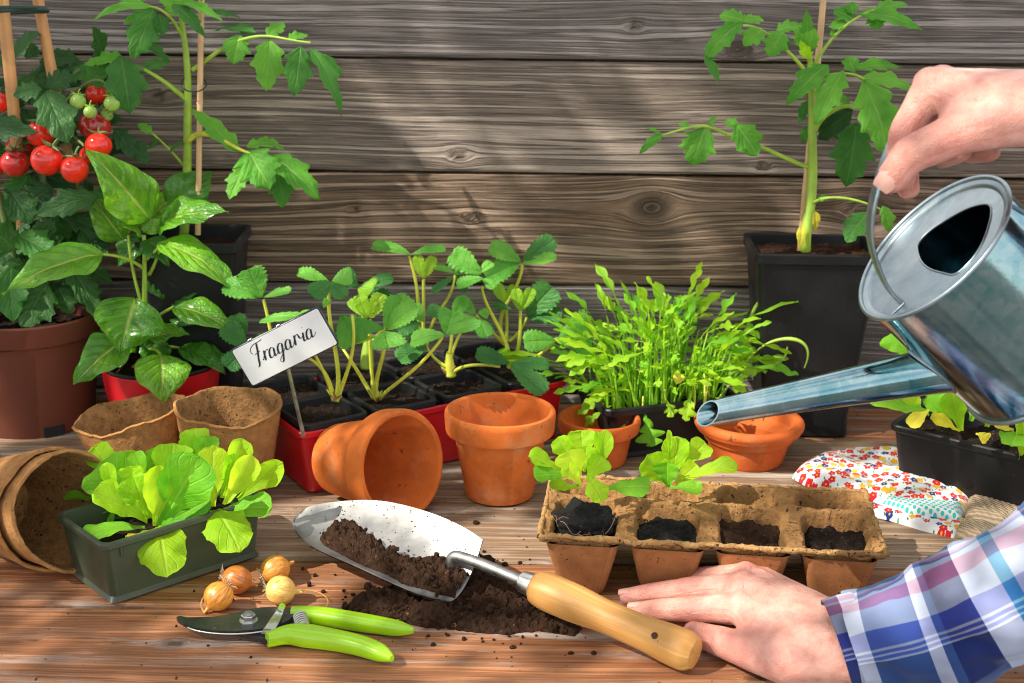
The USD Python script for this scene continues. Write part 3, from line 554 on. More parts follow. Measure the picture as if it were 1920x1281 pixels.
rim_pts = [ptl(u, v, PH - .001 + .0025 * fbm(np.array([[u, v, 0]]), 100, 3, 2)[0]) for u, v in [(x, -.0005) for x in np.linspace(0, PL, 34)] + [(PL + .0005, y) for y in np.linspace(0, PW, 16)[1:]] + [(x, PW + .0005) for x in np.linspace(PL, 0, 34)[1:]] + [(-.0005, y) for y in np.linspace(PW, 0, 16)[1:]]]
rm = tube(rim_pts, .0023, 8, 300); rm.vertices += fbm(rm.vertices, 300, 3, 6)[:, None] * .003 + np.array([0, 0, 1.]) * fbm(rm.vertices, 70, 3, 9)[:, None] * .005; part(t, 'rim', rm, MATS['peat_edge'], smooth=True)
for j in (0, 1):
    for i in range(4):
        c = ptl(cx * (i + .5), ROWS[j][0]); hy = ROWS[j][1]
        L = []
        for z in np.linspace(0, 1, 9):
            k = .60 + .40 * z**.9; L.append(rloop((hx - .0045) * k, (hy - .002) * k, .008, PH * .85 * z + .0005, 8))
        L.insert(0, rloop((hx - .0045) * .57, (hy - .002) * .57, .007, 0, 8))
        me = place(loft(L, True, False), c, PTR); me.vertices += fbm(me.vertices, 130, 3, 4 + i)[:, None] * .0012
        part(t, 'cup', me, MATS['peat_cup'], smooth=50)
for j in (0, 1):
    for i in range(4):
        c = ptl(cx * (i + .5), ROWS[j][0], .0); hy = ROWS[j][1]
        zf = [.044, .043, .046, .044][i] if j == 0 else .034; mm = ['soil_wet', 'soil_wet', 'soil_brown', 'soil_dark'][i] if j == 0 else 'soil_dark'
        part(t, 'soil', soil_disc(c + [0, 0, zf], hx - .0095, hy - .0065, .006, PTR, True, 40 + i + 4 * j, 34, .002), MATS[mm])

# ---------------------------------------------------------------- name sign
SY = 1.222
def sg(x, y, d=0.): return PY(x, y, SY - d)
c0, c1, c2, c3 = sg(443, 652), sg(610, 572), sg(622, 648), sg(462, 731)
ex = unit((c1 - c0) + (c2 - c3)); en = unit(np.cross(ex, unit(c0 - c3))); ey = np.cross(en, ex)
if en[1] > 0: en = -en; 
sc_ = (c0 + c1 + c2 + c3) / 4; SW, SH = np.linalg.norm((c1 - c0 + c2 - c3) / 2) / 2, np.linalg.norm((c0 - c3 + c1 - c2) / 2) / 2
ey = unit((c0 - c3) + (c1 - c2)); ey = unit(ey - ex * np.dot(ey, ex)); en = np.cross(ex, ey)
S4 = np.eye(4); S4[:3, 0], S4[:3, 1], S4[:3, 2], S4[:3, 3] = ex, ey, en, sc_
t = thing('plant_sign', 'small white sign on a metal stake reading Fragaria in handwriting', 'sign', Tz(563, 784, .07))
m_ = loft([rloop(SW - .001, SH - .001, .002, -.0045), rloop(SW, SH, .0025, -.0038), rloop(SW, SH, .0025, -.0005), rloop(SW - .0006, SH - .0006, .002, .0)]); m_.apply_transform(S4); part(t, 'backing', m_, MATS['sign_edge'], smooth=30)
m_ = loft([rloop(SW - .0012, SH - .0012, .002, .0002), rloop(SW - .0012, SH - .0012, .002, .0009), rloop(SW - .0016, SH - .0016, .002, .0011)]); m_.apply_transform(S4); part(t, 'plate', m_, MATS['sign_white'], smooth=30)
for fx in (-.55, .1):
    m_ = rbox((fx * SW, SH + .0006, -.002), (.0022, .0007, .0022), .0004); m_.apply_transform(S4); part(t, 'clip', m_, MATS['steel'])
kb, kt = PY(562, 786, SY + .012), PY(540, 690, SY + .006)
st = sweep([kb + (kb - kt) * .35, kb, kt], [.0019] * 3, [.0011] * 3, -en, 3); part(t, 'stake', st, MATS['steel'], smooth=30)
# handwritten lettering, strokes in photo-like units (x along the line, y up)
STR = [[(.3, 1.55), (.1, 1.75), (.0, 2.1), (.25, 2.5), (.8, 2.75), (1.5, 2.8), (2.0, 2.95)], [(1.15, 2.8), (1.05, 2.2), (.9, 1.2), (.75, .4), (.55, -.3), (.35, -.35)], [(.45, 1.35), (.9, 1.5), (1.35, 1.55)],
       [(1.35, .35), (1.7, .9), (1.85, 1.35), (1.8, 1.1), (1.75, .55), (1.7, .0)], [(1.75, .55), (1.95, 1.05), (2.2, 1.3), (2.45, 1.2)],
       [(3.2, 1.1), (2.95, 1.3), (2.6, 1.05), (2.45, .5), (2.55, .05), (2.85, .05), (3.1, .5), (3.25, 1.15), (3.18, .5), (3.25, .05), (3.45, .1), (3.75, .6)],
       [(4.5, 1.1), (4.25, 1.3), (3.9, 1.05), (3.75, .5), (3.85, .05), (4.15, .1), (4.4, .55), (4.55, 1.2)], [(4.55, 1.2), (4.4, .2), (4.2, -.75), (3.9, -1.2), (3.7, -1.0), (3.9, -.55), (4.4, -.05), (4.9, .5)],
       [(5.7, 1.1), (5.45, 1.3), (5.1, 1.05), (4.95, .5), (5.05, .05), (5.35, .05), (5.6, .5), (5.75, 1.15), (5.68, .5), (5.75, .05), (5.95, .1), (6.15, .5)],
       [(6.15, .5), (6.4, 1.0), (6.5, 1.35), (6.48, 1.05), (6.42, .5), (6.38, .0)], [(6.42, .55), (6.6, 1.05), (6.85, 1.32), (7.1, 1.15)],
       [(7.1, 1.15), (7.4, .6), (7.62, .75), (7.8, 1.2), (7.72, .5), (7.75, .08), (7.95, .1), (8.2, .5)], [(7.88, 1.75), (7.96, 1.95)],
       [(8.95, 1.1), (8.7, 1.3), (8.35, 1.05), (8.2, .5), (8.3, .05), (8.6, .05), (8.85, .5), (9.0, 1.15), (8.93, .5), (9.0, .05), (9.2, .1), (9.5, .55)]]
LS = SW * 2 * .70 / 9.5; LM = []
for s_ in STR:
    q = spline([(x + y * .22, y, 0) for x, y in s_], 8 * len(s_)) if len(s_) > 2 else spline([(x + y * .22, y, 0) for x, y in s_], 6)
    q = (q - [4.85, .55, 0]) * LS; tt = np.gradient(q, axis=0); down = np.abs(unit(tt.mean(0))[1]); dn = np.clip(-tt[:, 1] / np.maximum(np.linalg.norm(tt, axis=1), 1e-9), 0, 1)
    w = LS * (.055 + .10 * dn) * np.minimum(1, .35 + np.minimum(np.arange(len(q)), np.arange(len(q))[::-1]) / 4)
    m_ = tube(q, w, 6, len(q), flat=.35, up=[0, 0, 1]); m_.apply_translation([-.0, .0006, .0012]); LM.append(m_)
m_ = cat(*LM); m_.apply_transform(S4); part(t, 'lettering', m_, MATS['ink'], smooth=True)
# ---------------------------------------------------------------- leaves
PROF = {'pep': ([0, .04, .14, .3, .45, .6, .75, .88, .96, 1], [.04, .42, .84, 1, .93, .72, .45, .2, .07, 0]),
        'let': ([0, .1, .25, .4, .55, .7, .83, .93, .98, 1], [.16, .22, .36, .6, .84, .99, .97, .7, .4, .05]),
        'letw': ([0, .08, .2, .35, .5, .7, .85, .95, 1], [.25, .45, .8, 1, .98, .86, .66, .36, .03]),
        'str': ([0, .08, .22, .4, .58, .74, .87, .96, 1], [.03, .28, .6, .88, 1, .97, .78, .42, .08]),
        'tom': ([0, .06, .18, .32, .5, .65, .8, .92, 1], [.04, .45, .88, 1, .86, .66, .42, .18, .0]),
        'roc': ([0, .2, .4, .55, .7, .85, .95, 1], [.05, .08, .25, .55, 1, .85, .4, .02])}
def blade(kind, base, tip, w, nh, bow=.12, fold=.15, cup=0., wave=.0, quilt=0., twist=0., nu=None, nv=6, sd=0, tipdrop=0., roll=0.):
    """leaf blade from base to tip (3-D), full width w, nh = way its upper face looks; returns vertices, faces, uv"""
    r = np.random.default_rng(sd); nu = nu or {'pep': 26, 'let': 40, 'letw': 40, 'str': 60, 'tom': 44, 'roc': 30}[kind]
    Lc = np.linalg.norm(tip - base); t0 = (tip - base) / Lc; n0 = nh - t0 * np.dot(nh, t0); n0 = unit(n0)
    if roll: s0 = np.cross(t0, n0); n0 = math.cos(roll) * n0 + math.sin(roll) * s0
    u = np.linspace(0, 1, nu); vv = np.linspace(-1, 1, 2 * nv + 1)
    W = PchipInterpolator(*PROF[kind])(u); slant = {'pep': .10, 'let': .12, 'letw': .1, 'str': .3, 'tom': .38, 'roc': .1}[kind]
    Ws = []
    for s in (-1, 1):
        x = W.copy(); ph = r.random()
        if kind == 'str':
            f = (u * 8.5 + ph * .3) % 1; x = x * (1 - .20 * f * (u > .15))
        elif kind == 'tom':
            n = 2.6 + .8 * r.random(); f = ((u + .04) * n + ph * .25) % 1
            lob = np.where(f < .72, (f / .72)**.8, (1 - f) / .28); deep = .5 * (1 - .7 * u); x = x * (1 - deep + deep * lob) * (1 + .07 * np.sin(u * 40 + ph * 6))
        elif kind in ('let', 'letw'): x = x * (1 + .05 * np.sin(u * 9 + ph * 6) + .025 * np.sin(u * 25 + ph * 9) + .012 * np.sin(u * 61 + ph * 9))
        elif kind == 'pep': x = x * (1 + .03 * np.sin(u * 11 + ph * 6))
        elif kind == 'roc': f = (u * 4.2 + ph) % 1; x = x * (.28 + .72 * np.sin(np.pi * f)**.8)
        Ws.append(x)
    ctrl = (base + tip) / 2 + n0 * bow * Lc + Z * 0
    def C(q): return ((1 - q)**2)[..., None] * base + (2 * q * (1 - q))[..., None] * ctrl + (q**2)[..., None] * tip - Z * tipdrop * Lc * (np.maximum(q - .5, 0)**2)[..., None]
    U, Vv = np.meshgrid(u, vv, indexing='ij'); Wd = np.where(Vv < 0, Ws[0][:, None], Ws[1][:, None]) * w / 2
    q = U + slant * np.abs(Vv) * Wd / Lc * np.where(U > .97, 0, 1)
    q = np.minimum(q, 1.02); P = C(q); T_ = (C(q + .01) - C(q - .01)); T_ /= np.linalg.norm(T_, axis=-1, keepdims=True)
    S = np.cross(T_, n0); S /= np.linalg.norm(S, axis=-1, keepdims=True); N = np.cross(S, T_)
    ang = twist * (U - .2); S, N = S * np.cos(ang)[..., None] + N * np.sin(ang)[..., None], N * np.cos(ang)[..., None] - S * np.sin(ang)[..., None]
    b = Vv * Wd; ab = np.abs(b); hw = w / 2
    ph = r.random(4) * 6.28
    h = fold * ab + cup * ab**2 / hw
    h = h + wave * hw * np.abs(Vv)**2 * np.where(Vv < 0, np.sin(U * 11 + ph[0]) + .5 * np.sin(U * 23 + ph[2]), np.sin(U * 10 + ph[1]) + .5 * np.sin(U * 21 + ph[3]))
    if quilt:
        fr = ((U - .36 * np.abs(Vv)) * 6 * 1.0) % 1
        h = h + quilt * hw * np.abs(np.sin(np.pi * fr)) * np.abs(Vv)**.6 * (1 - np.abs(Vv)**4) * np.clip(W[:, None] * 1.5, 0, 1)
    P = P + S * b[..., None] * math.cos(min(abs(fold), 1.)) + N * h[..., None]
    P = P + (meshkit.fbm(np.stack([U * 5 + ph[0], Vv * 2 + ph[1], U * 0 + ph[2]], -1), 2, int(sd) % 97) - .5)[..., None] * N * w * .10
    return P.reshape(-1, 3), quads(nu, 2 * nv + 1), np.c_[U.ravel(), Vv.ravel() * .5 + .5]
SEED = [0]
STY = {'pep': dict(bow=.16, fold=.14, quilt=.30, wave=.12), 'let': dict(bow=.10, fold=.12, cup=.25, wave=.12, quilt=.03), 'letw': dict(bow=.22, fold=.05, cup=-.1, wave=.16, quilt=.03),
       'str': dict(bow=.08, fold=.2, quilt=.08, wave=.02), 'tom': dict(bow=.15, fold=.12, quilt=.10, wave=.06), 'roc': dict(bow=.15, fold=.2, wave=.1)}
def nhint(p, face=.5, side=0.): return unit(face * tocam(p) + (1 - face) * Z + side * CR)
def leaf(parent, kind, b, t, wpx, Yb, Yt=None, face=.55, side=0., m=None, name='leaf', label=None, **kw):
    """leaf from picture points b, t at depths Yb, Yt, wpx picture points wide"""
    Yt = Yb if Yt is None else Yt; SEED[0] += 1
    B, T = PY(b[0], b[1], Yb), PY(t[0], t[1], Yt); mid = (B + T) / 2
    a = dict(STY[kind]); a.update(kw)
    if kind == 'tom': wpx = wpx * 1.22
    v, f, uv = blade(kind, B, T, wpx * mmpx(mid), nhint(mid, face, side), sd=SEED[0], **a)
    return part(parent, name, (v, f), MATS[m], smooth=True, uv=uv, label=label)
def stemp(parent, pts, r, m='stem_green', name='stem', n=8):
    """pts: (x, y, Y) picture points with depth; r in metres"""
    return part(parent, name, tube([PY(*p) for p in pts], r, n), MATS[m], smooth=True)

# ---------------------------------------------------------------- pepper plant
Yp = 1.425
pp = thing('pepper_plant', 'bushy pepper plant with broad glossy leaves in the red pot', 'plant', RPC + [0, 0, .07])
stemp(pp, [(268, 690, Yp), (271, 600, Yp), (271, 503, Yp - .01), (270, 441, Yp - .01)], [.0034, .003, .0026, .002])
for pts in ([(266, 570, Yp), (248, 500, Yp - .01), (240, 441, Yp - .01)], [(268, 503, Yp - .01), (235, 485, Yp - .03), (192, 477, Yp - .05)], [(271, 490, Yp), (290, 472, Yp - .03), (300, 462, Yp - .04)],
            [(280, 515, Yp), (292, 490, Yp - .02), (300, 465, Yp - .03)], [(270, 600, Yp), (262, 580, Yp - .04), (253, 565, Yp - .06)], [(270, 620, Yp), (300, 590, Yp - .03), (326, 575, Yp - .04)],
            [(270, 660, Yp), (290, 655, Yp - .03), (302, 668, Yp - .06)], [(270, 650, Yp), (250, 640, Yp - .03), (237, 637, Yp - .05)], [(270, 650, Yp), (310, 650, Yp + .01), (344, 654, Yp)]):
    stemp(pp, pts, [.0019, .0014], 'stem_green', 'petiole')
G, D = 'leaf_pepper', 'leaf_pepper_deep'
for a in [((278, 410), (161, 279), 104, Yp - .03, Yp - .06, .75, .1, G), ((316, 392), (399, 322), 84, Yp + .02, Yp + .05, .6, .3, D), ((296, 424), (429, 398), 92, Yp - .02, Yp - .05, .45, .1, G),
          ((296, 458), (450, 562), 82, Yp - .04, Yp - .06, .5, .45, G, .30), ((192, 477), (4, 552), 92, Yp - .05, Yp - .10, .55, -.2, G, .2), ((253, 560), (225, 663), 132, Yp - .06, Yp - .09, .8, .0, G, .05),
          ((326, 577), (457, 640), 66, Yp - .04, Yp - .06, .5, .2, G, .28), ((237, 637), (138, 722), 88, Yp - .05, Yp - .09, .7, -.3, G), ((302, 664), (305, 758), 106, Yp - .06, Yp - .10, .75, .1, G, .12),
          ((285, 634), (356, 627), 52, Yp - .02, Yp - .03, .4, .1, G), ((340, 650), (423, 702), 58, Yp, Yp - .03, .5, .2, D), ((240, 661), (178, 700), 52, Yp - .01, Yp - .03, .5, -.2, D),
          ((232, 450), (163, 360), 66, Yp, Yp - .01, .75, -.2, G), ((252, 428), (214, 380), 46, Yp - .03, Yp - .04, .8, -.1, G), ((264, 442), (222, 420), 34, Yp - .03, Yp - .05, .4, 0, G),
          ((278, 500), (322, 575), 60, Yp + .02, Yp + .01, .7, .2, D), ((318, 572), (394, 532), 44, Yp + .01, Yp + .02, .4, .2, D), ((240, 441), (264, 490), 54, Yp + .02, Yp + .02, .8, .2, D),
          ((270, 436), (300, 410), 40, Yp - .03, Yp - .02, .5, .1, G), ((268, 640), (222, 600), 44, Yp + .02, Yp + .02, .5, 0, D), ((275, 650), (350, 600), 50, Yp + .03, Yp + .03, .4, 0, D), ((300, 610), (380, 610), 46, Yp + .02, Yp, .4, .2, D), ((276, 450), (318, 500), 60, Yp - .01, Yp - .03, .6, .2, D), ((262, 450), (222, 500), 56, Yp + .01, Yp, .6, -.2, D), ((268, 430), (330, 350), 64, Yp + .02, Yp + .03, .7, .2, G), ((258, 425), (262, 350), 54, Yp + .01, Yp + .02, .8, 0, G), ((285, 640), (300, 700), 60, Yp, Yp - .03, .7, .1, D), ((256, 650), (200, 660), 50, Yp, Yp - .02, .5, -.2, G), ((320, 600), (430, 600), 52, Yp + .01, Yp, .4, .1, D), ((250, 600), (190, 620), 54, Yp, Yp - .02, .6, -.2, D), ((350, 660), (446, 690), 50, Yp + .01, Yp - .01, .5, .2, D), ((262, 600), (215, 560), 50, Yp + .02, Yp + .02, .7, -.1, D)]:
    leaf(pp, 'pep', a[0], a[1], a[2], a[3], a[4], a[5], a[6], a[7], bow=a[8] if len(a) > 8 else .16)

# ---------------------------------------------------------------- tomato plants
def tomato_leaf(parent, rachis, r, leaflets, m='leaf_tomato', sm='stem_green', name='leaf'):
    """a compound leaf: its stalk, with the leaflets as its pieces"""
    p = stemp(parent, rachis, r, sm, name)
    for a in leaflets:
        b, t, w, Yb, Yt, face, side = a[:7]; kw = dict(a[8]) if len(a) > 8 else {}
        leaf(p, 'tom', b, t, w, Yb, Yt, face, side, a[7] if len(a) > 7 and a[7] else m, 'leaflet', **kw)
    return p
Yl = 1.46
tl = thing('tomato_plant', 'tall tomato seedling with a stout pale stem in the left black pot', 'plant', TLC + [0, 0, TLH - .015])
stemp(tl, [(345, 440, 1.475), (351, 320, 1.47), (352, 200, Yl), (351, 125, Yl), (345, 70, Yl), (338, 20, Yl)], [.0052, .005, .0046, .0042, .0034, .0026], n=12)
Dk = 'leaf_tomato_deep'
tomato_leaf(tl, [(350, 188, Yl), (310, 155, Yl - .01), (252, 122, Yl - .03)], [.0028, .0022, .0016],
            [((226, 104), (243, 214), 76, Yl - .03, Yl - .05, .75, .1, Dk), ((235, 110), (157, 122), 34, Yl - .03, Yl - .02, .5, 0), ((268, 132), (317, 116), 28, Yl, Yl + .02, .4, .2, Dk), ((268, 80), (318, 118), 30, Yl + .02, Yl + .03, .4, .3, Dk)])
tomato_leaf(tl, [(360, 132, Yl), (388, 112, Yl), (424, 88, Yl - .01), (488, 68, Yl - .02), (545, 75, Yl - .03), (582, 80, Yl - .03)], [.0026, .002, .0014, .001],
            [((449, 66), (437, 121), 50, Yl - .01, Yl - .03, .8, 0), ((506, 74), (499, 172), 58, Yl - .02, Yl - .04, .85, 0), ((563, 86), (550, 181), 54, Yl - .03, Yl - .05, .85, .2, Dk), ((580, 88), (640, 218), 40, Yl - .03, Yl - .04, .6, .5, Dk, {'bow': .2}),
             ((598, 102), (644, 144), 24, Yl - .03, Yl - .02, .5, .4, Dk), ((481, 62), (402, 58), 26, Yl - .01, Yl + .01, .3, 0, Dk), ((500, 70), (534, 44), 30, Yl - .01, Yl + .01, .5, 0), ((474, 66), (440, 48), 30, Yl, Yl + .02, .5, 0, Dk), ((540, 74), (578, 66), 24, Yl - .03, Yl - .01, .4, .1)])
tomato_leaf(tl, [(353, 265, Yl), (372, 252, Yl - .01), (409, 259, Yl - .03), (456, 283, Yl - .05), (510, 298, Yl - .05)], [.0032, .0026, .0018, .001],
            [((464, 281), (507, 356), 78, Yl - .05, Yl - .08, .85, 0), ((508, 292), (600, 375), 58, Yl - .05, Yl - .07, .7, .4), ((464, 312), (430, 375), 44, Yl - .05, Yl - .07, .7, -.4), ((520, 318), (530, 391), 46, Yl - .04, Yl - .05, .7, .2, 'leaf_tomato_deep'),
             ((462, 276), (536, 284), 34, Yl - .04, Yl - .02, .35, .1, None, {'bow': .38}), ((450, 284), (358, 204), 36, Yl - .04, Yl - .02, .45, -.3, None, {'bow': .05})], sm='stem_pale')
tomato_leaf(tl, [(345, 312, 1.475), (312, 275, Yl + .01), (279, 245, Yl)], [.0016, .0009], [((285, 250), (258, 234), 24, Yl, Yl, .4, 0), ((300, 262), (280, 280), 22, Yl, Yl, .4, -.3, Dk), ((318, 285), (350, 268), 20, Yl + .01, Yl, .4, 0, Dk)])
tomato_leaf(tl, [(348, 80, Yl), (325, 40, Yl - .01), (300, 18, Yl - .02), (275, 12, Yl - .02)], [.0022, .0016, .001],
            [((288, 16), (246, 112), 56, Yl - .02, Yl - .04, .85, .1, Dk), ((285, 14), (173, 40), 32, Yl - .02, Yl - .03, .4, -.3, None, {'bow': .25}), ((292, 22), (230, 46), 30, Yl - .02, Yl - .02, .5, -.2), ((298, 26), (306, 68), 30, Yl - .02, Yl - .03, .8, .2, Dk), ((270, 8), (215, -20), 40, Yl - .01, Yl, .5, 0)])
tomato_leaf(tl, [(338, 30, Yl), (345, 12, Yl - .01), (350, -20, Yl - .02)], [.002, .001],
            [((322, 8), (384, 71), 36, Yl - .02, Yl - .04, .6, .4, Dk), ((338, 2), (418, 41), 30, Yl - .02, Yl - .02, .4, .3), ((388, 24), (450, 34), 22, Yl, Yl + .01, .3, .2, Dk), ((352, -10), (400, -6), 34, Yl, Yl, .5, .2), ((330, 30), (318, -20), 44, Yl - .01, Yl, .6, 0), ((340, 5), (300, -25), 40, Yl, Yl, .5, 0)])

Yr = 1.455
tr = thing('tomato_plant', 'young tomato plant with yellow green stem in the tall right black pot', 'plant', TBC + [0, 0, TBH - .01])
stemp(tr, [(1511, 470, 1.44), (1514, 420, 1.44), (1520, 380, 1.445), (1523, 273, 1.45), (1521, 156, Yr), (1518, 105, Yr)], [.0056, .0055, .0052, .0046, .0036, .0026], n=12)
tomato_leaf(tr, [(1515, 313, 1.45), (1472, 296, 1.44), (1430, 277, 1.43), (1367, 254, 1.42), (1325, 237, 1.41), (1285, 241, 1.40), (1240, 254, 1.39)], [.0024, .002, .0016, .001],
            [((1324, 237), (1297, 311), 64, 1.41, 1.40, .85, -.1), ((1378, 232), (1420, 293), 56, 1.42, 1.41, .8, .2), ((1383, 240), (1361, 225), 24, 1.42, 1.43, .5, 0), ((1243, 252), (1198, 290), 22, 1.39, 1.38, .6, -.3, 'leaf_tomato'), ((1290, 240), (1274, 230), 16, 1.4, 1.41, .5, 0), ((1328, 237), (1344, 218), 12, 1.41, 1.42, .5, 0), ((1240, 252), (1210, 239), 9, 1.39, 1.39, .5, 0)])
tomato_leaf(tr, [(1526, 380, 1.44), (1548, 372, 1.43), (1575, 371, 1.425), (1609, 377, 1.42), (1650, 392, 1.42)], [.0019, .001], [((1630, 398), (1587, 456), 54, 1.41, 1.40, .6, -.4, Dk), ((1655, 386), (1668, 437), 30, 1.42, 1.42, .7, .3), ((1535, 378), (1552, 368), 14, 1.43, 1.44, .5, 0)])
tomato_leaf(tr, [(1526, 248, 1.45), (1548, 217, 1.44), (1574, 202, 1.43), (1606, 202, 1.44)], [.0030, .0026, .0018],
            [((1606, 230), (1586, 352), 74, 1.45, 1.44, .85, .1, Dk), ((1600, 206), (1534, 262), 56, 1.46, 1.48, .7, -.2, 'leaf_tomato_dark'), ((1594, 198), (1560, 180), 20, 1.44, 1.46, .4, 0), ((1608, 200), (1640, 190), 30, 1.46, 1.48, .5, .1, Dk)])
tomato_leaf(tr, [(1522, 160, Yr), (1560, 140, 1.43), (1600, 140, 1.42), (1622, 150, 1.41)], [.002, .0012],
            [((1620, 148), (1664, 294), 82, 1.41, 1.39, .8, .3), ((1610, 148), (1716, 168), 42, 1.42, 1.42, .45, .1), ((1603, 130), (1692, 127), 36, 1.43, 1.45, .4, .1), ((1602, 138), (1588, 106), 32, 1.43, 1.45, .5, 0),
             ((1553, 121), (1474, 197), 48, 1.43, 1.41, .7, -.2), ((1582, 132), (1530, 234), 50, 1.42, 1.40, .75, -.2), ((1516, 188), (1499, 232), 22, 1.46, 1.46, .6, -.3, Dk), ((1516, 238), (1504, 268), 22, 1.46, 1.47, .6, -.3, Dk)])
tomato_leaf(tr, [(1510, 136, Yr), (1492, 112, 1.44), (1470, 90, 1.43), (1430, 58, 1.42), (1392, 48, 1.41)], [.0021, .0012],
            [((1391, 43), (1320, 118), 46, 1.41, 1.39, .6, -.2, None, {'bow': .24}), ((1324, 104), (1348, 155), 20, 1.39, 1.39, .6, 0, Dk), ((1396, 40), (1348, 29), 38, 1.41, 1.42, .45, -.2), ((1390, 42), (1432, 38), 32, 1.42, 1.43, .4, 0), ((1430, 56), (1394, 86), 40, 1.41, 1.40, .6, 0), ((1470, 58), (1441, 107), 46, 1.42, 1.41, .7, 0), ((1455, 60), (1505, 48), 34, 1.43, 1.44, .4, 0), ((1480, 70), (1460, 92), 28, 1.42, 1.42, .6, 0, Dk)])
tomato_leaf(tr, [(1526, 122, Yr), (1540, 100, 1.45), (1556, 78, 1.45), (1605, 35, 1.44), (1642, 18, 1.44)], [.0019, .001],
            [((1610, 26), (1728, 58), 42, 1.44, 1.43, .5, .2, None, {'bow': .22}), ((1638, 22), (1646, 56), 38, 1.44, 1.43, .7, .1), ((1600, 38), (1562, 18), 34, 1.45, 1.46, .5, 0), ((1592, 44), (1553, 52), 28, 1.45, 1.45, .5, 0), ((1570, 62), (1556, 66), 16, 1.45, 1.45, .5, 0), ((1600, 28), (1594, 5), 28, 1.45, 1.46, .5, 0), ((1640, 18), (1702, 10), 30, 1.45, 1.46, .4, .2)])
tomato_leaf(tr, [(1518, 110, Yr), (1515, 90, Yr), (1512, 60, Yr)], [.0018, .0008],
            [((1516, 104), (1512, 18), 30, 1.46, 1.46, .7, 0, 'leaf_tomato'), ((1514, 98), (1527, 52), 28, 1.45, 1.45, .8, .3), ((1512, 90), (1490, 60), 26, 1.45, 1.45, .6, -.2), ((1518, 110), (1500, 76), 22, 1.44, 1.43, .8, -.2, 'leaf_rocket'), ((1512, 70), (1480, 44), 28, 1.46, 1.46, .5, -.1)])
leaf(tr, 'pep', (1504, 424), (1500, 471), 18, 1.43, 1.42, .8, 0, 'leaf_yellow', label='small yellow seed leaf at the foot of the stem')
leaf(tr, 'pep', (1528, 396), (1528, 434), 18, 1.44, 1.44, .8, .3, 'leaf_yellow', label='small yellow seed leaf at the foot of the stem')

# cherry tomato bush at the left edge
Yc = 1.44
ct = thing('cherry_tomato_plant', 'dark leaved cherry tomato bush with red fruit at the left edge', 'plant', BRC + [0, 0, .105])
stemp(ct, [(75, 600, 1.45), (85, 480, 1.45), (80, 330, 1.45), (100, 200, 1.46), (150, 130, 1.46)], [.005, .0045, .004, .003, .0018], 'stem_dark')
stemp(ct, [(30, 600, 1.45), (25, 480, 1.44), (-10, 330, 1.44), (10, 180, 1.45)], [.0045, .004, .003, .002], 'stem_dark', 'stem')
stemp(ct, [(95, 230, 1.46), (130, 250, 1.43), (165, 280, 1.41)], [.002, .0014], 'stem_dark', 'truss')
stemp(ct, [(105, 215, 1.46), (150, 165, 1.44), (200, 158, 1.42), (212, 180, 1.42)], [.0018, .0012], 'stem_dark', 'truss')
FR = [((28, 306), 27, 1.41, 'tomato_deep'), ((88, 300), 30, 1.385, 'tomato_red'), ((140, 318), 26, 1.375, 'tomato_red'), ((76, 250), 26, 1.41, 'tomato_red'), ((185, 273), 25, 1.40, 'tomato_red'), ((178, 236), 30, 1.43, 'tomato_deep'),
      ((166, 292), 17, 1.41, 'tomato_red'), ((0, 192), 19, 1.43, 'tomato_red'), ((180, 176), 20, 1.45, 'tomato_red'), ((36, 276), 25, 1.45, 'tomato_deep'), ((-16, 312), 24, 1.42, 'tomato_red'),
      ((211, 194), 16, 1.41, 'tomato_green'), ((169, 210), 12.5, 1.40, 'tomato_green'), ((146, 191), 15, 1.41, 'tomato_green'), ((200, 216), 12, 1.43, 'tomato_green')]
for (x, y), r, Y, m in FR:
    c = PY(x, y, Y); R = r * mmpx(c); ic = trimesh.creation.icosphere(4); v = ic.vertices.copy(); v[:, 2] *= .95; aa_ = np.arctan2(v[:, 1], v[:, 0]); v *= (1 + .022 * np.cos(5 * aa_ + x) * np.abs(v[:, 2]) + .05 * fbm(v + x, .9, 2, int(abs(x)) + 3))[:, None]; v *= 1 - .09 * np.exp(-(np.hypot(v[:, 0], v[:, 1]) / .28)**2)[:, None] * (v[:, 2:3] > 0)
    ux = unit(Z + np.array([rng.normal(0, .35), rng.normal(0.2, .25), 0])); T4 = frame(ux); v = v @ T4[:3, :3].T * R + c
    f = part(ct, 'tomato', (v, ic.faces), MATS[m], smooth=True)
    cal = []
    for k in range(5):
        a = k * 1.257 + rng.random(); d0 = np.array([math.cos(a), math.sin(a), .1]); q = np.array([[0, 0, .93], d0 * .35 + [0, 0, .92], d0 * .95 + [0, 0, .90 + .25 * (k % 2)]]) @ T4[:3, :3].T * R + c
        cal.append(tube(q, [R * .12, R * .09, R * .02], 5, 6))
    st_ = np.array([[0, 0, .9], [.05, 0, 1.25], [.25, .1, 1.7]]) @ T4[:3, :3].T * R + c; cal.append(tube(st_, R * .075, 5, 6))
    part(f, 'calyx', cat(*cal), MATS['stem_dark'] if m != 'tomato_green' else MATS['stem_green'], smooth=True)
Bk = 'leaf_tomato_dark'
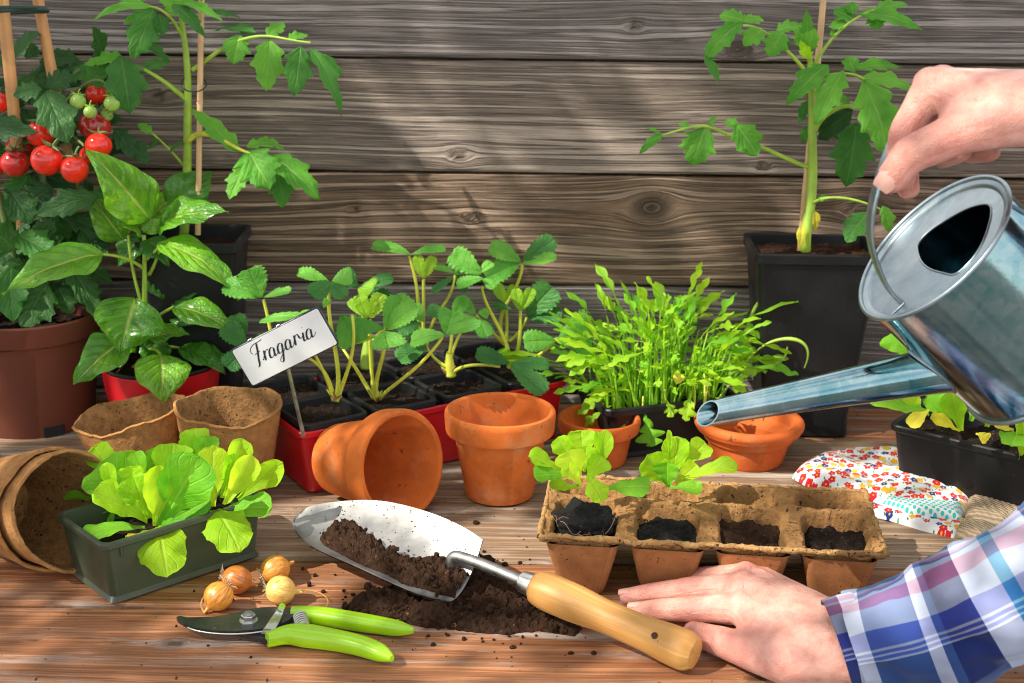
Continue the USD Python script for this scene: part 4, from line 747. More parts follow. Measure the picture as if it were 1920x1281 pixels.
for b, t, w, Yb, Yt, face, side, m, bow in [((84, 172), (128, 272), 72, 1.41, 1.385, .85, .1, Bk, .2), ((80, 168), (25, 180), 40, 1.41, 1.40, .6, 0, Bk, .15), ((86, 165), (140, 140), 44, 1.42, 1.43, .6, 0, Bk, .1), ((-40, 238), (70, 250), 52, 1.40, 1.385, .7, 0, Bk, .12), ((186, 366), (66, 404), 54, 1.39, 1.37, .7, -.1, Bk, .15),
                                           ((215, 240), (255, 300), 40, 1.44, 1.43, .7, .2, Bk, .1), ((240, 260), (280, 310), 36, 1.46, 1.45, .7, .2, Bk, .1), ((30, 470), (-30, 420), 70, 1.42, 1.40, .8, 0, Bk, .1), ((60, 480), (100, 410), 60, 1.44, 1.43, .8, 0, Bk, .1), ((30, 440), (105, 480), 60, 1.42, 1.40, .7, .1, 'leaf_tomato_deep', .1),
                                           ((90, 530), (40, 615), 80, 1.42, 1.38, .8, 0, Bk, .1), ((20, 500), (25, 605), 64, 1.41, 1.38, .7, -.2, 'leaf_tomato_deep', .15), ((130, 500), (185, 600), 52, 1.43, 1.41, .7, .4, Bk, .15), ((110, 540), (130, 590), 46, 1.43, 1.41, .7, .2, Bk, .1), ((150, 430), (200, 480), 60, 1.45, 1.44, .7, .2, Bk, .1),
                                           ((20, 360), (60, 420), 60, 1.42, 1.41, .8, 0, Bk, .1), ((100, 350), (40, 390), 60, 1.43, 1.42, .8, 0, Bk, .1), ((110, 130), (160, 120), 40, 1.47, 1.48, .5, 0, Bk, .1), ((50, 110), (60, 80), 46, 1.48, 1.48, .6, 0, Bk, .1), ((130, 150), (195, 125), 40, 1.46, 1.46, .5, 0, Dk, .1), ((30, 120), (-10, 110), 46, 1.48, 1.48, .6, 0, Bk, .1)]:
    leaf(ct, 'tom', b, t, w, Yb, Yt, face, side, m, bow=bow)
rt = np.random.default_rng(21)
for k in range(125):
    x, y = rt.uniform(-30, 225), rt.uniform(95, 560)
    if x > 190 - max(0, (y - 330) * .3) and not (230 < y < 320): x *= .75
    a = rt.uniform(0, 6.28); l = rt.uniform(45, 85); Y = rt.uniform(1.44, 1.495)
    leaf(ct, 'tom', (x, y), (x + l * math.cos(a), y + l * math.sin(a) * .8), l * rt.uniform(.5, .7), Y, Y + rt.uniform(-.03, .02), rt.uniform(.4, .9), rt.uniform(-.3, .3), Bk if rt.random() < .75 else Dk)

# ---------------------------------------------------------------- stakes and ties
def stake(label, pts, r, m='bamboo'):
    p = [PY(*q) for q in pts]; t = thing('bamboo_stake', label, 'plant stake', p[-1], None); L = []
    me = tube(p, r, 12, 60); ax_ = unit(p[-1] - p[0])
    part(t, 'cane', me, MATS[m], smooth=True)
    n = p[0] * .55 + p[-1] * .45; part(t, 'node', tube([n - ax_ * .0015, n, n + ax_ * .0015], [r * 1.0, r * 1.16, r * 1.0], 12, 7), MATS[m], smooth=True); return t
stake('thick leaning bamboo stake at the far left edge, in front of the bush', [(2, -20, 1.41), (20, 150, 1.42), (40, 400, 1.455), (48, 600, 1.47)], .0062)
stake('thick bamboo stake leaning behind the curly leaf of the cherry tomato', [(68, -20, 1.44), (95, 125, 1.455), (135, 330, 1.475), (172, 560, 1.475)], .0058)
stake('thin pale stake beside the stem of the tall left tomato seedling', [(378, -20, 1.455), (375, 180, 1.455), (371, 440, 1.455)], .0031, 'bamboo_pale')
stake('thin pale stake crossing behind the stem of the right tomato plant', [(1545, -20, 1.485), (1531, 140, 1.475), (1506, 400, 1.456), (1500, 470, 1.452)], .0034, 'bamboo_pale')
t = thing('plant_tie', 'dark green wire tie joining the two thick stakes at the top left', 'plant tie', PY(40, 18, 1.40))
part(t, 'wire', tube([PY(x, y, Y) for x, y, Y in [(-12, 21, 1.392), (20, 19, 1.392), (60, 17, 1.41), (84, 18, 1.422), (87, 21, 1.435), (60, 22, 1.43), (15, 24, 1.415), (-12, 22, 1.40)]], .0021, 8, 40), MATS['twine_green'], smooth=True)
part(t, 'wire', tube([PY(x, y, Y) for x, y, Y in [(-12, 15, 1.392), (20, 14, 1.392), (64, 14, 1.41), (85, 15, 1.43)]], .0018, 8, 40), MATS['twine_green'], smooth=True)
t = thing('plant_tie', 'thin green wire ring round the left tomato stem and its stake', 'plant tie', PY(363, 160, 1.45))
part(t, 'wire', tube([PY(363 + 24 * math.cos(a), 158 + 14 * math.sin(a), 1.456 - .016 * math.sin(a)) for a in np.linspace(0, 6.3, 26)], .0008, 6, 60), MATS['twine_green'], smooth=True)

# ---------------------------------------------------------------- strawberries
def trifol(parent, stalk, r, lfs, m='leaf_strawberry', sm='stem_pale'):
    p = stemp(parent, stalk, r, sm, 'leaf')
    for a in lfs:
        b, t_, w, Yb, Yt, face, side = a[:7]
        leaf(p, 'str', b, t_, w, Yb, Yt, face, side, a[7] if len(a) > 7 and a[7] else m, 'leaflet', **(a[8] if len(a) > 8 else {}))
SD, SYg = 'leaf_strawberry_deep', 'leaf_strawberry_young'
def berry(k, label):
    p = thing('strawberry_plant', label, 'plant', SP[k], 'strawberry plants in the red tray'); return p, SP[k][1]
def crown(p, x, y, Y, s=1.):
    for k in range(6):
        a = rng.uniform(0, 6.28); b = PY(x, y, Y); e = b + np.array([math.cos(a) * .008, math.sin(a) * .008, rng.uniform(.006, .014)]) * s
        part(p, 'stub', tube([b, (b + e) / 2 + [0, 0, .001], e], [.0019 * s, .0015 * s, .0007], 6), MATS['crown_dry' if k % 2 else 'stem_pale'], smooth=True)
p, Y = berry(0, 'strawberry plant right behind the name sign')
crown(p, 628, 752, Y)
trifol(p, [(630, 750, Y), (634, 700, Y), (622, 620, Y), (619, 530, Y)], [.0024, .0016], [((617, 528), (558, 512), 40, Y, Y, .35, -.2), ((620, 528), (585, 556), 44, Y, Y - .02, .7, 0, SD), ((622, 527), (660, 519), 46, Y, Y, .5, .2), ((622, 530), (645, 560), 36, Y, Y - .02, .7, 0, SD)])
trifol(p, [(626, 748, Y), (602, 690, Y), (578, 672, Y - .01)], [.0022, .0013], [])
trifol(p, [(632, 752, Y), (650, 700, Y - .01), (662, 650, Y - .02), (660, 590, Y - .02)], [.0022, .0013], [((640, 590), (664, 648), 66, Y - .0, Y - .01, .8, .1), ((600, 592), (486, 604), 30, Y - .01, Y, .35, 0), ((606, 592), (563, 588), 22, Y, Y, .3, 0), ((607, 578), (616, 560), 18, Y - .01, Y, .4, 0)])
trifol(p, [(625, 750, Y), (610, 705, Y - .015), (592, 668, Y - .02)], [.0022, .0014], [])
p, Y = berry(1, 'strawberry plant with the broad three part leaf right of the name sign')
crown(p, 706, 752, Y)
trifol(p, [(706, 750, Y), (706, 715, Y - .01), (719, 661, Y - .03), (722, 622, Y - .04)], [.0024, .0017], [((722, 617), (754, 562), 60, Y - .04, Y - .03, .75, .1), ((724, 618), (782, 574), 56, Y - .04, Y - .05, .5, .2), ((720, 617), (638, 616), 52, Y - .04, Y - .04, .5, -.1), ((722, 622), (730, 654), 76, Y - .05, Y - .07, .55, 0), ((716, 630), (648, 650), 20, Y - .05, Y - .05, .3, 0, SYg)])
trifol(p, [(702, 748, Y), (697, 700, Y), (694, 600, Y - .01)], [.002, .0016], [((690, 597), (672, 553), 34, Y - .01, Y - .01, .9, -.2, SYg), ((694, 597), (715, 550), 38, Y - .01, Y - .01, .9, .3, SYg), ((688, 596), (654, 563), 22, Y - .01, Y, .6, -.3, SYg)])
trifol(p, [(700, 746, Y), (676, 705, Y), (655, 672, Y - .01), (640, 650, Y)], [.0022, .0013], [])
trifol(p, [(712, 748, Y), (740, 722, Y - .03), (790, 680, Y - .06), (830, 632, Y - .07)], [.002, .0015], [((834, 628), (770, 640), 46, Y - .07, Y - .06, .5, -.1), ((836, 628), (850, 584), 62, Y - .07, Y - .06, .7, .1), ((838, 628), (902, 608), 34, Y - .07, Y - .08, .45, .1), ((846, 600), (846, 582), 12, Y - .06, Y - .06, .8, 0)])
p, Y = berry(2, 'strawberry plant with one drooping leaf behind the upright clay pot')
crown(p, 842, 706, Y, 1.1)
stemp(p, [(846, 706, Y), (843, 680, Y), (842, 660, Y)], [.0055, .0048, .003], 'stem_pale', 'crown')
trifol(p, [(843, 668, Y), (846, 640, Y), (848, 600, Y + .01)], [.002, .0014], [((848, 600), (800, 580), 34, Y + .01, Y + .01, .5, 0, SD), ((848, 598), (872, 560), 34, Y + .01, Y + .01, .6, 0)])
trifol(p, [(845, 670, Y), (856, 640, Y + .01), (866, 620, Y + .01)], [.002, .0014], [])
trifol(p, [(838, 688, Y), (815, 672, Y), (800, 650, Y)], [.002, .0012], [((800, 648), (747, 676), 50, Y, Y - .02, .6, -.2, SD), ((798, 640), (745, 610), 44, Y + .01, Y + .02, .5, 0, SD)])
trifol(p, [(850, 698, Y), (885, 685, Y - .02), (938, 688, Y - .03)], [.002, .0014], [((955, 682), (892, 662), 40, Y - .03, Y - .03, .6, 0, SD), ((958, 682), (1030, 686), 36, Y - .03, Y - .03, .5, .2, SD), ((957, 684), (1022, 738), 50, Y - .03, Y - .06, .7, .2, SD)])
p, Y = berry(3, 'strawberry plant with the large round leaf beside the rocket')
trifol(p, [(958, 690, Y), (970, 660, Y), (975, 620, Y), (976, 582, Y)], [.0026, .0016], [((974, 582), (968, 541), 26, Y, Y, .9, -.2, SYg), ((977, 582), (998, 540), 26, Y, Y, .9, .2, SYg)])
trifol(p, [(954, 690, Y), (952, 655, Y), (925, 595, Y), (904, 538, Y - .01)], [.0026, .0019, .0014], [((903, 515), (846, 476), 52, Y, Y + .01, .75, -.1), ((906, 522), (856, 536), 34, Y - .02, Y - .02, .45, 0), ((905, 522), (927, 541), 26, Y - .01, Y - .02, .6, .2), ((900, 512), (922, 492), 24, Y, Y + .01, .4, 0)])
trifol(p, [(960, 694, Y), (1000, 672, Y - .01), (1040, 645, Y - .02)], [.002, .0014], [((1042, 639), (982, 642), 50, Y - .02, Y - .03, .75, -.2), ((1046, 636), (1104, 622), 96, Y - .02, Y - .03, .8, .2, None, {'cup': -.25, 'fold': 0.}), ((1042, 645), (1046, 655), 10, Y - .02, Y - .02, .8, 0)])
p, Y = berry(4, 'strawberry plant at the left end of the back row, against the wall side')
trifol(p, [(515, 690, Y), (503, 600, Y), (494, 562, Y)], [.0022, .0015], [((491, 558), (467, 504), 62, Y, Y, .85, -.1), ((488, 558), (420, 534), 48, Y, Y + .01, .6, -.3), ((494, 558), (546, 546), 30, Y, Y - .01, .4, .2)])
trifol(p, [(512, 690, Y), (480, 670, Y), (462, 650, Y)], [.0018, .0012], [((462, 652), (420, 610), 50, Y, Y, .7, 0, SD), ((462, 655), (425, 690), 46, Y, Y - .02, .7, 0, SD), ((466, 652), (505, 640), 40, Y, Y, .6, 0, SD), ((455, 640), (440, 590), 44, Y + .01, Y + .01, .7, 0, SD)])
p, Y = berry(5, 'strawberry plant with dark round leaves, second in the back row')
stemp(p, [(688, 690, Y), (689, 660, Y), (690, 635, Y)], [.0075, .0065, .004], 'stem_green', 'crown')
trifol(p, [(690, 650, Y), (680, 590, Y), (673, 542, Y)], [.0022, .0015], [((671, 540), (640, 514), 44, Y, Y, .5, -.2, SD), ((674, 540), (698, 545), 56, Y, Y - .01, .7, .2, SYg), ((676, 538), (738, 524), 38, Y, Y, .4, .2, SD), ((680, 545), (728, 570), 52, Y + .01, Y, .7, .2, SD)])
trifol(p, [(692, 650, Y), (730, 610, Y), (775, 592, Y)], [.002, .0013], [((785, 600), (738, 560), 46, Y - .02, Y - .02, .6, -.2), ((790, 606), (745, 620), 40, Y - .02, Y - .03, .6, 0, SD), ((795, 604), (770, 575), 40, Y - .01, Y, .5, 0)])
p, Y = berry(6, 'strawberry plant with two tall narrow stalks in the back row')
trifol(p, [(785, 650, Y), (784, 571, Y), (779, 526, Y), (766, 480, Y)], [.0022, .0015], [((769, 477), (697, 462), 36, Y, Y, .4, -.1, None, {'bow': .14}), ((772, 477), (836, 469), 30, Y, Y, .35, .1, None, {'bow': .16})])
trifol(p, [(792, 650, Y), (794, 579, Y), (794, 525, Y)], [.0022, .0016], [((793, 522), (783, 478), 26, Y, Y, .9, -.3, SYg), ((795, 522), (812, 480), 26, Y, Y, .9, .3, SYg)])
trifol(p, [(800, 650, Y), (819, 592, Y), (838, 563, Y - .01), (853, 516, Y - .01)], [.002, .0014], [((851, 512), (813, 500), 22, Y - .01, Y, .4, 0), ((853, 518), (810, 549), 20, Y - .01, Y - .02, .6, -.3, SD), ((856, 516), (873, 548), 18, Y - .01, Y - .01, .7, .3, SD), ((852, 515), (870, 500), 26, Y - .01, Y, .6, .2)])
p, Y = berry(7, 'strawberry plant with the highest spreading leaf, right end of the back row')
trifol(p, [(945, 640, Y), (950, 569, Y), (965, 542, Y), (979, 497, Y)], [.0024, .0016], [((976, 490), (918, 462), 44, Y, Y, .6, -.1), ((974, 494), (911, 522), 50, Y, Y - .02, .75, -.1), ((980, 488), (1040, 450), 44, Y, Y + .01, .6, .2, SD), ((980, 494), (1044, 484), 34, Y, Y - .01, .45, .2)])
trifol(p, [(950, 640, Y), (950, 600, Y), (949, 568, Y)], [.002, .0016], [((948, 568), (931, 532), 26, Y, Y, .9, -.3, SYg), ((950, 568), (966, 534), 26, Y, Y, .9, .3, SYg), ((960, 580), (924, 574), 26, Y - .01, Y - .01, .35, 0, SD)])
trifol(p, [(955, 640, Y), (975, 620, Y), (988, 595, Y)], [.002, .0013], [((988, 592), (1036, 538), 66, Y, Y, .75, .1, SD), ((990, 596), (1054, 594), 44, Y, Y - .01, .6, .2, SD)])
trifol(p, [(950, 650, Y), (920, 620, Y - .03), (894, 592, Y - .05)], [.002, .0013], [((892, 588), (858, 562), 34, Y - .05, Y - .04, .6, -.1), ((892, 594), (874, 604), 28, Y - .05, Y - .06, .6, -.1), ((896, 596), (913, 633), 38, Y - .05, Y - .07, .8, .2), ((896, 586), (916, 590), 26, Y - .05, Y - .05, .6, .2)])

# ---------------------------------------------------------------- rocket seedlings
ro = thing('rocket_seedlings', 'dense clump of feathery rocket seedlings in the black tray', 'plant', ROC + [0, 0, .05])
rr = np.random.default_rng(33); cr, sr = math.cos(ROR), math.sin(ROR)
def rocket(b, h, lean, w, m, droop=.0, sd=0):
    """one seedling leaf: pale stalk and lobed blade in one mesh"""
    tipv = b + np.array([lean[0], lean[1], h]); k = .62; j = b + np.array([lean[0] * .32, lean[1] * .32, h * k])
    e = tipv + np.array([lean[0] * .45 + rr.normal(0, .013), lean[1] * .5 - .004 + rr.normal(0, .007), -droop * h])
    v, f, uv = blade('roc', j, e, w, unit(np.array([-lean[0], -lean[1] - .02, .015 + abs(h) * .2])), bow=.22, fold=.2, wave=.25, sd=sd, nv=4, nu=26)
    s = tube([b, (b + j) / 2 + np.array([lean[0], lean[1], 0]) * -.04, j], [.0012, .0010, .0008], 5, 7)
    V = np.vstack([v, s.vertices]); F = np.vstack([f, s.faces + len(v)]); U = np.vstack([uv, np.tile([.1, .5], (len(s.vertices), 1))])
    part(ro, 'leaf', (V, F), MATS[m], smooth=True, uv=U)
RM = ['leaf_rocket', 'leaf_rocket', 'leaf_lettuce', 'leaf_rocket', 'leaf_lettuce_green', 'leaf_lettuce']
for k in range(235):
    u, v = rr.uniform(-.066, .066), rr.uniform(-.036, .036); b = ROC + [u * cr - v * sr, u * sr + v * cr, .047]
    mid = 1 - (u / .09)**2; h = rr.uniform(.035, .132) * (.70 + .30 * mid); out = np.array([u / .066 * .035 + rr.normal(0, .014), v / .036 * .014 + rr.normal(0, .012)])
    rocket(b, h, out, rr.uniform(.0065, .0145) * (1 if k % 5 else 1.45), RM[k % 6], rr.uniform(-.15, .55), k)
for b_, t_, w_, Yb_, Yt_, bw in [((1205, 762), (1222, 838), 50, 1.36, 1.335, .12), ((1150, 742), (1084, 778), 20, 1.38, 1.365, .35), ((1150, 760), (1096, 800), 18, 1.37, 1.36, .3), ((1190, 765), (1158, 800), 24, 1.365, 1.35, .2), ((1300, 720), (1285, 790), 30, 1.365, 1.35, .1), ((1245, 740), (1262, 782), 24, 1.36, 1.35, .1), ((1330, 740), (1372, 772), 26, 1.38, 1.37, .25), ((1320, 700), (1400, 735), 30, 1.39, 1.38, .3), ((1340, 690), (1420, 700), 28, 1.41, 1.40, .2)]:
    leaf(ro, 'roc', b_, t_, w_ * 1.25, Yb_, Yt_, .6, 0, 'leaf_rocket' if w_ != 50 else 'leaf_lettuce_green', bow=bw, wave=.2)
    if w_ < 60: part(ro, 'stalk', tube([Tz(min(max(b_[0], 1160), 1320), 768, .05), (PY(*b_, Yb_) + Tz(min(max(b_[0], 1160), 1320), 768, .05)) / 2 + [0, 0, .012], PY(*b_, Yb_)], [.0012, .001, .0008], 6, 14), MATS['stem_pale'], smooth=True)
for pts in ([(1330, 760, 1.40), (1390, 690, 1.40), (1450, 640, 1.40), (1500, 640, 1.39), (1508, 690, 1.39)], [(1340, 740, 1.42), (1400, 690, 1.42), (1470, 670, 1.41), (1476, 650, 1.41)], [(1340, 700, 1.43), (1390, 640, 1.43), (1410, 590, 1.43), (1430, 560, 1.43), (1442, 568, 1.42)]):
    part(ro, 'tendril', tube([PY(*q) for q in pts], [.0012, .001, .0009, .0022, .0006], 6, 40), MATS['stem_green'], smooth=True)
leaf(ro, 'pep', (1275, 700), (1268, 722), 22, 1.36, 1.355, .8, 0, 'leaf_yellow', label='single yellowed seed leaf')

# ---------------------------------------------------------------- lettuces
Lt, Lg, Ll = 'leaf_lettuce', 'leaf_lettuce_green', 'leaf_lettuce_lit'
def lettuce(label, base, data, dx=0, dy=0):
    p = thing('lettuce', label, 'lettuce', base, None)
    for a in data:
        b, t_, w, Yb, Yt, face, side, m = a[:8]; kw = dict(a[8]) if len(a) > 8 else {}
        leaf(p, kw.pop('kind', 'let'), b, t_, w, Yb, Yt, face, side, m, **kw)
    return p
ya = 1.083
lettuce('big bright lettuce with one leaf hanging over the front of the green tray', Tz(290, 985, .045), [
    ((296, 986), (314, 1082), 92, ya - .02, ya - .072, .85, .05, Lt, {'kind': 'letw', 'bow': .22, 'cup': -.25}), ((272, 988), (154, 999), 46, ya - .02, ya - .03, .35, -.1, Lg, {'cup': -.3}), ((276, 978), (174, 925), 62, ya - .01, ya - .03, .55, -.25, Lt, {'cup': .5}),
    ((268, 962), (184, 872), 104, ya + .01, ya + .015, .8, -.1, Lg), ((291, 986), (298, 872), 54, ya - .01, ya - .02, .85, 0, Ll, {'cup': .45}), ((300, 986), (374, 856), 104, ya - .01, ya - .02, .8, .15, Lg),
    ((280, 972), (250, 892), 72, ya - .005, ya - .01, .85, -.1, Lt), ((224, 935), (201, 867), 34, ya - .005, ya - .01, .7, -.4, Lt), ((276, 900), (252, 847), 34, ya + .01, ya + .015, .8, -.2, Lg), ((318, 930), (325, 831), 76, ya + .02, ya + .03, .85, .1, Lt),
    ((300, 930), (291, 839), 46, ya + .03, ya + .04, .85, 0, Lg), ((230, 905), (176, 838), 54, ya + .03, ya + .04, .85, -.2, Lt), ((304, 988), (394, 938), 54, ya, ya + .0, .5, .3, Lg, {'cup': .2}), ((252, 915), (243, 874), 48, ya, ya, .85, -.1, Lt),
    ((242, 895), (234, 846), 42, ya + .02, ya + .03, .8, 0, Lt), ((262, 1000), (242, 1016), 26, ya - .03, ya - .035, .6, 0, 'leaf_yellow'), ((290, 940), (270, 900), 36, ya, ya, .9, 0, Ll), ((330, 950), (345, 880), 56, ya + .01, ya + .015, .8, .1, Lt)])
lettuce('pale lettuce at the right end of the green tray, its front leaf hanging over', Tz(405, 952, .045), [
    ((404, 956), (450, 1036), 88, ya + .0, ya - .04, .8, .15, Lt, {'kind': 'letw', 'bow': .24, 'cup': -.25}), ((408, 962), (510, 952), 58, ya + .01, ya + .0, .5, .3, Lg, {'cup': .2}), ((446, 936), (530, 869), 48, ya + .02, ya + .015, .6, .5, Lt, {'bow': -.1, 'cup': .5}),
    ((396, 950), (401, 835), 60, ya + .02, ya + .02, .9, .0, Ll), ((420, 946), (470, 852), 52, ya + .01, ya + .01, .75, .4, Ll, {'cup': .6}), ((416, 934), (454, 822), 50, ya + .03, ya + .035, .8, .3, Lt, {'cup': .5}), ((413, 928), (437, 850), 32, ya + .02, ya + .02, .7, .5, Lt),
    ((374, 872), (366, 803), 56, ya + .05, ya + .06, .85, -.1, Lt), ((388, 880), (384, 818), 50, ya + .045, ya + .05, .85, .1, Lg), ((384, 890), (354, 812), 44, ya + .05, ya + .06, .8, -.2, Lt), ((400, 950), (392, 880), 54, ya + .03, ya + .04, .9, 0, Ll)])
lettuce('tiny lettuce seedling with thin leaves at the left inside the green tray', Tz(214, 958, .045), [((218, 955), (190, 959), 14, ya + .02, ya + .015, .6, -.2, Lg), ((214, 950), (206, 981), 12, ya + .02, ya + .01, .7, 0, Lg), ((176, 912), (129, 909), 20, ya + .06, ya + .06, .5, -.1, Lg), ((182, 938), (119, 931), 24, ya + .04, ya + .04, .4, -.1, Lg), ((216, 956), (180, 936), 12, ya + .03, ya + .04, .6, 0, Lg)])
ys = PT0[1] + .046
def root_ball(parent, c, seed, s=1.):
    ic = trimesh.creation.icosphere(4); v = ic.vertices * np.array([.026, .023, .021]) * s; v = v * (1 + .75 * fbm(ic.vertices + seed, 2.6, 5, seed)[:, None]); part(parent, 'root_ball', (v + c, ic.faces), MATS['soil_wet'], smooth=True)
    r = np.random.default_rng(seed)
    for k in range(14):
        a = r.uniform(3.2, 6.2); sg_ = r.choice([-1, 1]) * r.uniform(.05, .35); z0_ = r.uniform(-.004, .016); q = [np.array([math.cos(a + d * sg_) * .0265 * s, math.sin(a + d * sg_) * .0235 * s, z0_ - d * r.uniform(.001, .005)]) + c + r.normal(0, .0006, 3) for d in range(4)]
        part(parent, 'root', tube(q, .0002, 4, 12), MATS['crown_dry' if k % 3 else 'root_fibre'], smooth=True)
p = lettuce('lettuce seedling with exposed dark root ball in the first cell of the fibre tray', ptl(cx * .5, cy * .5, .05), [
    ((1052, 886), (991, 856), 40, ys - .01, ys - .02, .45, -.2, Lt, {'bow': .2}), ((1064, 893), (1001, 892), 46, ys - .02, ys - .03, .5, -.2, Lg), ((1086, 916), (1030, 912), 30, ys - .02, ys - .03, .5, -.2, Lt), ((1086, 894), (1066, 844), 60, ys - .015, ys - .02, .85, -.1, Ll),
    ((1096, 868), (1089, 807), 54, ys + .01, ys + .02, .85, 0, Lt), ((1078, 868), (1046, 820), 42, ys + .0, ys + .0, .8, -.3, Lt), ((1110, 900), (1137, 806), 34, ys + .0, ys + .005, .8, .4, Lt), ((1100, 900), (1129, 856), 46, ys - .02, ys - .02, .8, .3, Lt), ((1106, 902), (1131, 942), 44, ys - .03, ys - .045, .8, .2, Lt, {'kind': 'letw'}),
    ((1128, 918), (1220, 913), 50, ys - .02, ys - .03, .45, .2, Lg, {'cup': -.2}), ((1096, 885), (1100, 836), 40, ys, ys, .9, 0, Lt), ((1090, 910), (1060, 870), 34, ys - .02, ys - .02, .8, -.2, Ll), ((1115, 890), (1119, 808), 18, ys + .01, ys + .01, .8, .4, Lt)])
root_ball(p, ptl(cx * .5, .044, .050), 3)
p = lettuce('smaller lettuce seedling standing in the second cell of the fibre tray', ptl(cx * 1.5, .060, .05), [
    ((1256, 908), (1213, 853), 62, ys + .02, ys + .01, .8, -.2, Lt), ((1262, 900), (1270, 818), 52, ys + .03, ys + .035, .85, 0, Lt), ((1254, 860), (1253, 806), 13, ys + .03, ys + .03, .9, .4, Lt), ((1284, 872), (1322, 830), 46, ys + .03, ys + .04, .7, .3, Lt), ((1280, 898), (1384, 876), 38, ys + .02, ys + .01, .45, .2, Lt, {'bow': .18}),
    ((1256, 914), (1316, 922), 34, ys + .01, ys + .0, .5, .2, Lg, {'bow': .2}), ((1266, 906), (1308, 872), 40, ys + .02, ys + .02, .7, .3, Ll), ((1252, 914), (1250, 866), 48, ys + .015, ys + .01, .85, -.1, Lg)])
yb = BTC[1]
lettuce('loose leaved lettuces with yellow outer leaves in the right edge tray', BTC + [0, 0, .05], [
    ((1712, 676), (1674, 622), 62, yb + .04, yb + .06, .8, -.2, Lg), ((1742, 776), (1631, 754), 58, yb - .02, yb - .04, .45, -.2, Lg), ((1725, 780), (1700, 740), 40, yb, yb, .7, 0, Lt), ((1742, 768), (1706, 801), 32, yb - .035, yb - .05, .7, -.2, 'leaf_yellow'), ((1802, 808), (1785, 735), 52, yb - .03, yb - .02, .85, 0, Lt),
    ((1782, 790), (1738, 742), 34, yb - .02, yb - .01, .7, -.2, Lg), ((1800, 808), (1744, 784), 32, yb - .03, yb - .035, .5, 0, 'leaf_yellow'), ((1910, 810), (1896, 838), 58, yb - .05, yb - .07, .8, -.1, Lg, {'kind': 'letw'}), ((1900, 808), (1862, 790), 36, yb - .04, yb - .05, .6, -.2, 'leaf_yellow'), ((1912, 862), (1918, 776), 40, yb - .05, yb - .05, .7, .3, Lt),
    ((1820, 790), (1840, 730), 50, yb, yb + .02, .8, .1, Lg), ((1760, 770), (1750, 700), 60, yb + .01, yb + .03, .8, 0, Lg), ((1850, 800), (1880, 740), 50, yb, yb, .8, .1, Lt), ((1830, 812), (1852, 826), 26, yb - .045, yb - .05, .6, 0, 'leaf_yellow'), ((1700, 760), (1660, 735), 44, yb + .02, yb + .03, .6, 0, Lt), ((1735, 720), (1705, 640), 50, yb + .05, yb + .06, .8, 0, Lg)])
# ---------------------------------------------------------------- trowel
def curve(pts, n): return spline([Tz(x, y, z) for x, y, z in pts], n)
NU, NT = 60, 25
Bk_ = curve([(551, 979, .030), (566, 957, .036), (620, 942, .044), (700, 938, .050), (780, 953, .052), (860, 984, .050), (905, 1012, .046)], NU)
Fr_ = curve([(551, 982, .0295), (578, 1018, .026), (640, 1048, .024), (700, 1075, .022), (760, 1102, .018), (815, 1121, .012), (846, 1127, .008)], NU)
tq = np.linspace(0, 1, NT)
def blade_pt(u, t):
    B = np.stack([np.interp(u, np.linspace(0, 1, NU), Bk_[:, k]) for k in range(3)], -1); F = np.stack([np.interp(u, np.linspace(0, 1, NU), Fr_[:, k]) for k in range(3)], -1)
    sag = .016 * np.minimum(1, .25 + np.asarray(u) * 1.3); t = np.asarray(t)
    return B * (1 - t)[..., None] + F * t[..., None] - np.array([0, .25, 1.]) * (sag * 4 * t * (1 - t) * .62)[..., None]
Ug, Tg = np.meshgrid(np.linspace(0, 1, NU), tq, indexing='ij'); Pb = blade_pt(Ug, Tg).reshape(-1, 3)
heel = np.array([.010, -.004, -.002]) * 0
fb = quads(NU, NT); mb = trimesh.Trimesh(Pb, fb, process=False); nb_ = mb.vertex_normals; sgn = 1 if nb_[:, 2].mean() > 0 else -1
lo = Pb - nb_ * sgn * .0013; n_ = len(Pb); idx = np.arange(n_).reshape(NU, NT); ring = np.r_[idx[:, 0], idx[-1, 1:], idx[-2::-1, -1], idx[0, -2:0:-1]]
sk = np.vstack([np.stack([ring, np.roll(ring, -1), np.roll(ring, -1) + n_], 1), np.stack([ring, np.roll(ring, -1) + n_, ring + n_], 1)])
tw = thing('trowel', 'garden trowel with steel blade full of earth and a pale wooden handle', 'trowel', Tz(860, 1110, 0))
part(tw, 'blade', fixn(trimesh.Trimesh(np.vstack([Pb, lo]), np.vstack([fb, fb[:, ::-1] + n_, sk]), process=False)), MATS['trowel_steel'], smooth=40)
H0, H1 = Tz(980, 1090, .033), Tz(1304, 1228, .0155); hx_ = unit(H1 - H0); HL = np.linalg.norm(H1 - H0)
part(tw, 'tang', tube([Tz(852, 1108, .010), Tz(847, 1078, .019), Tz(845, 1056, .029), Tz(850, 1045, .0345), Tz(864, 1045, .0365), Tz(890, 1053, .037), Tz(940, 1073, .0355), H0 + hx_ * .004], .0048, 16, 70), MATS['steel_dull'], smooth=True)
part(tw, 'ferrule', revolve([(.0048, -.0015), (.0078, -.0015), (.0086, 0), (.0100, .012), (.0102, .0155), (.0095, .0165)], 40, hx_, H0), MATS['steel'], smooth=35)
hp = PchipInterpolator([.010, .0115, .016, .026, .045, .08, .112, HL - .02, HL - .009, HL - .004], [.0102, .0122, .0140, .0152, .0150, .0128, .0134, .0152, .0154, .0140])
zz = np.linspace(.010, HL - .004, 60); prof = [(.0095, .012)] + [(float(hp(z)), z) for z in zz] + [(.0118, HL - .0012), (.0112, HL), (.0004, HL)]
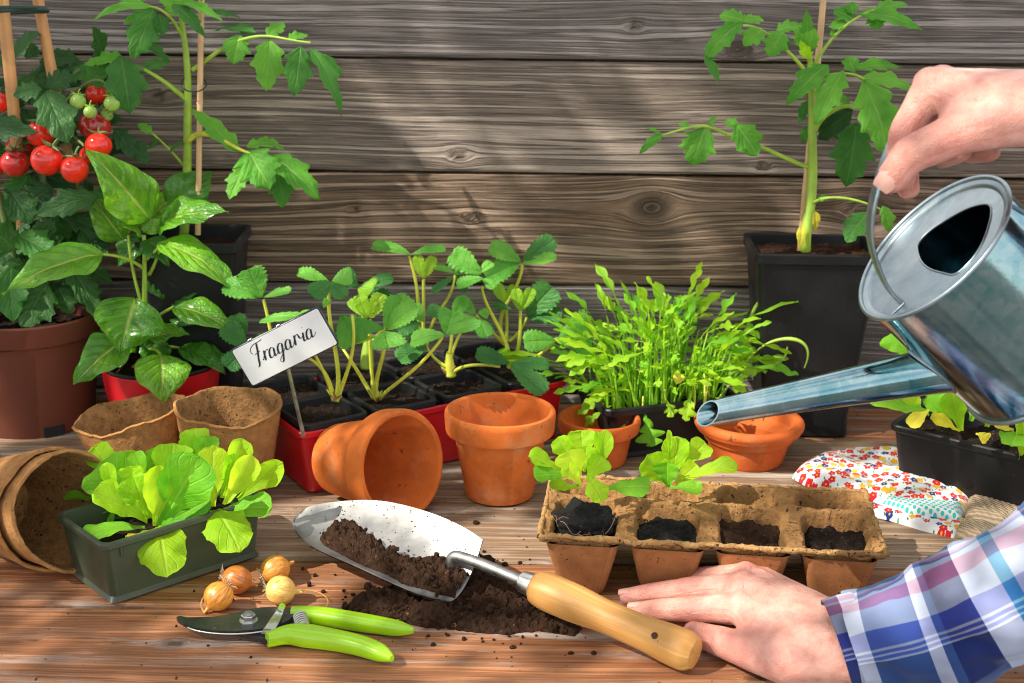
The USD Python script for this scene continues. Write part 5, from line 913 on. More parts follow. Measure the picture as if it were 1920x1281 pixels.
pz_ = np.array(prof)[:, 1]; an_ = np.linspace(0, 2 * np.pi, 48, endpoint=False); huv = np.stack([np.repeat(pz_[:, None], 48, 1), np.repeat((np.abs(an_ - np.pi) * .0145)[None], len(pz_), 0)], -1).reshape(-1, 2)
hd = part(tw, 'handle', revolve(prof, 48, hx_, H0), MATS['handle_grain'], smooth=True, uv=huv)
hs = H0 + hx_ * (HL - .030); out_ = unit(tocam(hs) * 1. + Z * .1); out_ = unit(out_ - hx_ * np.dot(out_, hx_)); hole_c = hs + out_ * .0146
part(hd, 'hanging_hole', revolve([(.0002, 0), (.0024, .0), (.0026, .0004), (.0024, .0007), (.0002, .0002)], 20, out_, hole_c), MATS['hole_dark'])
# earth lying in the blade
nu2, nt2 = 130, 60; U_, T_ = np.meshgrid(np.linspace(.2, 1.0, nu2), np.linspace(.10, .99, nt2), indexing='ij')
base_ = blade_pt(U_, T_); nz = fbm(base_.reshape(-1, 3), 60, 4, 11).reshape(U_.shape); nf = fbm(base_.reshape(-1, 3), 280, 3, 12).reshape(U_.shape)
t0_ = np.interp(U_, [.2, .27, .36, .45, .55, .66, .76, .86, 1.], [.62, .36, .32, .42, .50, .50, .42, .36, .45]); t1_ = np.interp(U_, [.2, .27, .4, .6, .8, 1.], [.66, .84, .90, .93, .92, .86])
e_ = np.minimum(np.minimum(T_ - t0_, t1_ - T_) / .12, np.minimum((U_ - .235) / .05, (1.02 - U_) / .05)) + nz * 1.1 + nf * .5
hgt = np.where(e_ > 0, np.clip(e_, 0, 1.3)**.7 * (.0075 + .016 * nz + .010 * nf), -.003); hgt = np.where(e_ > 0, np.maximum(hgt, .0008), hgt)
V_ = base_ + np.stack([nf * .002, nf * .002, hgt], -1)
r1 = np.random.default_rng(2); uu, tt_ = r1.uniform(.25, .99, 260), r1.uniform(.33, .9, 260); ok_ = (tt_ > np.interp(uu, [.2, .27, .36, .45, .55, .66, .76, .86, 1.], [.62, .36, .32, .42, .50, .50, .42, .36, .45]) + .04); uu, tt_ = uu[ok_], tt_[ok_]; nl_ = len(uu); lp = blade_pt(uu, tt_) + np.c_[r1.normal(0, .001, (nl_, 2)), r1.uniform(.003, .010, nl_)]
uu2, tt2 = r1.uniform(.2, .95, 120), r1.beta(1.2, 2.2, 120); lp2 = blade_pt(uu2, tt2) + [0, 0, .0004]
m_ = cat(trimesh.Trimesh(V_.reshape(-1, 3), quads(nu2, nt2), process=False), lumps(lp, r1.gamma(1.8, .0006, nl_) + .0004, 4), lumps(lp2, r1.uniform(.0002, .0006, 120), 5))
big = [(845, 1040, .032, .0055), (700, 1000, .032, .006), (682, 996, .032, .005), (820, 1045, .030, .005), (770, 1040, .028, .005), (790, 1060, .026, .005)]
m_ = cat(m_, lumps([Tz(x, y, z - .006) for x, y, z, r in big], [b[3] for b in big], 8, 3))
tag(stage.GetPrimAtPath(part(None, 'earth_on_trowel', m_, MATS['soil_brown'])), 'crumbly brown earth heaped in the trowel blade', 'soil', None, 'stuff')
# spilt earth on the table
po = Polygon([tuple(Tz(x, y)[:2]) for x, y in [(640, 1142), (662, 1118), (720, 1100), (800, 1085), (900, 1052), (935, 1058), (965, 1090), (1000, 1120), (1060, 1150), (1095, 1180), (1080, 1197), (1010, 1186), (960, 1196), (900, 1190), (850, 1185), (800, 1180), (740, 1168), (690, 1160)]])
m_ = pillow(po, .0075, -.0012, .0013, .022, 0, 0, power=.8); nz = fbm(m_.vertices * [1, 1, 0], 70, 4, 3); nf = fbm(m_.vertices * [1, 1, 0], 330, 3, 4)
up_ = np.clip((m_.vertices[:, 2] + .0012) / .0075, 0, 1); m_.vertices = m_.vertices + np.c_[nf * .002, nz * .001, up_ * (nz * .022 + nf * .009) - .0012 * (1 - up_)]
c_ = inside(po, 420, 5); r_ = r1.gamma(1.6, .0007, 420) + .0004
po2 = po.buffer(.035); c2 = inside(po2.difference(po), 210, 6); dd = shapely.distance(po, shapely.points(c2)); kp = r1.random(210) < np.exp(-dd / .012) + .08
c3 = inside(Polygon([tuple(Tz(x, y)[:2]) for x, y in [(560, 1010), (1000, 960), (1140, 1260), (330, 1270), (40, 1200), (520, 1060)]]), 60, 7)
m_ = cat(m_, lumps(np.c_[c_, r1.uniform(.001, .0065, 420)], r_, 9), lumps(np.c_[c2[kp], np.full(kp.sum(), .0004)], r1.gamma(2., .0005, kp.sum()) + .0003, 10), lumps(np.c_[c3, np.full(60, .0003)], r1.gamma(1.5, .00045, 60) + .0002, 11))
m_ = cat(m_, lumps([Tz(580, 1096, .001), Tz(568, 1066, .001), Tz(645, 1108, .002), Tz(915, 1052, .004), Tz(905, 1062, .004), Tz(970, 1120, .003), Tz(1075, 1180, .003)], [.0026, .0014, .002, .005, .004, .005, .003], 13, 2))
for k in range(26):
    c = Tz(r1.uniform(680, 1060), r1.uniform(1110, 1180), .006); a = r1.uniform(0, 6.28); l = r1.uniform(.005, .016)
    m_ = cat(m_, tube([c - [math.cos(a) * l, math.sin(a) * l, .001], c + [0, 0, .0012], c + [math.cos(a + .4) * l, math.sin(a + .4) * l, -.001]], .00032, 4, 8))
tag(stage.GetPrimAtPath(part(None, 'spilt_earth', m_, MATS['soil_brown'])), 'dark crumbly earth spilt on the table below the trowel', 'soil', None, 'stuff')

# ---------------------------------------------------------------- pruning shears
ps = thing('pruning_shears', 'pruning shears with lime green handles and black blades on the table', 'shears', Tz(560, 1190))
def plate(px, z, th, bev=.0006):
    pg = Polygon([tuple(Tz(x, y, z)[:2]) for x, y in px]).buffer(-.0008).buffer(.0008); xs = np.array(pg.exterior.segmentize(.002).coords)[:-1]; c = np.array(pg.representative_point().coords[0])
    a = trimesh.creation.extrude_polygon(pg, th, engine='earcut'); a.apply_translation([0, 0, z]); return a
part(ps, 'lower_blade', plate([(442, 1189), (470, 1180), (505, 1172), (545, 1160), (560, 1172), (545, 1195), (505, 1210), (475, 1200), (455, 1196)], .0045, .0032), MATS['black_steel'], smooth=30)
cb = [(331, 1163), (338, 1161), (352, 1164), (400, 1163), (440, 1156), (465, 1149), (490, 1145), (520, 1144), (548, 1147), (552, 1160), (540, 1170), (515, 1181), (480, 1187), (440, 1190), (400, 1189), (365, 1183), (345, 1175), (334, 1168)]
part(ps, 'cutting_blade', plate(cb, .008, .0030), MATS['black_steel'], smooth=30)
e0 = [(352, 1176), (375, 1183), (405, 1187), (440, 1188), (480, 1185), (512, 1179)]
part(ps, 'cutting_edge', tube([Tz(x, y + 1, .0098) for x, y in e0], .0007, 6, 40), MATS['steel'], smooth=True)
nc = Tz(466, 1164, .011); Lh = [np.c_[.0058 * np.cos(np.radians(np.arange(6) * 60 + 10)), .0058 * np.sin(np.radians(np.arange(6) * 60 + 10)), np.full(6, z)] for z in (0, .0042)]
part(ps, 'washer', revolve([(.002, 0), (.0072, 0), (.0072, .0008), (.002, .0008)], 32, None, nc), MATS['steel'], smooth=30)
m_ = loft(Lh + [Lh[1] * [.92, .92, 1] + [0, 0, .0005]]); m_.apply_translation(nc + [0, 0, .0008]); part(ps, 'nut', m_, MATS['steel'], smooth=20)
part(ps, 'bolt', revolve([(.0042, .005), (.0042, .0062), (.0036, .0068), (.0030, .0065), (.0026, .0068), (.0003, .0072)], 28, None, nc), MATS['steel_dull'], smooth=30)
lv = [Tz(500, 1188, .0115), Tz(508, 1176, .0122), Tz(516, 1163, .0128), Tz(523, 1150, .013), Tz(528, 1140, .016)]
part(ps, 'catch_lever', sweep(lv, [.0046, .0044, .0042, .0038, .0028], [.0007] * 5, Z, 4, .4), MATS['steel'], smooth=30)
part(ps, 'rivet', revolve([(.0034, 0), (.0034, .0006), (.0025, .0011), (.0003, .0013)], 24, None, Tz(501, 1184, .0122)), MATS['steel_dull'], smooth=30)
part(ps, 'catch_tip', sweep([Tz(526, 1143, .0155), Tz(529, 1137, .0175), Tz(532, 1132, .0195)], [.0024, .0026, .0014], [.0012, .0012, .0008], -FWD, 4), MATS['lime_plastic'], smooth=40)
part(ps, 'handle', sweep([Tz(x, y, .0075) for x, y in [(546, 1152), (556, 1152), (580, 1153), (620, 1158), (670, 1166), (720, 1174), (752, 1179), (775, 1182)]], [.0066, .0072, .0076, .0078, .0078, .0074, .0066, .0022], [.0056, .0062, .0066, .0066, .0064, .006, .0054, .0022], Z, 7, .42, 60), MATS['lime_plastic'], smooth=40)
part(ps, 'handle', sweep([Tz(x, y, .0085) for x, y in [(501, 1200), (512, 1197), (540, 1190), (575, 1192), (620, 1199), (665, 1208), (700, 1219), (735, 1235)]], [.0045, .0075, .0100, .0090, .0082, .0078, .0072, .0022], [.0056, .0068, .0074, .0074, .0072, .007, .0062, .0024], Z, 7, .42, 60), MATS['lime_plastic'], smooth=40)
sa, sb = Tz(562, 1158, .009), Tz(569, 1181, .0095); ax_ = unit(sb - sa); T4 = frame(ax_, sa); ln = np.linalg.norm(sb - sa)
hq = np.array([[.0052 * math.cos(a), .0052 * math.sin(a), a / (2 * math.pi * 6) * ln] for a in np.linspace(0, 2 * math.pi * 6, 150)]) @ T4[:3, :3].T + sa
part(ps, 'spring', tube(hq, .0008, 8, 300), MATS['steel'], smooth=True)

# ---------------------------------------------------------------- onion sets
def onion(label, c, R, axis, m, tail, roots=True, squash=.95):
    zz = np.linspace(-1, 1, 34); rr_ = np.sqrt(np.clip(1 - zz**2, 0, 1)) * squash; rr_ = np.where(zz > .55, np.maximum(rr_, .17 + .38 * (1 - zz) * 1.2), rr_)
    pr = [(max(r, .02), z * .97) for r, z in zip(rr_, zz)] + [(.15, 1.06), (.12, 1.2), (.09, 1.38), (.03, 1.44)]
    me = revolve(pr, 56); v = me.vertices; a = np.arctan2(v[:, 1], v[:, 0]); k = 1 + .012 * np.sin(a * 9 + v[:, 2] * 1.2) + .008 * np.sin(a * 21) + .05 * fbm(v, 1.5, 2, int(R * 1e5)); me.vertices = v * np.c_[k, k, np.ones(len(v))] * R; ouv = np.c_[np.abs(a) / np.pi, v[:, 2]]
    me.apply_transform(frame(axis, c)); t = thing('onion_set', label, 'onion', c * [1, 1, 0], 'onion sets'); b = part(t, 'bulb', me, MATS[m], smooth=True, uv=ouv)
    if tail: part(t, 'dry_neck', tube(tail, [R * .12, R * .09, R * .07, R * .03], 6, 24, flat=.45), MATS['dry_husk'] if m != 'onion_pale' else MATS['onion_pale'], smooth=True)
    if roots:
        rn_ = np.random.default_rng(int(R * 1e6)); T4 = frame(axis, c); L = []
        for q in range(16):
            d = rn_.normal(0, .13, 2); L.append(tube(np.array([[d[0], d[1], -.93], [d[0] * 1.6, d[1] * 1.6, -1.05], [d[0] * 2.6, d[1] * 2.6, -1.08 - rn_.random() * .1]]) @ T4[:3, :3].T * R + c, .00035, 4, 6))
        part(t, 'root_tuft', cat(*L), MATS['root_fibre'], smooth=True)
o = Tz(410, 1118, .0118)
onion('golden onion set lying in front, nearest the shears blade', o, .0124, (-.55, -.50, -.55), 'onion_gold', [o + unit([-.55, -.5, -.55]) * .0165, Tz(381, 1144, .002), Tz(378, 1128, .004), Tz(383, 1118, .009)])
o = Tz(444, 1087, .0118)
onion('reddish brown onion set behind the golden one, neck to the right', o, .0130, (.93, -.1, -.25), 'onion_rust', [o + unit([.93, -.1, -.25]) * .0165, Tz(476, 1096, .006), Tz(484, 1094, .005), Tz(491, 1089, .008)], squash=.9)
o = Tz(516, 1068, .0125)
onion('dirty yellow onion set with its root disc facing the viewer', o, .0130, (.7, .55, .1), 'onion_gold', None, squash=.92)
o = Tz(526, 1107, .0118)
onion('pale yellow onion set with a long thin dry neck to the right', o, .0126, (.98, .0, -.1), 'onion_pale', [o + [.016, 0, -.002], Tz(570, 1107, .009), Tz(602, 1113, .005), Tz(613, 1122, .003), Tz(610, 1138, .001)])

# ---------------------------------------------------------------- gardening gloves
nodes = {'tc': ('texture_coordinate', {}), 'v': ('voronoi_texture', {'dimensions': '2D', 'scale': 105, 'randomness': .8}), 'v2': ('voronoi_texture', {'dimensions': '2D', 'scale': 150, 'randomness': 1.}), 'm2': ('mapping', {'location': (.31, .17, 0), 'scale': (1.6, .75, 1), 'rotation': (0, 0, .9)}),
         'sc': ('separate_color', {}), 'r': ('rgb_ramp', {'ramp': [(0, (.62, .02, .03)), (.40, (.75, .40, .01)), (.72, (.012, .03, .17)), (.86, (.62, .02, .03))], 'interpolate': False}),
         'off': ('vector_math', {'math_type': 'subtract'}), 'sx': ('separate_xyz', {}), 'at': ('math', {'math_type': 'arctan2'}), 'a5': ('math', {'math_type': 'multiply', 'value2': 5.}), 'sn': ('math', {'math_type': 'sine'}), 'sm': ('math', {'math_type': 'multiply_add', 'value2': .055, 'value3': .30}), 'sm2': ('math', {'math_type': 'multiply_add', 'value2': .14}),
         'lt': ('math', {'math_type': 'less_than'}), 'big': ('math', {'math_type': 'less_than', 'value2': .10}), 'ce': ('math', {'math_type': 'less_than', 'value2': .085}), 'g': ('math', {'math_type': 'less_than', 'value2': .17}), 'gp': ('math', {'math_type': 'greater_than', 'value2': .45}), 'gm': ('math', {'math_type': 'multiply'}), 'sc2': ('separate_color', {}),
         'x0': ('mix', {'color1': (.76, .75, .74), 'color2': (.02, .26, .07)}), 'x1': ('mix', {}), 'x2': ('mix', {'color2': (.8, .42, .02)}), 'w': ('noise_texture', {'scale': 900, 'detail': 2}), 'b': ('bump', {'strength': .25, 'distance': .0006}), 'p': ('principled_bsdf', {'roughness': .9, 'specular_ior_level': .15, 'sheen_weight': .2})}
L = [('tc.UV', 'v.vector'), ('tc.UV', 'm2.vector'), ('m2.vector', 'v2.vector'), ('v.color', 'sc.color'), ('sc.r', 'r.fac'), ('tc.UV', 'off.vector1'), ('v.position', 'off.vector2'), ('off.vector', 'sx.vector'), ('sx.y', 'at.value1'), ('sx.x', 'at.value2'), ('at.value', 'a5.value1'), ('a5.value', 'sn.value1'), ('sn.value', 'sm.value1'),
     ('sc.g', 'sm2.value1'), ('sm.value', 'sm2.value3'), ('v.distance', 'lt.value1'), ('sm2.value', 'lt.value2'), ('v.distance', 'ce.value1'), ('v2.distance', 'g.value1'), ('v2.color', 'sc2.color'), ('sc2.r', 'gp.value1'), ('g.value', 'gm.value1'), ('gp.value', 'gm.value2'), ('gm.value', 'x0.fac'), ('x0.color', 'x1.color1'), ('r.color', 'x1.color2'), ('lt.value', 'x1.fac'), ('x1.color', 'x2.color1'), ('ce.value', 'x2.fac'), ('x2.color', 'p.base_color'), ('tc.UV', 'w.vector'), ('w.fac', 'b.height'), ('b.normal', 'p.normal')]
mat('glove_print', nodes, L)
nodes = {'tc': ('texture_coordinate', {}), 'm': ('mapping', {'scale': (1, 1, 1), 'rotation': (0, 0, .78)}), 'v': ('voronoi_texture', {'dimensions': '2D', 'scale': 210, 'randomness': .0}), 'l': ('math', {'math_type': 'less_than', 'value2': .34}), 'x': ('mix', {'color1': (.72, .74, .74), 'color2': (.02, .48, .40)}), 'b': ('bump', {'strength': .6, 'distance': .0008}), 'p': ('principled_bsdf', {'roughness': .6})}
mat('glove_grip', nodes, [('tc.UV', 'm.vector'), ('m.vector', 'v.vector'), ('v.distance', 'l.value1'), ('l.value', 'x.fac'), ('x.color', 'p.base_color'), ('l.value', 'b.height'), ('b.normal', 'p.normal')])
def glove_poly(px, z): return Polygon([tuple(Tz(x, y, z)[:2]) for x, y in px]).buffer(.004).buffer(-.004)
def cloth(parent, name, px, z, h, z0, m, edge=.014, wr=.006, seed=0, label=None, step=.0016, knit=False):
    me = pillow(glove_poly(px, z), h, z0, step, edge, wr, seed)
    if knit: me.vertices = me.vertices + np.array([0, 0, 1.]) * (.0005 * np.sin(me.vertices[:, 1:2] * 2400 + me.vertices[:, :1] * 300))
    return part(parent, name, me, MATS[m], smooth=True, uv=me.vertices[:, :2].copy(), label=label)
gl = thing('gardening_glove', 'lower flower print glove of the pair, mostly hidden under the other one', 'glove', Tz(1700, 980), 'pair of gardening gloves')
cloth(gl, 'hand', [(1560, 930), (1660, 955), (1720, 962), (1800, 975), (1825, 990), (1788, 1006), (1730, 992), (1665, 972), (1600, 960)], .002, .008, 0, 'glove_print', .008, .003, 3)
cloth(gl, 'cuff', [(1792, 978), (1850, 985), (1880, 1000), (1840, 1012), (1790, 1006)], .002, .009, 0, 'glove_knit', .007, .002, 4, knit=True)
gl = thing('gardening_glove', 'upper white glove printed with red, yellow and blue flowers', 'glove', Tz(1690, 920), 'pair of gardening gloves')
cloth(gl, 'hand', [(1486, 890), (1500, 872), (1540, 853), (1600, 842), (1660, 842), (1730, 848), (1800, 866), (1850, 884), (1862, 905), (1830, 915), (1815, 950), (1802, 970), (1740, 962), (1690, 955), (1640, 935), (1570, 920), (1510, 905)], .006, .011, .002, 'glove_print', .016, .014, 5)
cloth(gl, 'cuff', [(1846, 884), (1872, 890), (1920, 920), (1960, 945), (1940, 975), (1880, 985), (1830, 976), (1808, 970), (1812, 940), (1836, 914), (1858, 904)], .006, .013, .002, 'glove_knit', .012, .005, 6, knit=True)
cloth(gl, 'grip_patch', [(1660, 932), (1700, 938), (1760, 942), (1808, 946), (1803, 976), (1740, 968), (1690, 960), (1650, 946)], .009, .0145, .0005, 'glove_grip', .009, .003, 7)
# ---------------------------------------------------------------- watering can
def galv(name, dark, light, rough):
    """galvanised sheet: zinc spangle, smears and stains"""
    mat(name, {'g': ('geometry', {}), 'v': ('voronoi_texture', {'scale': 150, 'randomness': 1.}), 'sc': ('separate_color', {}), 'n': ('noise_texture', {'scale': 14, 'detail': 6, 'roughness': .65, 'distortion': .6}), 'ad': ('math', {'math_type': 'multiply_add', 'value2': .09}), 'r': ('rgb_ramp', {'ramp': [(.34, dark), (.70, light)]}),
        'rm': ('map_range', {'from_min': .3, 'from_max': .75, 'to_min': rough - .06, 'to_max': rough + .13}), 'n2': ('noise_texture', {'scale': 60, 'detail': 5, 'roughness': .7}), 'b': ('bump', {'strength': .16, 'distance': .0008}), 'p': ('principled_bsdf', {'metallic': 1.})},
        [('g.position', 'v.vector'), ('v.color', 'sc.color'), ('g.position', 'n.vector'), ('sc.r', 'ad.value1'), ('n.fac', 'ad.value3'), ('ad.value', 'r.fac'), ('r.color', 'p.base_color'), ('n.fac', 'rm.value'), ('rm.result', 'p.roughness'), ('g.position', 'n2.vector'), ('n2.fac', 'b.height'), ('b.normal', 'p.normal')])
galv('zinc', (.07, .23, .27), (.38, .47, .49), .10)
galv('zinc_dull', (.22, .29, .32), (.40, .45, .47), .34)
CC = PR(1748, 464, 1.0); ct_ = tocam(CC); cr_ = unit(np.cross(CU, ct_)); cu_ = np.cross(ct_, cr_)
def loc(a): return a[0] * cr_ + a[1] * cu_ + a[2] * ct_
cn = unit(loc((-.62, .64, .45))); cs = unit(loc((-.717, -.697, 0))); cs = unit(cs - cn * np.dot(cs, cn)); cbx = np.cross(cn, cs)
CRD, CL = .0622, .120
def can(a, b, h): return CC + cs * a + cbx * b + cn * h
T4 = np.eye(4); T4[:3, 0], T4[:3, 1], T4[:3, 2], T4[:3, 3] = cs, cbx, cn, CC
def cloc(m): m = m.copy(); m.apply_transform(T4); return m
wc = thing('watering_can', 'galvanised metal watering can tilted to pour, held by its handle', 'watering can', can(0, 0, -CL))
part(wc, 'body', cloc(revolve([(.004, -CL + .002), (CRD - .001, -CL + .002), (CRD + .0002, -CL + .004), (CRD, -CL + .02), (CRD - .0006, -.03), (CRD - .0008, -.0015), (CRD - .002, -.0012), (CRD - .0022, -.03), (CRD - .0022, -CL + .006), (.004, -CL + .004)], 120)), MATS['zinc'], smooth=40)
tor = lambda R, r, h, n=14: revolve([(R + r * math.cos(a), h + r * math.sin(a)) for a in np.linspace(0, 2 * np.pi, n)], 120)
part(wc, 'top_bead', cloc(tor(CRD + .0004, .0017, 0)), MATS['zinc_dull'], smooth=True)
part(wc, 'bottom_bead', cloc(tor(CRD + .0008, .0020, -CL + .002)), MATS['zinc_dull'], smooth=True)
def to_plane(x, y):
    d = ray(x, y); q = EYE + d * (np.dot(CC - EYE, cn) / np.dot(d, cn)) - CC; return np.dot(q, cs), np.dot(q, cbx)
hq_ = np.array([to_plane(x, y) for x, y in [(1716, 452), (1728, 436), (1760, 412), (1800, 389), (1832, 378), (1849, 379), (1853, 392), (1848, 418), (1832, 458), (1806, 492), (1786, 508), (1768, 508), (1740, 500), (1722, 485), (1715, 466), (1716, 452)]])
from scipy.interpolate import CubicSpline as CS_
hd_ = np.r_[0, np.cumsum(np.linalg.norm(np.diff(hq_, axis=0), axis=1))]; hp_ = Polygon(CS_(hd_, hq_, bc_type='periodic')(np.linspace(0, hd_[-1], 120)[:-1])).buffer(.002).buffer(-.002).buffer(-.0015).buffer(.0015)
pl = Point(0, 0).buffer(CRD - .0062, 48).difference(hp_); m_ = trimesh.creation.extrude_polygon(pl, .0009, engine='earcut'); m_.apply_translation([0, 0, -.0042])
part(wc, 'top_plate', cloc(m_), MATS['zinc_dull'], smooth=20)
part(wc, 'rim_step', cloc(revolve([(CRD - .0012, -.0004), (CRD - .0042, -.0010), (CRD - .0054, -.0016), (CRD - .0062, -.0031), (CRD - .0066, -.0036)], 120)), MATS['zinc_dull'], smooth=40)
hr = np.array([hp_.exterior.interpolate(q, normalized=True).coords[0] for q in np.linspace(0, 1, 121)]); part(wc, 'opening_edge', cloc(tube(np.c_[hr, np.full(len(hr), -.0032)], .0007, 8, 160)), MATS['zinc_dull'], smooth=True)
al = math.radians(37); sdir = cs * math.cos(al) + cn * math.sin(al); sroot = can(.050, .004, -.077)
k_ = 60; ang = np.linspace(0, 2 * np.pi, 40, endpoint=False); X1 = unit(np.cross(sdir, cbx)); Y1 = np.cross(sdir, X1); Ls = []
SL = .176; cutd = unit(X1 * -.0 + cr_ * -1.)
for q, rr_ in [(0, .0178), (.08, .0166), (.3, .0146), (.6, .0118), (1., .0088)]:
    Ls.append([sroot + sdir * SL * q + rr_ * (math.cos(a) * X1 + math.sin(a) * Y1) for a in ang])
tipv = np.array(Ls[-1]); off_ = (tipv - tipv.mean(0)); tipv = tipv - sdir * (off_ @ cu_)[:, None] * .45 - sdir * (off_ @ ct_)[:, None] * .8; Ls[-1] = tipv
inn_ = [tipv + (tipv.mean(0) - tipv) * .10, np.array(Ls[-1]) * .0 + (tipv + (tipv.mean(0) - tipv) * .12) - sdir * .03, np.array(Ls[1]) + (np.mean(Ls[1], 0) - np.array(Ls[1])) * .12]
sp_ = loft([np.array(l) for l in Ls] + inn_, False, True); part(wc, 'spout', sp_, MATS['zinc'], smooth=45)
# solder fillet round the spout's foot, lying on the body
fil = []
for a in np.linspace(0, 2 * np.pi, 49):
    p0_ = sroot + .0180 * (math.cos(a) * X1 + math.sin(a) * Y1); w = p0_ - CC; b_, h_ = np.dot(w, cbx), np.dot(w, cn); s_ = math.sqrt(max(CRD**2 - b_**2, 0)); d_ = (s_ - np.dot(w, cs)) / np.dot(sdir, cs); fil.append(p0_ + sdir * d_)
part(wc, 'spout_seam', tube(fil, .0011, 8, 140), MATS['zinc_dull'], smooth=True)
hpth = [can(a, b, h) for a, b, h in [(.040, .018, -.0030), (.0405, .018, .003), (.036, .018, .022), (.023, .016, .046), (-.013, .010, .0715), (-.034, -.002, .0765), (-.052, -.013, .0755), (-.085, -.016, .070), (-.115, -.010, .046), (-.118, -.002, .010), (-.098, 0, -.024), (-.0640, 0, -.040), (-.0618, 0, -.055)]]
hn = sweep(hpth, [.0078] * 13, [.0009] * 13, cn, 4, .45, 110)
# the ribbon keeps its width along the can's cross direction
Pp = spline(hpth, 110); tt = np.gradient(Pp, axis=0); tt /= np.linalg.norm(tt, axis=1)[:, None]; Lp = []
for i in range(110):
    wv = unit(cbx - tt[i] * np.dot(cbx, tt[i])); uv_ = np.cross(tt[i], wv); a = np.linspace(0, 2 * np.pi, 14, endpoint=False)
    c_ = np.array([[.0066 * np.sign(math.cos(q)) * abs(math.cos(q))**.35, .0016 * math.sin(q)] for q in a]); Lp.append(Pp[i] + c_[:, :1] * wv + c_[:, 1:] * uv_)
part(wc, 'handle', loft(Lp), MATS['zinc_dull'], smooth=50)
part(wc, 'handle_tab', cloc(place(rbox((0, 0, 0), (.007, .0085, .0006), .0003), (.046, .018, -.0027))), MATS['zinc_dull'])

# ---------------------------------------------------------------- the person
def ball(p, r): return m3.Manifold.sphere(r, 20).translate([float(x) for x in p])
def hull(*pr): return m3.Manifold.batch_hull([ball(p, r) for p, r in pr])
def chain(js): return [hull(js[i], js[i + 1]) for i in range(len(js) - 1)]
B = []
# right hand on the table: every joint is (point, radius)
def q(x, y, z, r): return (Tz(x, y, z), r)
WR, WU = q(1528, 1222, .031, .0235), q(1535, 1172, .033, .0225)
IM, MM, RM_, PM = q(1388, 1140, .036, .0125), q(1392, 1102, .040, .0125), q(1398, 1082, .036, .0115), q(1412, 1076, .027, .0105)
IX = [IM, q(1300, 1142, .025, .0098), q(1238, 1144, .015, .0085), q(1196, 1146, .009, .0074)]
MX = [MM, q(1292, 1106, .026, .0098), q(1222, 1113, .0155, .0085), q(1178, 1119, .0095, .0072)]
RX = [RM_, q(1318, 1084, .022, .0090), q(1262, 1096, .014, .0080), q(1226, 1104, .0085, .0070)]
PX = [PM, q(1345, 1080, .018, .0080), q(1305, 1084, .012, .0072), q(1275, 1090, .008, .0062)]
TX = [q(1482, 1240, .022, .0185), q(1400, 1218, .020, .0140), q(1342, 1200, .015, .0108), q(1302, 1186, .011, .0088)]
def hand(W1, W2, fs, th, web):
    for f in fs + [th]: B.extend(chain(f))
    ms = [f[0] for f in fs]
    for i in range(3): B.append(hull(W1, W2, (ms[i][0], ms[i][1] * .92), (ms[i + 1][0], ms[i + 1][1] * .92)))
    for i in range(3):   # webs between the fingers
        a = [fs[i][0][0] * .68 + fs[i][1][0] * .32, fs[i + 1][0][0] * .68 + fs[i + 1][1][0] * .32]; B.append(hull((a[0], .0068), (a[1], .0065), ms[i], ms[i + 1]))
    B.append(hull(W1, th[0], (ms[0][0], .0115))); B.append(hull(th[0], (th[1][0], th[1][1] * .9), (ms[0][0] * .75 + W1[0] * .25, .0105)))
    for f in fs: B.append(ball(f[1][0] + unit(f[1][0] - f[2][0]) * 0 + web * .0012, f[1][1] * .98)); B.append(ball(f[0][0] + web * .0016, f[0][1]))
hand(WR, WU, [IX, MX, RX, PX], TX, Z)
C0 = Tz(1580, 1210, .037); EL = C0 + [.30, .0, .165]; SHR = np.array([.98, .80, .46])
B += [hull(WR, WU, (C0 + [.02, .012, 0], .0235), (C0 + [.02, -.012, -.002], .024)), hull((C0 + [.02, .012, 0], .0235), (C0 + [.02, -.012, -.002], .024), (C0 + [.12, 0, .055], .027)), hull((C0 + [.12, 0, .055], .027), (EL, .038)), hull((EL, .04), (SHR, .05))]
# hand that holds the can
HP = can(-.012, .008, .073); R0 = np.linalg.norm(HP - EYE); print('grip', HP, R0)
def g(x, y, dR, r): return (PR(x, y, R0 + dR - .014), r)
W1, W2 = g(1930, 208, .000, .0225), g(1930, 196, .026, .0225)
I2, M2, R2, P2 = g(1748, 164, .012, .0125), g(1768, 160, .030, .0125), g(1792, 166, .048, .0115), g(1815, 178, .064, .0105)
F1 = [I2, g(1697, 246, .012, .0098), g(1688, 302, .012, .0088), g(1694, 336, .010, .0078)]
F2 = [M2, g(1702, 262, .030, .0098), g(1694, 322, .024, .0088), g(1702, 351, .020, .0078)]
F3 = [R2, g(1742, 262, .046, .0090), g(1768, 292, .042, .0080), g(1800, 284, .034, .0074)]
F4 = [P2, g(1788, 250, .060, .0082), g(1820, 285, .054, .0076), g(1855, 283, .044, .0072)]
TH = [g(1872, 226, -.010, .0180), g(1795, 250, -.018, .0138), g(1706, 290, -.022, .0114), g(1672, 334, -.020, .0096)]
upw = unit(CU - CR * .4)
hand(W1, W2, [F1, F2, F3, F4], TH, upw * .8)
E2 = W1[0] + np.array([.24, .02, .015]); SHU = np.array([.98, 1.06, .47])
B += [hull(W1, W2, (W1[0] + [.06, .012, .0], .026)), hull((W1[0] + [.06, .012, .0], .026), (E2, .038)), hull((E2, .04), (SHU, .05))]
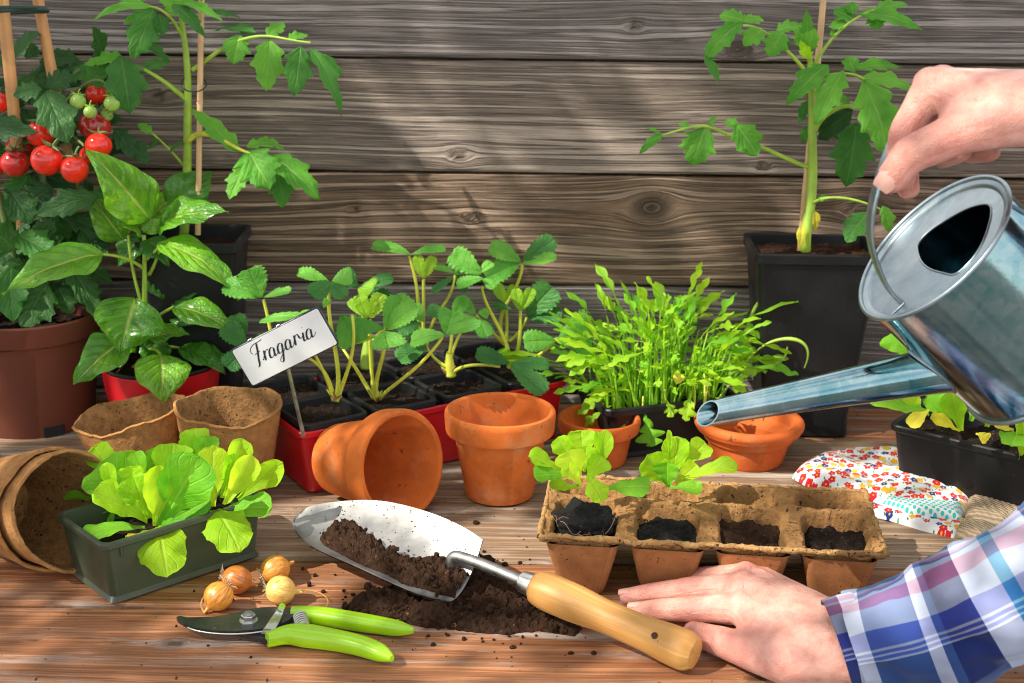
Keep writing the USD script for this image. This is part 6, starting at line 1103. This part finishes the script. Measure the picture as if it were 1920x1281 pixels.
# trunk, neck and head, beyond the right edge of the picture
NK, HD = np.array([1.02, .93, .58]), np.array([.985, .93, .70])
B += [hull((SHR, .06), (SHU, .06), (np.array([1.04, .93, .5]), .07)), hull((SHR + [.03, .02, -.06], .085), (SHU + [.03, -.02, -.06], .085), (np.array([1.06, .87, -.1]), .10), (np.array([1.06, .99, -.1]), .10)), hull((np.array([1.06, .87, -.1]), .10), (np.array([1.06, .99, -.1]), .10), (np.array([1.06, .86, -.3]), .115), (np.array([1.06, 1.0, -.3]), .115)),
      hull((np.array([1.04, .93, .48]), .06), (HD + [.02, 0, -.08], .052)), hull((HD + [.02, 0, .04], .078), (HD + [0, 0, .02], .072), (HD + [-.035, 0, -.075], .034), (HD + [-.03, .03, -.04], .04), (HD + [-.03, -.03, -.04], .04)),
      hull((HD + [-.072, 0, .005], .009), (HD + [-.095, 0, -.03], .010), (HD + [-.07, 0, -.035], .016)), hull((HD + [-.064, .02, -.062], .006), (HD + [-.064, -.02, -.062], .006), (HD + [-.069, 0, -.060], .007))]
for s in (-1, 1):
    B += [hull((HD + [.012, s * .078, .01], .012), (HD + [.008, s * .075, -.025], .009)), hull((np.array([1.06, .93 + s * .09, -.32]), .085), (np.array([.98, .93 + s * .1, -.70]), .05))]
sk_ = m3.Manifold.batch_boolean(B, m3.OpType.Add).refine_to_length(.0042); mm_ = sk_.to_mesh(); sk_ = trimesh.Trimesh(mm_.vert_properties[:, :3], mm_.tri_verts, process=True)
print('skin', len(sk_.vertices))
trimesh.smoothing.filter_taubin(sk_, .5, .53, 26)
# skin creases at the finger joints and wrists, fine unevenness
v = sk_.vertices.copy(); vn = sk_.vertex_normals; dsp = .0009 * fbm(v, 90, 3, 2) + .0004 * fbm(v, 380, 2, 3)
def seg_d(a, b):
    ab = b - a; t_ = np.clip(((v - a) @ ab) / (ab @ ab), 0, 1); return np.linalg.norm(v - a - t_[:, None] * ab, axis=1), t_
for W_, ms_, off in ((WR[0] * .5 + WU[0] * .5, (IM, MM, RM_, PM), Z * .012), (W1[0] * .5 + W2[0] * .5, (I2, M2, R2), unit(CU - CR * .2) * .012)):   # tendons and veins on the backs
    for k_, m in enumerate(ms_):
        d_, t_ = seg_d(W_ * .75 + m[0] * .25 + off, m[0] + off * .7); dsp += .0016 * np.exp(-(d_ / .0042)**2) * np.sin(np.pi * np.clip(t_ * .8 + .2, 0, 1))
        a_ = W_ * .6 + m[0] * .4 + off * 1.2 + CR * .006; b_ = m[0] * .8 + W_ * .2 + off + np.array([.002, .008, 0]); d_, t_ = seg_d(a_, b_); dsp += .0009 * np.exp(-(d_ / .0022)**2)
for f in ([IX, MX, RX, PX, TX, F1, F2, F3, F4, TH]):
    for k in ((1, 2) if not (f is TX or f is TH) else (2,)):
        ax_ = unit(f[k + 1][0] - f[k - 1][0]) if k + 1 < len(f) else unit(f[k][0] - f[k - 1][0]); d = v - f[k][0]; near = np.exp(-(np.linalg.norm(d, axis=1) / (f[k][1] * 1.5))**2); s_ = d @ ax_
        dsp += -.0009 * near * np.clip(np.cos(s_ * 3000 + fbm(v, 150, 2, 6) * 3), 0, 1)**3 + .0006 * near
for wv, ax_ in ((WR[0], unit(C0 - MM[0])),):
    d = v - (wv + [.004, .006, 0]); near = np.exp(-(np.linalg.norm(d, axis=1) / .03)**2); dsp += -.0007 * near * np.clip(np.sin((d @ ax_) * 900 + fbm(v, 60, 2, 4) * 5), 0, 1)**3
d = v - TH[1][0]; near = np.exp(-(np.linalg.norm(v - (TH[0][0] * .6 + TH[1][0] * .4 - cu_ * .008), axis=1) / .02)**2); dsp += -.0008 * near * np.clip(np.sin((d @ cr_) * 1100 + fbm(v, 60, 2, 5) * 5), 0, 1)**3
sk_.vertices = v + vn * dsp[:, None]
nodes = {'g': ('geometry', {}), 'n': ('noise_texture', {'scale': 70, 'detail': 6, 'roughness': .65}), 'r': ('rgb_ramp', {'ramp': [(.3, (.46, .185, .14)), (.48, (.57, .285, .22)), (.7, (.65, .385, .31))]}), 'red': ('attribute', {'attribute': 'flush'}), 'x': ('mix', {'color2': (.52, .16, .125)}),
         'n2': ('noise_texture', {'scale': 700, 'detail': 3}), 'v': ('voronoi_texture', {'scale': 620, 'feature': 'distance_to_edge'}), 'ad': ('math', {'math_type': 'multiply_add', 'value2': .6}), 'b': ('bump', {'strength': .7, 'distance': .0009}), 'p': ('principled_bsdf', {'roughness': .5, 'specular_ior_level': .4, 'subsurface_weight': .06, 'subsurface_radius': (1., .35, .2), 'subsurface_scale': .004})}
mat('skin', nodes, [('g.position', 'n.vector'), ('n.fac', 'r.fac'), ('r.color', 'x.color1'), ('red.fac', 'x.fac'), ('x.color', 'p.base_color'), ('g.position', 'n2.vector'), ('g.position', 'v.vector'), ('n2.fac', 'ad.value1'), ('v.distance', 'ad.value3'), ('ad.value', 'b.height'), ('b.normal', 'p.normal')])
fl = np.zeros(len(v))
for f in (IX, MX, RX, PX, TX, F1, F2, F3, F4, TH):
    for k, a in ((0, .45), (1, .75), (2, .6), (3, .75)): fl = np.maximum(fl, a * np.exp(-(np.linalg.norm(v - f[k][0], axis=1) / (f[k][1] * 1.5))**2))
pe = part(None, 'person', (sk_.vertices, sk_.faces), MATS['skin'], smooth=True, prim_vars={'flush': fl})
tag(stage.GetPrimAtPath(pe), 'person in a plaid shirt holding the can, other hand resting on the table', 'person')
def nail(f, up, w=.62, l=.95):
    tip, dj = f[3][0], f[2][0]; r = f[3][1]; t = unit(tip - dj); u = unit(up - t * np.dot(up, t)); s = np.cross(t, u); A, Bb = np.meshgrid(np.linspace(-1, 1, 9), np.linspace(-1, 1, 11), indexing='ij')
    sx_ = A * w * (1 - .25 * np.clip(-Bb, 0, 1)**2) * np.sqrt(np.clip(1 - .35 * np.clip(Bb, 0, 1)**4, 0, 1)); hh_ = np.sqrt(np.clip(1.02**2 - sx_**2 * 1.1, .05, 2)) - .06 * np.clip(Bb, 0, 1)**2 * .5
    V = tip + r * (s * sx_[..., None] + t * (Bb * l - .05)[..., None] + u * (hh_ * 1.0)[..., None]); V = V.reshape(-1, 3); F = quads(9, 11); m_ = trimesh.Trimesh(np.vstack([V, V - u * .0012]), np.vstack([F, F[:, ::-1] + len(V)]), process=False); part(pe, 'fingernail', m_, MATS['nail'], smooth=True)
nail(MX, unit(Z + CR * -.2)); nail(IX, Z); nail(TH, unit(tocam(TH[3][0]) - cr_ * .25 + cu_ * .1), .72, 1.0)
# plaid shirt
def ramp(st): return {'ramp': st, 'interpolate': False}
WH, PK, DN, NV, PU, TL = (.58, .61, .69), (.58, .19, .28), (.06, .135, .32), (.010, .026, .15), (.065, .085, .45), (.06, .36, .53)
nodes = {'tc': ('texture_coordinate', {}), 's': ('separate_xyz', {}), 'fu': ('math', {'math_type': 'multiply', 'value2': 1 / .150}), 'fv': ('math', {'math_type': 'multiply', 'value2': 1 / .135}), 'gu': ('math', {'math_type': 'fraction'}), 'gv': ('math', {'math_type': 'fraction'}),
         'ru': ('rgb_ramp', ramp([(0, DN), (.22, WH), (.265, PK), (.36, WH), (.50, PU), (.60, WH), (.612, PU), (.632, WH), (.644, PU), (.664, WH), (.676, NV), (.92, DN)])),
         'rv': ('rgb_ramp', ramp([(0, WH), (.13, TL), (.20, WH), (.38, DN), (.66, WH), (.73, DN), (.78, NV), (.97, WH)])), 'x': ('mix', {'fac': .5}), 'xm': ('mix', {'mix_type': 'multiply', 'fac': .55}),
         'w1': ('wave_texture', {'scale': 420, 'bands_direction': 'x'}), 'w2': ('wave_texture', {'scale': 420, 'bands_direction': 'y'}), 'wa': ('math', {'math_type': 'add'}), 'b': ('bump', {'strength': .12, 'distance': .0004}), 'p': ('principled_bsdf', {'roughness': .88, 'specular_ior_level': .15, 'sheen_weight': .15})}
mat('plaid', nodes, [('tc.UV', 's.vector'), ('s.x', 'fu.value1'), ('s.y', 'fv.value1'), ('fu.value', 'gu.value1'), ('fv.value', 'gv.value1'), ('gu.value', 'ru.fac'), ('gv.value', 'rv.fac'), ('ru.color', 'x.color1'), ('rv.color', 'x.color2'), ('x.color', 'xm.color1'), ('rv.color', 'xm.color2'), ('xm.color', 'p.base_color'), ('tc.UV', 'w1.vector'), ('tc.UV', 'w2.vector'), ('w1.fac', 'wa.value1'), ('w2.fac', 'wa.value2'), ('wa.value', 'b.height'), ('b.normal', 'p.normal')])
def sleeve(name, path, rads, wr, seed, u0=.0, v0=0., flatz=1., parent=None, thick=.0012, nseg=150, nn=90, up=Z):
    P = spline(path, nseg); t = np.gradient(P, axis=0); t /= np.linalg.norm(t, axis=1)[:, None]; rad = PchipInterpolator(np.linspace(0, 1, len(rads)), rads)(np.linspace(0, 1, nseg)); sv = np.r_[0, np.cumsum(np.linalg.norm(np.diff(P, axis=0), axis=1))]
    a = np.linspace(0, 2 * np.pi, nn); V, UV = [], []; nr = up
    for i in range(nseg):
        nr = unit(nr - t[i] * np.dot(nr, t[i])); s = np.cross(t[i], nr); d = np.cos(a)[:, None] * nr * flatz + np.sin(a)[:, None] * s; V.append(P[i] + rad[i] * d); UV.append(np.c_[a * .050 + u0, np.full(nn, sv[i] + v0)])
    V, UV = np.array(V), np.array(UV); D = V - P[:, None]; D /= np.linalg.norm(D, axis=-1, keepdims=True)
    q_ = np.stack([np.cos(a)[None] * 1.2 + sv[:, None] * 14, np.sin(a)[None] * 1.2 + sv[:, None] * 0, sv[:, None] * 16 + 0 * a[None]], -1)
    f_ = meshkit.fbm(q_, 3, seed) - .5; f2 = np.abs(meshkit.fbm(q_ * 1.7 + 9, 2, seed + 5) - .5)
    V = V + D * (wr * (2.4 * np.maximum(f_, -.12) - 1.2 * np.minimum(f2, .3) + .25))[..., None]
    V[..., 2] = np.maximum(V[..., 2], .0012 + .0004 * np.abs(f_))
    Fq = quads(nseg, nn); Vi = V - D * thick; n_ = nseg * nn; i0 = np.arange(nn - 1); e = [np.stack([i0, i0 + 1, i0 + 1 + n_], 1), np.stack([i0, i0 + 1 + n_, i0 + n_], 1)]
    part(parent or pe, name, (np.vstack([V.reshape(-1, 3), Vi.reshape(-1, 3)]), np.vstack([Fq, Fq[:, ::-1] + n_, *e])), MATS['plaid'], smooth=True, uv=np.vstack([UV.reshape(-1, 2)] * 2))
sl = [C0 + np.array(d) for d in [(.010, -.002, .001), (.035, -.006, .011), (.065, -.011, .024), (.11, -.017, .052), (.17, -.020, .090), (.24, -.018, .135), (.30, -.01, .165)]] + [EL * .55 + SHR * .45, SHR]
sleeve('sleeve', sl, [.038, .045, .054, .063, .070, .074, .074, .074, .085], .0095, 3, .030, .04)
sleeve('cuff', [C0 + np.array(d) for d in [(-.004, 0, -.002), (.006, 0, .001), (.022, -.0005, .004)]], [.0355, .0362, .0372], .002, 8, .036, -.012, nseg=30)
E3 = W1[0] + np.array([.13, .015, .006]); sleeve('sleeve', [E3, E3 + [.05, 0, .004], E2, E2 * .5 + SHU * .5, SHU], [.042, .046, .056, .066, .085], .006, 5, 0, 0)
tb = m3.Manifold.batch_boolean([hull((SHR, .078), (SHU, .078), (np.array([1.05, .93, .50]), .08)), hull((SHR + [.03, .02, -.06], .1), (SHU + [.03, -.02, -.06], .1), (np.array([1.06, .87, -.1]), .118), (np.array([1.06, .99, -.1]), .118)), hull((np.array([1.06, .87, -.1]), .118), (np.array([1.06, .99, -.1]), .118), (np.array([1.06, .86, -.26]), .13), (np.array([1.06, 1.0, -.26]), .13))], m3.OpType.Add).refine_to_length(.02)
m_ = tb.to_mesh(); m_ = trimesh.Trimesh(m_.vert_properties[:, :3], m_.tri_verts); trimesh.smoothing.filter_taubin(m_, .5, .53, 10); part(pe, 'shirt_body', m_, MATS['plaid'], smooth=True, uv=np.c_[m_.vertices[:, 1] + m_.vertices[:, 0] * .7, m_.vertices[:, 2]])
simple('hair', (.05, .025, .012), .5, .4, 90, .5, 300, .002)
hb = hull((HD + [.035, 0, .045], .084), (HD + [.045, 0, -.02], .078), (HD + [-.0, 0, .062], .074)).refine_to_length(.01); m_ = hb.to_mesh(); m_ = trimesh.Trimesh(m_.vert_properties[:, :3], m_.tri_verts); m_.vertices += fbm(m_.vertices, 40, 3, 3)[:, None] * .012 * m_.vertex_normals; part(pe, 'hair', m_, MATS['hair'], smooth=True)
simple('denim', (.02, .03, .07), .85, .2, 80)
jb = m3.Manifold.batch_boolean([hull((np.array([1.06, .87, -.26]), .125), (np.array([1.06, .99, -.26]), .125), (np.array([1.06, .86, -.34]), .125), (np.array([1.06, 1.0, -.34]), .125))] + [hull((np.array([1.06, .93 + s * .09, -.32]), .1), (np.array([.98, .93 + s * .1, -.69]), .062)) for s in (-1, 1)], m3.OpType.Add).refine_to_length(.03); m_ = jb.to_mesh(); part(pe, 'trousers', trimesh.Trimesh(m_.vert_properties[:, :3], m_.tri_verts), MATS['denim'], smooth=40)
simple('eye_white', (.8, .78, .75), .2, .02); simple('iris', (.05, .04, .03), .15)
for s in (-1, 1):
    c = HD + [-.066, s * .030, .012]; ic = trimesh.creation.icosphere(3); e_ = part(pe, 'eye', (ic.vertices * .0115 + c, ic.faces), MATS['eye_white'], smooth=True); part(e_, 'iris', (ic.vertices * [.002, .0055, .0055] + c + [-.0108, 0, 0], ic.faces), MATS['iris'], smooth=True)
# ---------------------------------------------------------------- the garden tree whose leaves shade the table
simple('bark', (.09, .065, .045), .9, .4, 20, .8, 60, .01)
leafmat('leaf_tree', (.03, .09, .015), (.06, .14, .025), (.1, .2, .04), .35, .5, 5)
TD = 2.3; tcn = np.array([0, 1.25, .12]) + SUN_TO * TD; ta, tb_ = unit(np.cross(SUN_TO, Z)), None; tb_ = np.cross(ta, SUN_TO)
def project(P):
    d = P - EYE; w_ = d @ FWD; return 960 + FPX * (d @ CR) / w_, 640.5 - FPX * (d @ CU) / w_
GAPS = [Polygon([(800, 330), (872, 330), (985, 430), (1075, 470), (1130, 530), (1010, 530), (900, 425)]), Polygon([(655, 380), (700, 398), (770, 460), (800, 530), (745, 480)]), Polygon([(600, 130), (690, 135), (860, 240), (930, 300), (850, 300), (720, 230)]), Polygon([(1150, 110), (1260, 115), (1400, 235), (1440, 300), (1310, 300)]), Polygon([(1060, 235), (1160, 240), (1290, 330), (1180, 330)]), Polygon([(1230, 380), (1290, 400), (1390, 480), (1300, 470)])]
TGAPS = [Polygon([(150, 830), (380, 800), (520, 860), (500, 1000), (300, 1060), (180, 960)]), Polygon([(1000, 820), (1370, 820), (1380, 920), (1040, 940)]), Polygon([(580, 930), (1000, 900), (1000, 1010), (860, 1030), (640, 980)]), Polygon([(200, 300), (430, 380), (440, 660), (230, 700), (140, 500)]), Polygon([(1080, 560), (1420, 520), (1400, 760), (1100, 760)]), Polygon([(640, 560), (880, 560), (880, 680), (640, 690)])]
rl = np.random.default_rng(11); LV, LF, n_ = [], [], 0
N_ = 24000; aa, bb = rl.uniform(-1.05, 1.05, N_), rl.uniform(-.85, .95, N_); dd_ = rl.uniform(-.35, .35, N_)
Q = tcn + ta * aa[:, None] + tb_ * bb[:, None] + SUN_TO * dd_[:, None]
tw_ = (Q[:, 1] - WALLY) / SUN_TO[1] if abs(SUN_TO[1]) > 1e-6 else np.full(N_, 1e9); tw_ = np.where(tw_ < 0, 1e9, tw_); tt2_ = (Q[:, 2] - .06) / SUN_TO[2]
onw = tw_ < tt2_; hit = Q - SUN_TO * np.minimum(tw_, tt2_)[:, None]; hxp, hyp = project(hit)
cl = meshkit.fbm(np.c_[aa * 3.2, bb * 3.2, aa * 0], 3, 5)
keep = np.where(onw, rl.random(N_) < WALL_SHADE, (rl.random(N_) < .66 * np.where(((hxp < 560) & (hyp > 1010)) | (hxp < 150), .8, TABLE_SHADE)) & (cl > TABLE_CL))
if GAPS:
    pt_ = shapely.points(hxp, hyp)
    for gp_ in GAPS: keep &= ~(onw & (shapely.distance(gp_, pt_) < 12))
    for gp_ in TGAPS: keep &= ~(~onw & (shapely.distance(gp_, pt_) < 28))
for c in Q[keep]:
    d1 = unit(rl.normal(0, 1, 3)); nn_ = unit(SUN_TO + rl.normal(0, .55, 3)); d1 = unit(d1 - nn_ * np.dot(d1, nn_)); d2 = np.cross(nn_, d1); l = rl.uniform(.016, .027)
    LV.append(np.array([c - d1 * l, c + d2 * l * .55 - d1 * l * .1, c + d1 * l * 1.1, c - d2 * l * .55 - d1 * l * .1, c + nn_ * -.003])); LF.append(np.array([[0, 1, 4], [1, 2, 4], [2, 3, 4], [3, 0, 4]]) + n_); n_ += 5
print('canopy leaves', len(LV), 'on wall', int((keep & onw).sum()))
tr_ = thing('garden_tree', 'leafy garden tree shading the table from the upper left', 'tree', (tcn[0] - .9, tcn[1] - .3, -.75))
tbp = np.array([tcn[0] - .9, tcn[1] - .3, -.78]); jn = tcn + [-.7, -.2, -1.1]
part(tr_, 'trunk', tube([tbp, tbp + [.05, .02, 1.0], jn, tcn + [-.45, -.1, -.2], tcn + [-.2, 0, .5]], [.10, .085, .06, .035, .01], 14, 50), MATS['bark'], smooth=True)
for k in range(9):
    e_ = tcn + ta * rl.uniform(-1, 1) + tb_ * rl.uniform(-.8, .9) + SUN_TO * rl.uniform(.3, .6); part(tr_, 'branch', tube([jn + (tcn - jn) * rl.random() * .6, (jn + e_) / 2 + SUN_TO * .35, e_], [.022, .013, .004], 8, 24), MATS['bark'], smooth=True)
part(tr_, 'foliage', (np.vstack(LV), np.vstack(LF)), MATS['leaf_tree'], kind='stuff')
